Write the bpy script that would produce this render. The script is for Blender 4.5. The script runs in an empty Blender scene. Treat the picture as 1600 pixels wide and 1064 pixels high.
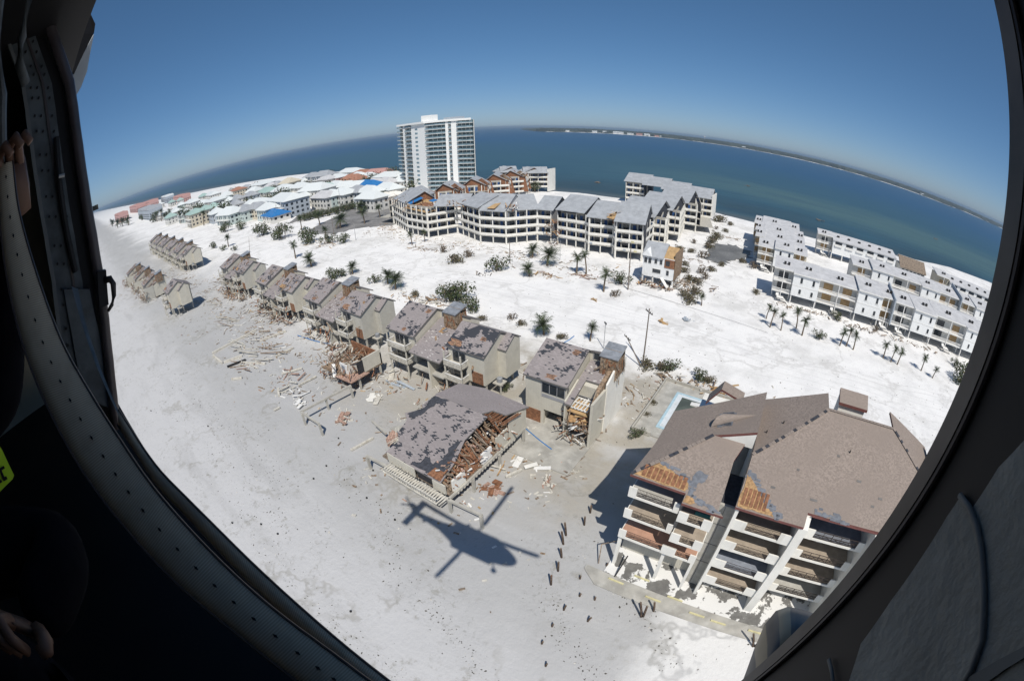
import bpy, math, random
from mathutils import Vector, Matrix
# ---------------------------------------------------------------- frame of reference
# X runs along the coast (to the right), Y runs inland, Z up; the lens hangs 42 m above the sand.
H = 42.0
PITCH, ROLL, LENS = math.radians(27.6), math.radians(-1.5), 700.0
CO = math.radians(35)
def _rot(v):
    c, s = math.cos(CO), math.sin(CO)
    return Vector((v[0]*c - v[1]*s, v[0]*s + v[1]*c, v[2]))
_f = Vector((0, math.cos(PITCH), -math.sin(PITCH))); _r = Vector((1, 0, 0)); _u = _r.cross(_f)
CR = _rot(math.cos(ROLL)*_r + math.sin(ROLL)*_u); CU = _rot(-math.sin(ROLL)*_r + math.cos(ROLL)*_u); CF = _rot(_f)
def ray(px, py):
    dx, dy = px-800, 532-py; R = math.hypot(dx, dy)+1e-9; th = 2*math.asin(R/(2*LENS))
    return math.cos(th)*CF + math.sin(th)*(dx/R*CR + dy/R*CU)
def spot(px, py, z=0.0):
    d = ray(px, py); t = (z-H)/d.z
    return Vector((d.x*t, d.y*t, z))

S = bpy.context.scene; COL = S.collection
cd = bpy.data.cameras.new('camera'); cam = bpy.data.objects.new('camera', cd); COL.objects.link(cam)
cam.matrix_world = Matrix.Translation((0, 0, H)) @ Matrix((CR, CU, -CF)).transposed().to_4x4()
cd.type = 'PANO'; cd.sensor_width = 36.0; cd.sensor_height = 36.0*1064/1600; cd.clip_end = 90000; cd.clip_start = 0.02
for holder in (cd, getattr(cd, 'cycles', None)):
    try:
        holder.panorama_type = 'FISHEYE_EQUISOLID'; holder.fisheye_lens = 36.0*LENS/1600; holder.fisheye_fov = math.radians(200)
    except Exception: pass
S.camera = cam
HAZE = 1.3e-4
HUB = Vector((-1.01, -1.0, 44.2)); TO_SUN = (HUB - Vector((-22.4, 24.0, 0))).normalized()
SUN_EL = math.asin(TO_SUN.z); SUN_AZ = math.atan2(TO_SUN.x, TO_SUN.y)
W = bpy.data.worlds.new('World'); S.world = W; W.use_nodes = True
nt = W.node_tree; bg = nt.nodes['Background']; sky = nt.nodes.new('ShaderNodeTexSky')
sky.sky_type = 'NISHITA'; sky.sun_disc = False; sky.sun_elevation = SUN_EL; sky.sun_rotation = SUN_AZ
sky.air_density = 0.6; sky.dust_density = 0.5; sky.ozone_density = 10.0; sky.altitude = 0
hs = nt.nodes.new('ShaderNodeHueSaturation'); hs.inputs['Saturation'].default_value = 1.12; nt.links.new(sky.outputs[0], hs.inputs['Color'])
gm = nt.nodes.new('ShaderNodeGamma'); gm.inputs['Gamma'].default_value = 0.68; nt.links.new(hs.outputs[0], gm.inputs['Color']); nt.links.new(gm.outputs[0], bg.inputs[0]); bg.inputs[1].default_value = 0.15
sl = bpy.data.lights.new('sun', 'SUN'); so = bpy.data.objects.new('sun', sl); COL.objects.link(so)
sl.energy = 4.3; sl.angle = math.radians(0.5); sl.color = (1.0, 0.955, 0.885); so.rotation_euler = (-TO_SUN).to_track_quat('-Z', 'Y').to_euler(); so.location = (0, 0, 90)
S.view_settings.view_transform = 'Standard'; S.view_settings.look = 'None'; S.view_settings.exposure = 0.0; S.view_settings.gamma = 1.0
S.view_settings.use_curve_mapping = False
S.render.engine = 'CYCLES'; S.cycles.max_bounces = 6; S.cycles.diffuse_bounces = 3; S.cycles.glossy_bounces = 3; S.cycles.transmission_bounces = 4; S.cycles.transparent_max_bounces = 6; S.cycles.volume_bounces = 0
try: S.cycles.use_denoising = True
except Exception: pass

# ---------------------------------------------------------------- helpers
AUTO = {'stair_flight', 'mullion', 'frame', 'window', 'porch_post', 'porch_rail', 'railing', 'balustrade', 'handrail', 'balcony_rail', 'deck_railing', 'deck', 'roof_vent', 'sun_deck', 'white_floor_frame', 'deck_wall', 'lettering', 'bare_ridge', 'webbing', 'board', 'panel_joint', 'pile', 'eyes', 'insulator'}
rnd = random.Random(7)
class MB:
    def __init__(s): s.v = []; s.f = []; s.m = []; s.np = 0
    def poly(s, pts, mi=0):
        b = len(s.v); s.v += [tuple(p) for p in pts]; s.f.append(tuple(range(b, b+len(pts)))); s.m.append(mi)
    def prism(s, pts, off, mi=0, mside=None):
        s.np += 1
        n = len(pts); b = len(s.v); o = Vector(off)
        s.v += [tuple(p) for p in pts] + [tuple(Vector(p)+o) for p in pts]
        s.f.append(tuple(range(b, b+n))); s.m.append(mi)
        s.f.append(tuple(range(b+2*n-1, b+n-1, -1))); s.m.append(mi if mside is None else mside)
        for i in range(n):
            j = (i+1) % n; s.f.append((b+j, b+i, b+n+i, b+n+j)); s.m.append(mi if mside is None else mside)
    def box(s, x0, x1, y0, y1, z0, z1, mi=0):
        s.prism([(x0, y0, z1), (x1, y0, z1), (x1, y1, z1), (x0, y1, z1)], (0, 0, z0-z1), mi)
    def profx(s, x0, x1, yz, mi=0):
        s.prism([(x1, y, z) for y, z in yz], (x0-x1, 0, 0), mi)
    def slab(s, pts, t, mi=0, mside=None): s.prism(pts, (0, 0, -t), mi, mside)
    def beam(s, p, q, w, h, mi=0, up=(0, 0, 1)):
        p, q = Vector(p), Vector(q); d = (q-p)
        if d.length < 1e-6: return
        d.normalize(); U = Vector(up)
        if abs(d.dot(U)) > .95: U = Vector((0, 1, 0)) if abs(d.y) < .9 else Vector((1, 0, 0))
        a = d.cross(U).normalized()*w/2; c = a.cross(d).normalized()*h/2
        s.prism([p+a+c, p-a+c, p-a-c, p+a-c], q-p, mi)
    def tube(s, pts, rad, n=8, mi=0, cap=True):
        pts = [Vector(p) for p in pts]; b0 = len(s.v); s.np += 1
        if not hasattr(rad, '__len__'): rad = [rad]*len(pts)
        for i, p in enumerate(pts):
            d = (pts[min(i+1, len(pts)-1)] - pts[max(i-1, 0)]).normalized()
            U = Vector((0, 0, 1)) if abs(d.z) < .9 else Vector((1, 0, 0))
            a = d.cross(U).normalized(); c = a.cross(d)
            for k in range(n):
                t = 2*math.pi*k/n; s.v.append(tuple(p + (a*math.cos(t)+c*math.sin(t))*rad[i]))
        for i in range(len(pts)-1):
            for k in range(n):
                k2 = (k+1) % n; s.f.append((b0+i*n+k, b0+i*n+k2, b0+(i+1)*n+k2, b0+(i+1)*n+k)); s.m.append(mi)
        if cap:
            s.f.append(tuple(b0+k for k in range(n-1, -1, -1))); s.m.append(mi)
            e = b0+(len(pts)-1)*n; s.f.append(tuple(e+k for k in range(n))); s.m.append(mi)
    def loft(s, rings, mi=0, cap=True):
        n = len(rings[0]); b0 = len(s.v)
        for r in rings: s.v += [tuple(p) for p in r]
        for i in range(len(rings)-1):
            for k in range(n):
                k2 = (k+1) % n; s.f.append((b0+i*n+k, b0+i*n+k2, b0+(i+1)*n+k2, b0+(i+1)*n+k)); s.m.append(mi)
        if cap:
            s.f.append(tuple(b0+k for k in range(n-1, -1, -1))); s.m.append(mi)
            e = b0+(len(rings)-1)*n; s.f.append(tuple(e+k for k in range(n))); s.m.append(mi)
    def add(s, o, M):
        b = len(s.v); s.v += [tuple(M @ Vector(v)) for v in o.v]; s.f += [tuple(i+b for i in f) for f in o.f]; s.m += o.m
    def mesh(s, name, mats, smooth=False, off=None):
        me = bpy.data.meshes.new(name)
        vs = s.v if off is None else [(v[0]-off[0], v[1]-off[1], v[2]-off[2]) for v in s.v]
        me.from_pydata(vs, [], s.f)
        for m in (mats if isinstance(mats, (list, tuple)) else [mats]): me.materials.append(m)
        if any(s.m): me.polygons.foreach_set('material_index', s.m)
        if smooth: me.polygons.foreach_set('use_smooth', [True]*len(me.polygons))
        me.update(); return me
    def build(s, name, mats, parent=None, smooth=False, stuff=False, label=None):
        if not s.v: return None
        off = None
        if parent is not None:
            root = parent
            off = tuple(root['_o']) if '_o' in root else None
        o = bpy.data.objects.new(name, s.mesh(name, mats, smooth, off)); COL.objects.link(o)
        if parent is not None:
            o.parent = parent
            if off is not None: o['_o'] = off
        if stuff or (s.np > 1 and name in AUTO): o['kind'] = 'stuff'
        if label: o['label'] = label
        return o
def tag(o, label, cat=None, group=None, kind=None):
    o['label'] = label
    if cat: o['category'] = cat
    if group: o['group'] = group
    if kind: o['kind'] = kind
    return o
def thing(name, label, cat, loc=(0, 0, 0), rz=0.0, group=None, world=False):
    o = bpy.data.objects.new(name, None); COL.objects.link(o); o.location = loc; o.rotation_euler = (0, 0, rz); o.empty_display_size = .2
    if world: o['_o'] = tuple(loc)
    return tag(o, label, cat, group)
def box(name, b, mat, parent, **k):
    m = MB(); m.box(*b); return m.build(name, mat, parent, **k)
def dup(root, loc, rz=None, label=None, group=None, sc=None):
    r = root.copy(); COL.objects.link(r); r.location = loc
    if rz is not None: r.rotation_euler = (0, 0, rz)
    if sc is not None: r.scale = (sc, sc, sc)
    if label: r['label'] = label
    if group: r['group'] = group
    for ch in list(root.children):
        c = ch.copy(); COL.objects.link(c); c.parent = r
        for g in ch.children:
            d = g.copy(); COL.objects.link(d); d.parent = c
    return r

# ---------------------------------------------------------------- materials
class NT:
    def __init__(s, name):
        s.mat = bpy.data.materials.new(name); s.mat.use_nodes = True; s.t = s.mat.node_tree; s.b = s.t.nodes['Principled BSDF']
    def n(s, typ, **k):
        x = s.t.nodes.new('ShaderNode'+typ)
        for a, v in k.items(): setattr(x, a, v)
        return x
    def l(s, a, b): s.t.links.new(a, b)
    def val(s, x, inp):
        if hasattr(x, 'is_output') or hasattr(x, 'links'): s.l(x, inp)
        else: inp.default_value = x
    def math(s, op, a, b=0.0, c=None, clamp=False):
        x = s.n('Math', operation=op); x.use_clamp = clamp; s.val(a, x.inputs[0]); s.val(b, x.inputs[1])
        if c is not None: s.val(c, x.inputs[2])
        return x.outputs[0]
    def pos(s): return s.n('NewGeometry').outputs['Position']
    def sep(s, v):
        x = s.n('SeparateXYZ'); s.l(v, x.inputs[0]); return x.outputs
    def comb(s, a, b, c=0.0):
        x = s.n('CombineXYZ'); s.val(a, x.inputs[0]); s.val(b, x.inputs[1]); s.val(c, x.inputs[2]); return x.outputs[0]
    def noise(s, vec, scale, detail=4, rough=.55):
        x = s.n('TexNoise'); x.inputs['Scale'].default_value = scale; x.inputs['Detail'].default_value = detail; x.inputs['Roughness'].default_value = rough
        s.l(vec, x.inputs['Vector']); return x.outputs[0]
    def ramp(s, x, lo, hi):   # smooth 0..1
        m = s.n('MapRange'); m.interpolation_type = 'SMOOTHSTEP'; s.val(x, m.inputs[0]); m.inputs[1].default_value = lo; m.inputs[2].default_value = hi; return m.outputs[0]
    def mix(s, f, a, b):
        x = s.n('Mix', data_type='RGBA'); s.val(f, x.inputs[0])
        for q, i in ((a, 6), (b, 7)):
            if isinstance(q, tuple): x.inputs[i].default_value = (*q, 1) if len(q) == 3 else q
            else: s.l(q, x.inputs[i])
        return x.outputs[2]
    def bump(s, h, strength, dist):
        x = s.n('Bump'); x.inputs['Strength'].default_value = strength; x.inputs['Distance'].default_value = dist; s.l(h, x.inputs['Height']); s.l(x.outputs[0], s.b.inputs['Normal'])
    def done(s, col, rough=.8, spec=.3, metal=0.0):
        if isinstance(col, tuple): s.b.inputs['Base Color'].default_value = (*col, 1)
        else: s.l(col, s.b.inputs['Base Color'])
        s.val(rough, s.b.inputs['Roughness']); s.b.inputs['Specular IOR Level'].default_value = spec; s.b.inputs['Metallic'].default_value = metal
        return s.mat
    def plane(s):   # coordinates lying in whatever plane the face has, in metres
        g = s.n('NewGeometry'); c = s.n('VectorMath', operation='CROSS_PRODUCT'); c.inputs[0].default_value = (0, 0.02, 1); s.l(g.outputs['True Normal'], c.inputs[1])
        nn = s.n('VectorMath', operation='NORMALIZE'); s.l(c.outputs[0], nn.inputs[0])
        w = s.n('VectorMath', operation='CROSS_PRODUCT'); s.l(g.outputs['True Normal'], w.inputs[0]); s.l(nn.outputs[0], w.inputs[1])
        o = []
        for v in (nn.outputs[0], w.outputs[0]):
            d = s.n('VectorMath', operation='DOT_PRODUCT'); s.l(g.outputs['Position'], d.inputs[0]); s.l(v, d.inputs[1]); o.append(d.outputs['Value'])
        return o
def plain(name, col, rough=.75, spec=.25, var=.18, scale=1.5, metal=0.0, dirt=None, bump=0.0, streak=False):
    k = NT(name); p = k.pos(); a = k.noise(p, scale, 5)
    dark = tuple(c*(1-var) for c in col); lite = tuple(min(.92, c*(1+var*.6)) for c in col)
    c = k.mix(k.ramp(a, .3, .7), dark, lite)
    if dirt:
        pv = p
        if streak:
            mp = k.n('Mapping'); mp.inputs['Scale'].default_value = (1, 1, .12); k.l(p, mp.inputs[0]); pv = mp.outputs[0]
        c = k.mix(k.math('MULTIPLY', k.ramp(k.noise(pv, 1.1, 6, .65), .5, .75), .55), c, dirt)
    if bump: k.bump(k.noise(p, scale*6, 4), bump, .03)
    return k.done(c, rough, spec, metal)
def siding(name, col, pitch=.28, var=.08, dirt=(.3, .27, .22)):
    k = NT(name); x, y = k.plane(); p = k.pos()
    g = k.math('FRACT', k.math('DIVIDE', x, pitch)); ln = k.ramp(k.math('ABSOLUTE', k.math('SUBTRACT', g, .5)), .40, .49)
    c = k.mix(k.ramp(k.noise(p, .9, 5), .35, .7), tuple(q*(1-var) for q in col), col)
    c = k.mix(k.math('MULTIPLY', ln, .35), c, tuple(q*.55 for q in col))
    c = k.mix(k.math('MULTIPLY', k.ramp(k.noise(p, .5, 6, .7), .52, .8), .5), c, dirt)
    return k.done(c, .8, .2)
def shingles(name, col, patch, thr, rowh=.15, tab=.32, clump=.33, felt=(.05, .053, .062), lift=1.0, var=.22, white=0.0):
    # torn shingle roofing: whole tabs missing in clumps, felt showing
    k = NT(name); x, y = k.plane()
    row = k.math('FLOOR', k.math('DIVIDE', y, rowh)); st = k.math('MULTIPLY', k.math('MODULO', k.math('ABSOLUTE', row), 2.0), .5)
    tx = k.math('FLOOR', k.math('ADD', k.math('DIVIDE', x, tab), st))
    cell = k.comb(k.math('MULTIPLY', tx, tab), k.math('MULTIPLY', row, rowh), 0.0)
    wn = k.n('TexWhiteNoise', noise_dimensions='3D'); k.l(k.comb(tx, row, 3.0), wn.inputs['Vector'])
    seedv = k.n('VectorMath', operation='ADD'); k.l(cell, seedv.inputs[0]); seedv.inputs[1].default_value = (len(name)*3.1, 7.7, 0)
    n1 = k.noise(seedv.outputs[0], clump, 2, .5); n2 = k.noise(seedv.outputs[0], clump*3.6, 3, .6)
    h = k.math('ADD', k.math('MULTIPLY', n1, .55), k.math('MULTIPLY', n2, .45))
    miss = k.math('GREATER_THAN', k.math('ADD', h, k.math('MULTIPLY', k.math('SUBTRACT', wn.outputs['Value'], .5), .05)), thr)
    base = k.mix(k.math('MULTIPLY', wn.outputs['Value'], 1.0), tuple(c*(1-var) for c in col), tuple(c*(1+var*.5) for c in col))
    base = k.mix(k.ramp(k.noise(k.pos(), .25, 4), .3, .75), base, tuple(c*.88 for c in col))
    fy = k.math('FRACT', k.math('DIVIDE', y, rowh)); base = k.mix(k.math('MULTIPLY', k.ramp(fy, .75, 1.0), .25), base, tuple(c*.5 for c in col))
    if white:
        wl = k.math('GREATER_THAN', k.noise(cell, 3.3, 2, .6), .70-white); base = k.mix(wl, base, (.52, .5, .47))
    if patch: base = k.mix(miss, base, felt)
    if patch: k.bump(k.math('MULTIPLY', miss, -1.0), .5, .03)
    else: k.bump(k.noise(k.pos(), 14, 3), .35, .02)
    return k.done(base, .88, .15)
M = {}
M['cream'] = siding('cream siding', (.56, .53, .45)); M['creamfar'] = plain('cream wall', (.55, .53, .44), var=.06, dirt=(.4, .36, .29))
M['roofB'] = shingles('mauve shingles', (.30, .268, .262), True, .555, clump=.45)
M['roofH'] = shingles('mauve shingles torn', (.30, .268, .262), True, .475, clump=.25)
M['roofK'] = shingles('mauve shingles pitted', (.30, .268, .262), True, .558, clump=.8)
M['roofM'] = shingles('mauve shingles gritty', (.30, .268, .262), True, .60, clump=.8, white=.06)
M['roofC'] = shingles('brown shingles', (.29, .24, .205), False, .9, rowh=.14, tab=.16, var=.22)
M['roofCm'] = shingles('smooth mauve shingles', (.30, .268, .262), False, .9, tab=.2, var=.18)
M['roofCp'] = shingles('brown shingles plain', (.30, .25, .215), False, .9, rowh=.14, tab=.25, var=.2)
M['felt'] = plain('roofing felt', (.055, .058, .068), .85, var=.3, scale=3)
M['feltG'] = plain('grey underlay', (.17, .18, .20), .85, var=.25, scale=2)
M['fascia'] = plain('weathered fascia', (.17, .16, .15), .8)
M['fasciaR'] = plain('maroon fascia', (.17, .07, .06), .7)
M['ply'] = plain('bare plywood', (.41, .255, .125), .8, var=.35, scale=4, dirt=(.22, .12, .06))
M['rply'] = plain('stained sheathing', (.33, .185, .11), .8, var=.5, scale=3, dirt=(.12, .09, .08))
M['plyp'] = plain('pale plywood', (.45, .30, .15), .8, var=.2, scale=1.2)
M['rust'] = plain('raw red brown timber', (.25, .12, .065), .85, var=.4, scale=3)
M['timber'] = plain('grey brown timber', (.24, .19, .145), .9, var=.45, scale=2.5)
M['torn'] = plain('torn brown siding', (.27, .19, .125), .9, var=.6, scale=3.5, dirt=(.5, .45, .36))
M['whitewood'] = plain('sun bleached white timber', (.58, .55, .48), .8, var=.2, scale=2, dirt=(.33, .28, .2))
M['brick'] = plain('broken brick and plaster', (.40, .26, .20), .9, var=.5, scale=4, dirt=(.5, .42, .34))
M['conc'] = plain('concrete', (.43, .41, .36), .85, var=.15, scale=1.2, dirt=(.3, .27, .22), streak=True)
M['slabc'] = plain('sandy slab', (.40, .385, .345), .9, var=.22, scale=.5, dirt=(.55, .54, .5))
M['glass'] = plain('dark window glass', (.025, .032, .04), .12, .6, var=.3, scale=.6)
M['glasst'] = plain('pale green tower glass', (.13, .19, .20), .15, .5, var=.35, scale=.25)
M['towerw'] = plain('bright white tower render', (.84, .84, .81), .7, var=.03)
M['cream2'] = siding('grey cream siding', (.50, .48, .42))
M['glassb'] = plain('blue window glass', (.20, .29, .33), .15, .6, var=.3, scale=.4)
M['void'] = plain('painted opening shade', (.035, .035, .038), .9, var=.3)  # near black, the shade inside openings put into the colour
M['white'] = plain('white paint', (.74, .73, .70), .6, var=.06, dirt=(.5, .48, .42))
M['whitew'] = siding('white siding', (.80, .81, .80), pitch=.5, var=.05, dirt=(.5, .5, .48))
M['stucco'] = plain('white stucco', (.76, .74, .68), .8, var=.06, scale=.8, dirt=(.52, .48, .4), streak=True)
M['greywall'] = plain('grey wall', (.30, .30, .31), .8, var=.12, scale=.6)
M['metal'] = plain('weathered grey roofing', (.36, .375, .39), .55, .3, var=.14, scale=.5, dirt=(.22, .23, .24))
M['metald'] = plain('chimney cap metal', (.25, .265, .285), .4, .5, var=.25, scale=1.2)
M['flat'] = plain('pale grey flat roof', (.52, .52, .525), .8, var=.12, scale=.4, dirt=(.28, .28, .29))
M['dark'] = plain('dark metal', (.03, .028, .027), .5, var=.2)
M['rail'] = plain('bronze railing', (.055, .042, .035), .5)
M['bluedoor'] = plain('blue door', (.03, .09, .25), .5)
M['tarp'] = plain('blue tarpaulin', (.03, .17, .42), .45, .4, var=.12, scale=.7)
M['asphalt'] = plain('sandy asphalt', (.20, .195, .19), .9, var=.25, scale=.15, dirt=(.5, .48, .45))
M['drysand'] = plain('dry white sand', (.72, .71, .68), .95, .1, var=.06, scale=2, dirt=(.6, .585, .55))
M['wrack'] = plain('dark wet wrack', (.10, .095, .08), .9, var=.4, scale=5)
def lotmat():
    k = NT('sand swept parking slab'); p = k.pos(); n = k.noise(p, .32, 6, .62); n2 = k.noise(p, 1.3, 4, .6)
    c = k.mix(k.ramp(n2, .35, .7), (.15, .145, .135), (.21, .205, .19)); f = k.ramp(k.math('ADD', n, k.math('MULTIPLY', k.math('SUBTRACT', n2, .5), .12)), .475, .50); c = k.mix(f, c, (.72, .71, .68))
    k.bump(f, .4, .06); return k.done(c, .95, .1)
M['lot'] = lotmat()
M['wet'] = plain('wet grey silt', (.16, .16, .155), .55, .3, var=.3, scale=.12, dirt=(.34, .33, .31))
M['rooftile'] = plain('terracotta roof', (.36, .18, .12), .8, var=.2)
M['roofwhite'] = plain('white metal roof', (.66, .69, .68), .5, .3, var=.05, dirt=(.55, .58, .57))
M['roofgreen'] = plain('pale green roof', (.34, .46, .42), .6, var=.08)
M['pink'] = plain('pink render', (.52, .31, .28), .8, var=.1)
M['pinkroof'] = plain('pink red roof', (.44, .25, .22), .8, var=.15)
M['greyblue'] = plain('grey blue wall', (.38, .42, .46), .8)
M['wallw'] = plain('pale house wall', (.62, .61, .57), .8, var=.06)
M['walltan'] = plain('tan house wall', (.54, .49, .39), .8, var=.06)
M['wallgreen'] = plain('mint house wall', (.48, .55, .53), .8, var=.06)
M['trunk'] = plain('palm trunk', (.16, .125, .09), .95, var=.35, scale=6)
M['leaf'] = plain('palm fronds', (.055, .075, .032), .6, .3, var=.5, scale=1.5)
M['leafd'] = plain('brown dead fronds', (.17, .12, .06), .8, var=.3)
M['leafo'] = plain('salt burnt scrub leaves', (.115, .105, .055), .8, var=.45, scale=1.2)
M['leafg'] = plain('scrub leaves', (.06, .08, .035), .7, var=.4, scale=1.2)
M['twig'] = plain('bare twigs', (.16, .13, .10), .9)
M['pile'] = plain('dark wet piling', (.10, .07, .05), .9, var=.5, scale=5)
M['polew'] = plain('weathered pole timber', (.20, .17, .145), .9, var=.3, scale=3)
M['galv'] = plain('galvanised steel', (.36, .37, .38), .45, .5, metal=.3)
M['poolblue'] = plain('pool coping tiles', (.40, .54, .60), .5, var=.12)
M['poolwall'] = plain('pool plaster', (.62, .66, .68), .6, var=.06, dirt=(.45, .45, .4))
M['poolwater'] = plain('silty pool water', (.10, .115, .095), .12, .5, var=.3, scale=.3)
M['salmon'] = plain('salmon floor', (.46, .27, .19), .8, var=.1)
M['tanfloor'] = plain('tan floor', (.36, .30, .235), .8, var=.15)
M['greyfloor'] = plain('grey floor', (.24, .26, .30), .8, var=.15)
M['yellow'] = plain('yellow wheel stop', (.60, .55, .32), .8)
M['treefar'] = plain('far woodland', (.045, .052, .036), .9, var=.5, scale=.012)
M['teal'] = plain('teal cushion', (.02, .13, .14), .7)
# helicopter
M['skin'] = plain('olive drab skin', (.035, .037, .030), .65, .3, var=.2)
M['hgrey'] = plain('worn grey interior paint', (.075, .088, .098), .55, .3, var=.35, scale=9, dirt=(.03, .032, .036))
M['hedge'] = plain('dark primed edge', (.05, .042, .045), .4, .4, var=.2, scale=7)
M['hblack'] = plain('black interior', (.012, .012, .014), .6, var=.2)
M['quilt'] = plain('blue grey padding', (.19, .20, .195), .75, .2, var=.18, scale=14, bump=.2)
M['piping'] = plain('pale piping', (.12, .13, .135), .6)
M['wornrim'] = plain('worn brown rim', (.095, .083, .075), .5, .4, var=.4, scale=12, dirt=(.03, .028, .026))
M['liner'] = plain('grey bounce liner', (.46, .43, .36), .8, var=.15)  # pale tone added to bounce door light back onto the strap
M['cloth'] = plain('dark navy flight suit', (.005, .0055, .008), 1.0, .03, var=.3, scale=12)
M['handskin'] = plain('skin', (.11, .06, .042), .55, .3, var=.15, scale=20)
M['hivis'] = plain('fluorescent yellow green fabric', (.50, .72, .03), .7, var=.08)
M['ink'] = plain('black print', (.01, .01, .01), .8)
def webbing():
    k = NT('grey webbing'); t = k.n('TexCoord').outputs['UV']; x, y, z = k.sep(t)
    w = k.math('SINE', k.math('MULTIPLY', x, 1900.0)); n = k.noise(k.pos(), 30, 4)
    c = k.mix(k.ramp(w, -.6, .8), (.30, .26, .20), (.42, .37, .29)); c = k.mix(k.math('MULTIPLY', k.ramp(n, .4, .75), .5), c, (.26, .225, .17))
    return k.done(c, .85, .15)
M['web'] = webbing()
def striped():
    k = NT('striped fairing paint'); t = k.n('TexCoord').outputs['UV']; x, y, z = k.sep(t)
    s = k.ramp(k.math('SINE', k.math('MULTIPLY', k.math('ADD', x, k.math('MULTIPLY', k.noise(k.pos(), 5, 2), .08)), 26.0)), -.15, .25)
    c = k.mix(s, (.10, .10, .10), (.34, .28, .19)); c = k.mix(k.ramp(x, .60, .64), c, (.055, .07, .085)); return k.done(c, .35, .4)
M['stripe'] = striped()
def sand():
    k = NT('white quartz sand'); p = k.pos(); x, y, z = k.sep(p)
    big = k.noise(p, .035, 5); mid = k.noise(p, .18, 6, .6); fine = k.noise(p, 1.6, 5, .65); vf = k.noise(p, 9, 3)
    yy = k.math('ADD', y, k.math('MULTIPLY', k.math('SUBTRACT', big, .5), 46.0))
    dry = k.ramp(yy, 34, 68)
    c = k.mix(dry, (.41, .407, .397), (.80, .788, .765))
    # dry white drift at the bottom right of the beach and by the far swash
    c = k.mix(k.math('MULTIPLY', k.ramp(mid, .40, .75), .30), c, (.47, .465, .465))
    # tan soil and silt round the houses
    around = k.math('MULTIPLY', k.math('MULTIPLY', k.ramp(yy, 26, 40), k.ramp(yy, 74, 62)), k.ramp(k.math('ADD', x, k.math('MULTIPLY', big, 60.0)), -52, -6))
    c = k.mix(k.math('MULTIPLY', around, k.ramp(mid, .22, .58)), c, (.37, .34, .285))
    sw = k.ramp(k.math('ADD', y, k.math('MULTIPLY', k.math('SUBTRACT', mid, .5), 16.0)), 21, 6); c = k.mix(k.math('MULTIPLY', sw, .75), c, (.55, .545, .54)); damp = k.math('SUBTRACT', 1.0, dry)
    mp = k.n('Mapping'); mp.inputs['Scale'].default_value = (.035, .16, 1); mp.inputs['Rotation'].default_value = (0, 0, .12); k.l(p, mp.inputs[0]); stk = k.noise(mp.outputs[0], 1.0, 6, .62)
    c = k.mix(k.math('MULTIPLY', k.math('MULTIPLY', k.ramp(stk, .50, .72), damp), .5), c, (.35, .345, .335)); c = k.mix(k.math('MULTIPLY', k.math('MULTIPLY', k.ramp(stk, .47, .28), damp), .35), c, (.56, .555, .545))
    # thin stranded lines left by running water
    wv = k.noise(p, .05, 5, .62); ln = k.ramp(k.math('ABSOLUTE', k.math('SUBTRACT', wv, .5)), .022, .0)
    near = k.math('MULTIPLY', k.ramp(yy, 72, 50), k.ramp(k.noise(p, .07, 3), .50, .62)); c = k.mix(k.math('MULTIPLY', k.math('MULTIPLY', ln, near), .42), c, (.25, .235, .195))
    st = k.math('MULTIPLY', k.ramp(k.noise(p, .7, 6, .72), .52, .68), k.math('MULTIPLY', k.ramp(k.noise(p, .10, 4, .6), .47, .62), k.ramp(yy, 70, 48)))
    c = k.mix(k.math('MULTIPLY', st, .7), c, (.27, .258, .22))
    foot = k.math('MULTIPLY', k.ramp(k.noise(p, 1.7, 4, .68), .55, .63), k.math('MULTIPLY', k.ramp(k.noise(p, .13, 4, .62), .49, .60), k.ramp(yy, 64, 44))); c = k.mix(k.math('MULTIPLY', foot, .42), c, (.25, .245, .22))
    # old road and vehicle tracks
    rd = k.math('ADD', k.math('SUBTRACT', y, 89.0), k.math('MULTIPLY', k.noise(p, .03, 2), 8.0))
    tr = k.ramp(k.math('ABSOLUTE', k.math('SINE', k.math('MULTIPLY', rd, 1.15))), .25, .02)
    band = k.ramp(k.math('ABSOLUTE', rd), 9, 4); c = k.mix(k.math('MULTIPLY', k.math('MULTIPLY', tr, band), .35), c, (.50, .49, .475))
    c = k.mix(k.math('MULTIPLY', k.math('MULTIPLY', dry, k.ramp(k.noise(p, .06, 7, .7), .48, .68)), .6), c, (.52, .51, .485))
    ch = k.ramp(k.math('ABSOLUTE', k.math('SUBTRACT', k.noise(p, .028, 6, .6), .5)), .016, .0); c = k.mix(k.math('MULTIPLY', k.math('MULTIPLY', ch, dry), .4), c, (.47, .455, .43))
    rd2 = k.math('ADD', k.math('SUBTRACT', y, 104.0), k.math('MULTIPLY', k.noise(p, .018, 2), 26.0)); t2 = k.ramp(k.math('ABSOLUTE', k.math('SUBTRACT', k.math('ABSOLUTE', rd2), 1.0)), .28, .05); c = k.mix(k.math('MULTIPLY', t2, k.math('MULTIPLY', dry, .35)), c, (.50, .49, .47))
    d2 = k.math('MULTIPLY', k.ramp(k.math('ADD', x, k.math('MULTIPLY', k.math('SUBTRACT', wv, .5), 20.0)), -1.5, 4.5), k.ramp(k.math('ADD', y, k.math('MULTIPLY', mid, 4.0)), 29, 26)); c = k.mix(k.math('MULTIPLY', d2, k.math('SUBTRACT', .9, k.math('MULTIPLY', k.math('MULTIPLY', ln, .6), 1.0))), c, (.74, .73, .705))
    c = k.mix(k.math('MULTIPLY', k.ramp(fine, .5, .8), .22), c, (.40, .39, .37))
    hgt = k.math('ADD', k.math('MULTIPLY', fine, .6), k.math('ADD', k.math('MULTIPLY', mid, 1.6), k.math('MULTIPLY', vf, .12)))
    k.bump(hgt, .5, .22)
    return k.done(c, .95, .1)
M['sand'] = sand()
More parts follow.
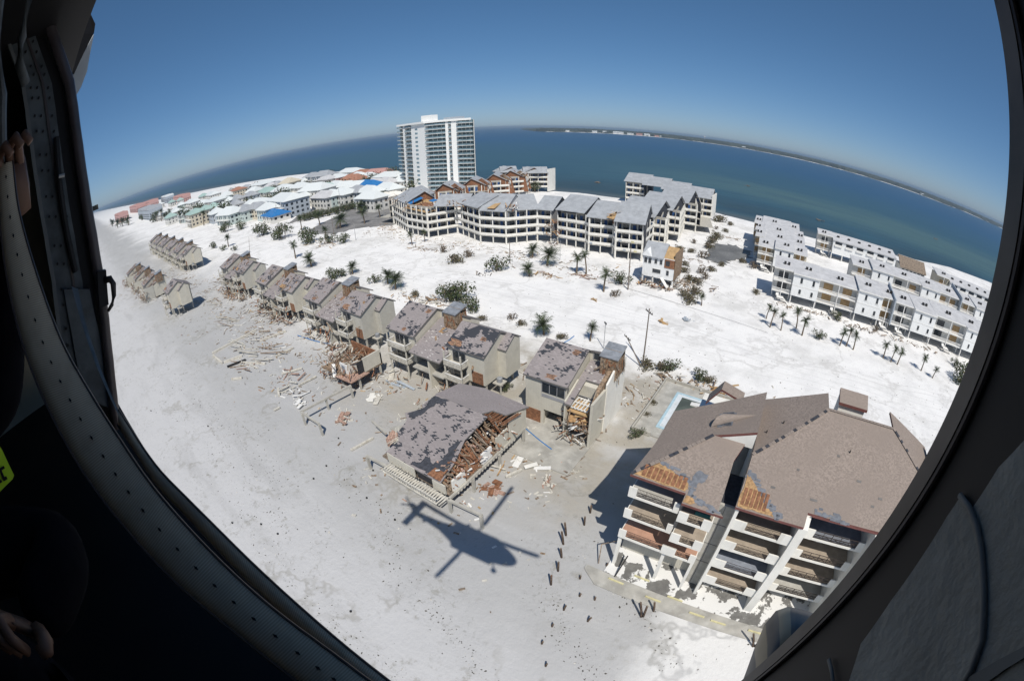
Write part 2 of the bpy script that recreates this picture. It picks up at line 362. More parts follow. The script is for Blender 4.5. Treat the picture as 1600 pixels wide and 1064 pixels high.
def sea():
    k = NT('sound water'); p = k.pos(); x, y, z = k.sep(p)
    sh = k.math('ADD', y, k.math('MULTIPLY', k.ramp(x, -150, -900), -90.0)); big = k.noise(p, .0016, 5, .6); n2 = k.noise(p, .012, 4)
    yy = k.math('ADD', sh, k.math('MULTIPLY', k.math('SUBTRACT', big, .5), 420.0))
    c = k.mix(k.ramp(yy, 430, 1100), (.030, .080, .105), (.013, .064, .138))
    bar = k.math('MULTIPLY', k.ramp(yy, 300, 390), k.ramp(yy, 560, 430)); c = k.mix(k.math('MULTIPLY', k.math('MULTIPLY', bar, k.ramp(x, -250, 60)), .8), c, (.070, .125, .115))
    c = k.mix(k.math('MULTIPLY', k.ramp(sh, 380, 262), k.ramp(n2, .3, .6)), c, (.030, .052, .058))
    c = k.mix(k.ramp(sh, 275, 250), c, (.09, .105, .10))
    m2 = k.n('Mapping'); m2.inputs['Scale'].default_value = (.010, .045, 1); m2.inputs['Rotation'].default_value = (0, 0, .35); k.l(p, m2.inputs[0]); ws = k.noise(m2.outputs[0], 1.0, 6, .68)
    c = k.mix(k.math('MULTIPLY', k.ramp(ws, .46, .66), .30), c, (.012, .040, .075)); c = k.mix(k.math('MULTIPLY', k.ramp(ws, .46, .30), .22), c, (.060, .115, .150))
    mp = k.n('Mapping'); mp.inputs['Scale'].default_value = (.5, 1, 1); k.l(p, mp.inputs[0])
    k.bump(k.math('ADD', k.noise(mp.outputs[0], .5, 4, .6), k.math('MULTIPLY', k.noise(mp.outputs[0], .06, 3), 3.0)), .35, .5)
    return k.done(c, .38, .12)
M['sea'] = sea()
# ---------------------------------------------------------------- ground, water, far shore
from mathutils import noise as mnoise
SHORE = [(-9000, 262), (-2400, 262), (-1350, 266), (-900, 330), (-656, 372), (-400, 345), (-250, 262), (-139, 252), (-38, 255), (21, 244), (80, 268), (137, 300), (400, 330), (4000, 420)]
def shore(x):
    for (a, ya), (b, yb) in zip(SHORE, SHORE[1:]):
        if a <= x <= b: return ya+(yb-ya)*(x-a)/(b-a)
    return 300
def ground_z(x, y):
    n = mnoise.noise(Vector((x*.045, y*.045, 0)))*.22 + mnoise.noise(Vector((x*.15, y*.15, 5)))*.08
    e = shore(x) + mnoise.noise(Vector((x*.03, 3, 1)))*5
    z = n*min(1, max(0, (y-8)/20))*.8 - .05
    if y > e-14: z -= min(6, (y-e+14)*.055)
    if y < -40: z -= min(6, (-40-y)*.08)
    return z
def axis(lo, a, b, hi, fine, g=1.22):
    o = []; x = a
    while x <= b: o.append(x); x += fine
    st = fine; x = o[-1]
    while x < hi: st *= g; x += st; o.append(x)
    st = fine; x = o[0]; pre = []
    while x > lo: st *= g; x -= st; pre.append(x)
    return pre[::-1]+o
xs = axis(-28000, -130, 90, 28000, 1.6); ys = axis(-900, 6, 262, 460, 1.6, 1.3)
m = MB()
for y in ys:
    for x in xs: m.v.append((x, y, ground_z(x, y)))
nx = len(xs)
for j in range(len(ys)-1):
    for i in range(nx-1):
        m.f.append((j*nx+i, j*nx+i+1, (j+1)*nx+i+1, (j+1)*nx+i)); m.m.append(0)
o = m.build('sand_ground', M['sand'], smooth=True); tag(o, 'storm washed white sand covering the barrier island', kind='structure')
def gz(p): return max(-.4, ground_z(p[0], p[1]))
m = MB(); R = 30000
m.poly([(-R, -R, -.75), (R, -R, -.75), (R, R, -.75), (-R, R, -.75)])
tag(m.build('sea_water', M['sea']), 'blue green water of the sound behind the island', kind='structure')

# far shore: low land, a wood along it, and white houses at the water's edge
m = MB(); pts = []
SHP = [(818, 201.2), (835, 203), (850, 204.6), (880, 207), (930, 209.6), (1000, 213.4), (1050, 217.4), (1100, 224), (1150, 231.6), (1200, 240), (1300, 264.5), (1400, 292), (1500, 326), (1570, 357), (1650, 404)]
def farpt(px, py):
    d = ray(px, py); dep = max(.0066, min(.013, -d.z+.0022)); return (d.x*H/dep, d.y*H/dep)
for (a, ya), (b, yb) in zip(SHP, SHP[1:]):
    for k in range(6): t = k/6; pts.append(farpt(a+(b-a)*t, ya+(yb-ya)*t))
def out(q, d): L = math.hypot(*q); return (q[0]*(1+d/L), q[1]*(1+d/L))
for a, b in zip(pts, pts[1:]):
    a1, b1, a2, b2 = out(a, 40), out(b, 40), out(a, 7000), out(b, 7000)
    m.poly([(*a, -.7), (*b, -.7), (*b1, 1.5), (*a1, 1.5)]); m.poly([(*a1, 1.5), (*b1, 1.5), (*b2, 4), (*a2, 4)], 1)
tag(m.build('far_shore', [M['sand'], M['treefar']]), 'low wooded mainland across the water', kind='structure')
m = MB(); r2 = random.Random(3)
for i, (a, b) in enumerate(zip(pts, pts[1:])):
    for k in range(26):
        t = r2.random(); q = out((a[0]+(b[0]-a[0])*t, a[1]+(b[1]-a[1])*t), 60+(r2.random()**2)*1900); x, y = q; w = r2.uniform(25, 60); h = r2.uniform(12, 24)*min(1, .25+i/14)
        ring = [(x+w*math.cos(t)*r2.uniform(.7, 1.2), y+w*math.sin(t)*r2.uniform(.7, 1.2)) for t in [q*1.047 for q in range(6)]]
        m.loft([[(q[0], q[1], 0) for q in ring], [(x+(q[0]-x)*.9, y+(q[1]-y)*.9, h*.6) for q in ring], [(x+(q[0]-x)*.45, y+(q[1]-y)*.45, h*r2.uniform(.85, 1.1)) for q in ring]])
o = m.build('far_wood', M['treefar']); tag(o, 'dark line of woodland on the far shore', kind='stuff')
def far_house(px, w, h, mat, lab, d=12, roof='roofwhite'):
    az = math.atan2(ray(*px).x, ray(*px).y); q = min(pts, key=lambda q: abs(math.atan2(q[0], q[1])-az)); L = math.hypot(*q)+25
    t = thing('waterfront_house', lab, 'house', (math.sin(az)*L, math.cos(az)*L, .8), -az, 'houses on the far shore'); w *= 1.25; h *= 1.1
    box('wall', (-w/2, w/2, 0, d, 0, h), M[mat], t)
    q = MB(); q.profx(-w/2-1, w/2+1, [(-1, h), (d/2, h+4), (d+1, h)]); q.build('roof', M[roof], t)
    q = MB()
    for k in range(max(2, int(w//9))): q.box(-w/2+3+k*9, -w/2+6+k*9, -.15, 0, 2, h-2)
    q.build('window', M['glass'], t, stuff=True)
FH = [((886, 205), 26, 8, 'wallw', 'low pale house first from the left on the far shore'), ((929, 207), 28, 9, 'white', 'white house beside a gap in the far shore wood'), ((945, 207), 24, 11, 'white', 'bright white block with a raised roof on the far shore'),
      ((966, 209), 60, 12, 'white', 'longest white apartment row on the far shore'), ((985, 210), 36, 8, 'wallw', 'cream house right of the long white row on the far shore'), ((999, 211), 36, 11, 'pink', 'pinkish house between white houses across the water'),
      ((1011, 212), 32, 12, 'white', 'white house right of the pinkish one across the water'), ((1026, 213), 24, 8, 'pink', 'small red roofed house near the end of the far row'), ((1034, 214), 22, 7, 'walltan', 'last small tan house of the far row'),
      ((1162, 231), 20, 8, 'white', 'lone white house low on the far shore past the row'), ((1440, 306), 26, 8, 'wallw', 'wide pale house at the right bend of the far shore')]
for p, w, h, mt, lb in FH: far_house(p, w, h, mt, lb, roof='rooftile' if mt == 'pink' else 'roofwhite')
d = ray(1101, 216); L = 4300/math.hypot(d.x, d.y)
t = thing('water_tower', 'tiny white water tower above the far woodland', 'water tower', (d.x*L, d.y*L, 2), 0)
m = MB(); m.tube([(0, 0, 0), (0, 0, 34)], [2.2, 2.0], 8); m.build('stem', M['white'], t)
m = MB(); m.tube([(0, 0, 33), (0, 0, 36), (0, 0, 42), (0, 0, 45)], [2, 9, 9, 2], 12); m.build('tank', M['white'], t)

# paved lots, silted ponds and slabs on the sand
def sheet(name, px, mat, lab, z=.16, kind='structure', jag=0.0, sub=5):
    P = [spot(*q, z) for q in px]; out = []; r3 = random.Random(len(px)+int(P[0].x))
    for a, b in zip(P, P[1:]+P[:1]):
        for k in range(sub):
            q = a.lerp(b, k/sub); out.append((q.x+r3.uniform(-jag, jag), q.y+r3.uniform(-jag, jag), z+.0))
    m = MB(); m.slab(out, .35); o = m.build(name, M[mat]); return tag(o, lab, kind=kind)
sheet('car_park', [(470, 366), (560, 322), (614, 318), (640, 330), (616, 352), (560, 356), (520, 366)], 'asphalt', 'sand streaked asphalt car park', .14, jag=1.5)
sheet('access_road', [(450, 350), (470, 332), (560, 318), (556, 323), (500, 336)], 'asphalt', 'asphalt lane beside the hedge', .2, jag=.6)
sheet('wet_wash', [(1106, 385), (1122, 381), (1150, 383), (1170, 392), (1172, 402), (1160, 407), (1150, 404), (1140, 408), (1128, 412), (1110, 408), (1103, 397)], 'wet', 'dark wet silt spread across the washed out lane', .19, jag=1.6)
sheet('lawn', [(455, 338), (500, 326), (560, 314), (600, 313), (570, 322), (500, 338)], 'leafo', 'brown grass verge beside the car park', .12, jag=1.0)

# ---------------------------------------------------------------- the large brown roofed condominium, lower right
T = thing('brown_roof_condominium', 'cream condominium with torn brown hip roof and stacked balconies', 'condominium', (10, 36, 0), world=True)
def part(m, name, mat, root=None, **k): return m.build(name, mat, root or T, **k)
S42 = .42
def F(u, v): return (u, v, 14.75+S42*(v-27.9))
def F1(u, v): return (u, v, 13.7+S42*(v-26.8))
def L1(u, v): return (u, v, 14.25+S42*(u+7.3))
def LL(u, v): return (u, v, 19.6+S42*(u-9.5))
AX = 27.1
def mir(pts): return [(AX-p[0], p[1], p[2]) for p in pts][::-1]
cr = M['stucco']
def wallp(pts, t, name='wall', mat=None):
    m = MB(); m.prism(pts, t); part(m, name, mat or cr)
# body: party walls running back, end walls, rear wall
LV = [3.0, 6.0, 9.0, 12.0]
def roof_under(u, v): return min(F(u, v)[2], 19.6)-.35
for side in (0, 1):
    def X(u): return AX-u if side else u
    def bx(name, a, b, c, d, e, f, mat, **k):
        m = MB(); m.box(min(X(a), X(b)), max(X(a), X(b)), c, d, e, f); return part(m, name, mat, **k)
    # tall fins with a sloping head under the roof
    m = MB(); u0, u1 = sorted((X(2.8), X(3.12))); m.profx(u0, u1, [(28.1, 0), (28.1, 14.45), (32.6, 16.4), (39, 16.4), (42.5, 15.5), (42.5, 0)]); part(m, 'fin_wall', cr)
    m = MB(); u0, u1 = sorted((X(9.05), X(9.95))); m.profx(u0, u1, [(28.0, 0), (28.0, 14.4), (29.1, 14.9), (29.1, 15.0), (42.5, 15.2), (42.5, 0)]); part(m, 'fin_wall', cr)
    # block one body
    bx('wall', -7.1, 1.3, 30.6, 31, .2, 13.0, M['cream']); bx('end_wall', -6.6, -6.35, 30.4, 38.4, 2.8, 13.7, cr)
    bx('rear_wall', 2.8, 9.5, 42.0, 42.35, .2, 12.5, cr); bx('party_wall', -2.2, -1.95, 28.2, 30.6, 3.0, 13.6, cr) if False else None
    bx('wall', 1.3, 2.8, 29.3, 29.6, .2, 13.1, M['conc']); bx('light_well_shade', 1.3, 2.8, 29.6, 34, 12.7, 12.9, M['felt'])  # dark sheet added across the open slot to stand for its shade
    m = MB()
    for z in (4.5, 7.5, 10.5): m.box(min(X(1.3), X(2.8)), max(X(1.3), X(2.8)), 29.27, 29.3, z, z+.06)
    for u in (1.9,): m.box(min(X(u), X(u+.05)), max(X(u), X(u+.05)), 29.265, 29.3, .5, 13)
    part(m, 'panel_joint', M['fascia'], stuff=True)
    bx('wall', 3.12, 9.05, 31.0, 31.3, .2, 15.5, M['cream'])
    bx('corner_column', -7.1, -6.75, 28.0, 28.4, 0, 5.8, cr); bx('corner_column', -2.2, -1.85, 28.1, 28.5, 0, 5.8, cr); bx('corner_column', 1.0, 1.3, 28.1, 28.5, 0, 5.8, cr)
    pal = ['tanfloor', 'tanfloor', 'greyfloor', 'tanfloor'] if not side else ['greyfloor', 'tanfloor', 'tanfloor', 'slabc']
    def balcony(a, b, v0, v1, z, floor, endw=(1.2, 1.2), lab=None):
        m = MB(); lo, hi = min(X(a), X(b)), max(X(a), X(b)); m.box(lo, hi, v0+.02, v1, z-.28, z-.03); s = part(m, 'balcony_slab', cr)
        m = MB(); m.box(lo+.1, hi-.1, v0+.15, v1, z-.03, z); part(m, 'balcony_floor', M[floor], s)
        w0, w1 = endw if not side else endw[::-1]
        m = MB(); m.box(lo, lo+w0, v0, v0+.14, z-.28, z+1.0); part(m, 'parapet', cr, s)
        m = MB(); m.box(hi-w1, hi, v0, v0+.14, z-.28, z+1.0); part(m, 'parapet', cr, s)
        m = MB(); A, B = lo+w0, hi-w1; vv = v0+.07; n = int((B-A)/.14)
        for zz in (z+.12, z+.52, z+1.0): m.beam((A, vv, zz), (B, vv, zz), .03, .035)
        for i in range(n+1): q = A+(B-A)*i/n; m.beam((q, vv, z+.12), (q, vv, z+.52 if i % 1 else z+1.0), .022, .022)
        k = max(2, round((B-A)/.9))
        for i in range(k): q = A+(B-A)*i/k; q2 = A+(B-A)*(i+1)/k; m.beam((q, vv-.03, z+.12), (q2, vv-.03, z+.52) , .022, .022); m.beam((q, vv-.03, z+1.0 if i % 2 else z+.52), (q, vv-.03, z+.12), .03, .03)
        part(m, 'railing', M['rail'], s); return s
    # windows and doors on each recessed wall
    for zi, z in enumerate(LV):
        for (a, b, vw) in ((-6.3, -4.4, 30.6), (-1.4, .4, 30.6), (3.8, 6.0, 31.0)):
            if z == 3 and a < 3: continue
            s = bx('sliding_door', a, b, vw-.06, vw, z, z+2.2, M['glass']); lo, hi = sorted((X(a), X(b)))
            m = MB(); m.box(lo-.08, hi+.08, vw-.09, vw-.06, z+2.2, z+2.32); m.box((lo+hi)/2-.05, (lo+hi)/2+.05, vw-.09, vw-.06, z, z+2.2); part(m, 'frame', M['white'], s)
        balcony(3.12, 9.05, 28.15, 31.0, z, pal[3-zi], (1.25, 1.25))
        if z == 3: continue
        if z > 6:
            balcony(-7.1, -2.1, 27.8, 30.6, z, ['tanfloor', 'greyfloor', 'tanfloor'][zi % 3] if z < 12 else 'slabc', (.8, .55)); balcony(-1.95, 1.3, 26.95, 30.6, z, 'tanfloor', (.95, .9))
        else:
            balcony(-7.1, 1.3, 27.6, 30.6, z, 'salmon', (.8, .7))
            bx('parapet', -2.4, -.9, 27.58, 27.74, z-.27, z+1.01, cr)
# middle block three, set back
for zi, z in enumerate(LV):
    m = MB(); m.box(9.97, 17.13, 29.72, 32.5, z-.28, z-.03); s = part(m, 'balcony_slab', cr)
    m = MB(); m.box(10, 17.1, 29.85, 32.5, z-.03, z); part(m, 'balcony_floor', M[['slabc', 'tanfloor', 'tanfloor', 'greyfloor'][zi]], s)
    for a, b in ((9.95, 11.35), (16.4, 17.15)):
        m = MB(); m.box(a, b, 29.7, 29.84, z-.28, z+1.0); part(m, 'parapet', cr, s)
    m = MB(); A, B, vv = 11.35, 16.4, 29.77; n = 36
    for zz in (z+.12, z+.52, z+1.0): m.beam((A, vv, zz), (B, vv, zz), .045, .05)
    for i in range(n+1): q = A+(B-A)*i/n; m.beam((q, vv, z+.12), (q, vv, z+1.0), .022, .022)
    for i in range(5): q = A+(B-A)*i/5; q2 = q+(B-A)/10; m.beam((q, vv-.03, z+.12), (q2, vv-.03, z+.52), .03, .03); m.beam((q2, vv-.03, z+.52), (q2+(B-A)/10, vv-.03, z+.12), .03, .03); m.beam((q, vv, z+.12), (q, vv, z+1), .05, .05)
    part(m, 'railing', M['rail'], s)
    m = MB(); m.box(10.3, 13.0, 32.44, 32.5, z, z+2.2); s2 = part(m, 'sliding_door', M['glass'])
    m = MB(); m.box(13.0, 13.7, 32.3, 32.5, z, z+2.7); part(m, 'pilaster', cr)
m = MB(); m.box(9.95, 17.15, 32.5, 32.8, .2, 16.0); part(m, 'wall', M['cream'])
m = MB(); m.box(9.9, 17.2, 28.9, 29.05, 15.2, 15.25); part(m, 'eave_batten', M['fasciaR'])
# roof planes (each a slab with a maroon edge)
def roofp(pts, name='roof_plane', mat='roofC'):
    m = MB(); m.slab(pts, .28, 0, 1); return part(m, name, [M[mat], M['fasciaR']])
front = [F(2.65, 27.9), F(9.4, 27.9), F(9.4, 29.2), F(17.7, 29.2), F(17.7, 27.9), F(24.45, 27.9), F(24.45, 32.75), F(17.6, 39.4), F(9.5, 39.4), F(2.65, 32.75)]
roofp(front)
left = [LL(2.65, 32.75), LL(9.5, 39.4), LL(9.5, 42.6), LL(2.65, 42.6)]; roofp(left); roofp(mir(left))
f1 = [F1(-7.35, 28.1), F1(-2.0, 28.1), F1(-2.0, 27.2), F1(1.95, 27.2), F1(1.3, 27.6), F1(1.15, 32.2), F1(1.7, 34.0), F1(-1.5, 33.95)]; roofp(f1); roofp(mir(f1))
l1 = [L1(-7.35, 28.1), L1(-1.5, 33.95), L1(2.5, 34.0), L1(2.6, 41.3), L1(-2.8, 39.8), L1(-6.6, 38.8), L1(-6.75, 32.8)]; roofp(l1); roofp(mir(l1))
for g in (lambda q: q, mir):
    m = MB(); tri = g([(-1.45, 34.0, 16.45), (2.5, 34.0, 16.45), (2.5, 34.0, 18.15)]); m.prism(tri, (0, .25, 0)); part(m, 'gable_wall', M['stucco'])
    m = MB(); w = g([(2.3, 34.3, 16.2), (2.3, 41.0, 16.2), (2.3, 41.0, 17.9), (2.3, 34.3, 17.9)]); m.prism(w, (.12, 0, 0)); part(m, 'clerestory_wall', M['roofCp'])
back = [(9.5, 39.4, 19.6), (17.6, 39.4, 19.6), (17.6, 43.5, 15.0), (9.5, 43.5, 15.0)]; roofp([back[0], back[1], back[2], back[3]])
for g in (lambda q: q, mir):
    rb = g([(2.65, 42.8, 14.0), (9.5, 42.8, 14.4), (9.5, 52, 10.5), (2.65, 52, 10.5)]); roofp(rb)
m = MB(); m.box(-5, 33, 42.4, 51, .2, 10.2); part(m, 'rear_wing_wall', cr)
m = MB(); m.profx(9.3, 9.42, [(39.4, 19.2), (42.4, 19.2), (42.4, 15.6)]); part(m, 'gable_wall', cr)
rl = [(-4.0, 44.5, 13.0), (-2.5, 44.5, 15.3), (-2.5, 46.5, 15.3), (-4.0, 46.5, 13.0)]; roofp(rl); roofp([(-2.5, 44.5, 15.3), (.3, 44.5, 14.5), (.3, 46.5, 14.5), (-2.5, 46.5, 15.3)])
# ridge and hip caps, in short pieces
def caps(a, b, n, miss=0.0):
    a, b = Vector(a), Vector(b); r4 = random.Random(n)
    m = MB(); m2 = MB()
    for i in range(n):
        p, q = a.lerp(b, i/n), a.lerp(b, (i+.93)/n); up = Vector((0, 0, .05)); (m2 if r4.random() < miss else m).beam(p+up, q+up, .34, .05)
    part(m, 'ridge_cap', M['roofCp'], stuff=True); part(m2, 'bare_ridge', M['felt'], stuff=True)
caps(F(2.65, 32.75), F(9.5, 39.4), 26, .6); caps(F(9.5, 39.4), F(17.6, 39.4), 18, .1); caps(F(17.6, 39.4), F(24.4, 32.8), 26, .5); caps(F1(-7.3, 28.15), F1(-1.5, 33.95), 18, .45)
# stair tower behind the ridge, round headed dormer, roof vents
m = MB(); m.box(11.7, 15.1, 44.3, 46.3, 8, 18.1); tw = part(m, 'stair_tower', M['stucco']); m = MB(); m.slab([(11.5, 44.0, 18.2), (15.3, 44.0, 18.2), (15.3, 46.0, 18.9), (11.5, 46.0, 18.9)], .35, 0, 1); part(m, 'tower_roof', [M['roofCp'], M['fasciaR']], tw)
m = MB(); c0 = Vector((-1.35, 36.2, 16.55)); ax = Vector((.62, .79, 0)); arch = [c0+ax*(1.15*math.cos(t))+Vector((0, 0, 1.15*math.sin(t))) for t in [math.pi*k/12 for k in range(13)]]; m.poly(arch)
d = part(m, 'dormer_shade_face', M['void']); m = MB(); tail = [Vector((2.3+.35*math.cos(t), 37.4, 18.2)) for t in [0]]  # dark half disc, its shade put into the colour
for i in range(12): m.poly([arch[i], Vector((2.0, 37.0, 18.15)), arch[i+1]])
dr = part(m, 'dormer_roof', M['roofCp'])
m = MB(); r5 = random.Random(5)
for i in range(26):
    u = -1.5+r5.uniform(.1, 1.3); v = 35.3+r5.uniform(0, 2.4); p = Vector(L1(u, v)); m.slab([p+Vector((a, b, .05+a*S42)) for a, b in ((-.25, -.2), (.25, -.2), (.25, .2), (-.25, .2))], .03)
part(m, 'bare_underlay', M['feltG'], stuff=True)
m = MB()
for u, v in ((3.5, 36.2), (5.0, 37.6), (12.5, 35.6)):
    p = Vector(F(u, v) if v < 32.75+(u-2.65)*.97 else LL(u, v)); m.tube([p, p+Vector((0, 0, .3))], .06, 8)
part(m, 'roof_vent', M['dark'], stuff=True)
# torn patches: bare plywood, felt, deck boards showing
def onroof(fn, uv, z, name, mat, t=.03, lab=None):
    m = MB(); m.slab([(fn(u, v)[0], fn(u, v)[1], fn(u, v)[2]+z) for u, v in uv], t); return part(m, name, M[mat], label=lab)
r10 = random.Random(3)
def jagp(pts, n=6, a=.13):
    o_ = []
    for p, q in zip(pts, pts[1:]+pts[:1]):
        for k in range(n): o_.append((p[0]+(q[0]-p[0])*k/n+(r10.uniform(-a, a) if k else 0), p[1]+(q[1]-p[1])*k/n+(r10.uniform(-a, a) if k else 0)))
    return o_
def tabs(fn, line, n, sp, name='torn_tab', mat='feltG'):
    m = MB()
    for i in range(n):
        t = r10.random()*(len(line)-1); k = int(t); f = t-k; a_, b_ = line[k], line[k+1]; u = a_[0]+(b_[0]-a_[0])*f+r10.gauss(0, sp); v = a_[1]+(b_[1]-a_[1])*f+r10.gauss(0, sp); w = r10.uniform(.12, .38)
        m.slab([(fn(x, y)[0], fn(x, y)[1], fn(x, y)[2]+.03+.002*(i % 7)) for x, y in ((u-w, v-.1), (u+w, v-.1), (u+w, v+.1), (u-w, v+.1))], .02)
    part(m, name, M[mat], stuff=True)
onroof(F1, jagp([(-7.2, 28.2), (-2.1, 28.2), (-2.1, 28.9), (-3.2, 29.3), (-4.4, 29.6), (-5.3, 29.9), (-5.6, 29.8)], 5, .1), .055, 'bare_plywood', 'ply')
onroof(F1, jagp([(-1.7, 28.7), (-1.3, 29.3), (-.7, 29.5), (-.6, 30.3), (-1.6, 30.4), (-2.0, 29.7)], 4, .15), .04, 'bare_underlay', 'feltG')
tabs(F1, [(-5.4, 30.0), (-4.2, 29.75), (-3.0, 29.4), (-2.0, 29.1), (-1.6, 28.5), (-1.2, 27.9), (.4, 27.6), (1.5, 27.4)], 60, .13)
onroof(F1, jagp([(-1.95, 27.3), (-1.2, 27.3), (-.9, 27.55), (-1.3, 27.9), (-1.9, 27.9)], 3, .08), .06, 'bare_plywood', 'ply')
for i in range(9):
    u = -6.4+i*.47; onroof(F1, [(u, 28.3), (u+.34, 28.3), (u+.34, 29.35), (u, 29.35)], .10, 'deck_board', 'rust', .05)
onroof(F, jagp([(2.75, 28.0), (6.4, 28.0), (5.9, 28.35), (5.2, 28.7), (4.3, 29.6), (3.2, 30.6), (2.75, 30.8)], 5, .1), .055, 'bare_plywood', 'ply')
tabs(F, [(2.8, 31.0), (3.3, 30.8), (4.5, 29.8), (5.4, 28.9), (6.2, 28.4), (6.9, 28.0)], 70, .14); tabs(F, [(10.2, 29.35), (13.5, 29.4)], 26, .16)
tabs(F, [(4, 31), (16, 33), (20, 30), (10, 36)], 7, 1.0, 'lifted_tab', 'fascia')
for i in range(6):
    u = 2.95+i*.42; onroof(F, [(u, 28.2), (u+.30, 28.2), (u+.30, 29.7), (u, 29.7)], .10, 'deck_board', 'rust', .05)
onroof(F, [(18.0, 28.0), (20.0, 28.0), (19.5, 28.8), (18.1, 29.4)], .05, 'bare_plywood', 'ply')
# ground level: slab, sand drift, wheel stops, plants of debris
m = MB(); m.slab([(-9.5, 26.0, .12), (-7.5, 24.6, .12), (30, 24.6, .12), (36, 25.0, .12), (36, 26.2, .12), (-9.5, 26.6, .12)], .4); part(m, 'concrete_apron', M['slabc']); m = MB(); m.slab([(-7.4, 26.6, .13), (36, 26.2, .13), (36, 42, .13), (-7.4, 42, .13)], .4); part(m, 'parking_slab', M['lot'])
for u, v in ((-5.6, 26.0), (-1.0, 25.6), (4.2, 25.6), (6.8, 25.5), (11.3, 25.7), (-3.2, 27.6), (1.2, 26.6)):
    m = MB(); m.box(u-.9, u+.9, v-.09, v+.09, .12, .26); part(m, 'wheel_stop', M['yellow'])
m = MB(); m.box(-.6, .9, 28.1, 28.6, 12.05, 12.5); tag(part(m, 'patio_cushion', M['teal']), 'teal cushions left on the top balcony')
# silt drifts on the slab
def drift(pxs, lab, z=.15, h=.12, mat='sand'):
    P = [spot(*q, z) for q in pxs]; c = sum(P, Vector())/len(P); m = MB(); inner = [c.lerp(p, .55)+Vector((0, 0, h)) for p in P]
    n = len(P)
    for i in range(n): j = (i+1) % n; m.poly([P[i], P[j], inner[j], inner[i]])
    m.poly(inner); return tag(m.build('sand_drift', M[mat], smooth=True), lab, kind='structure')
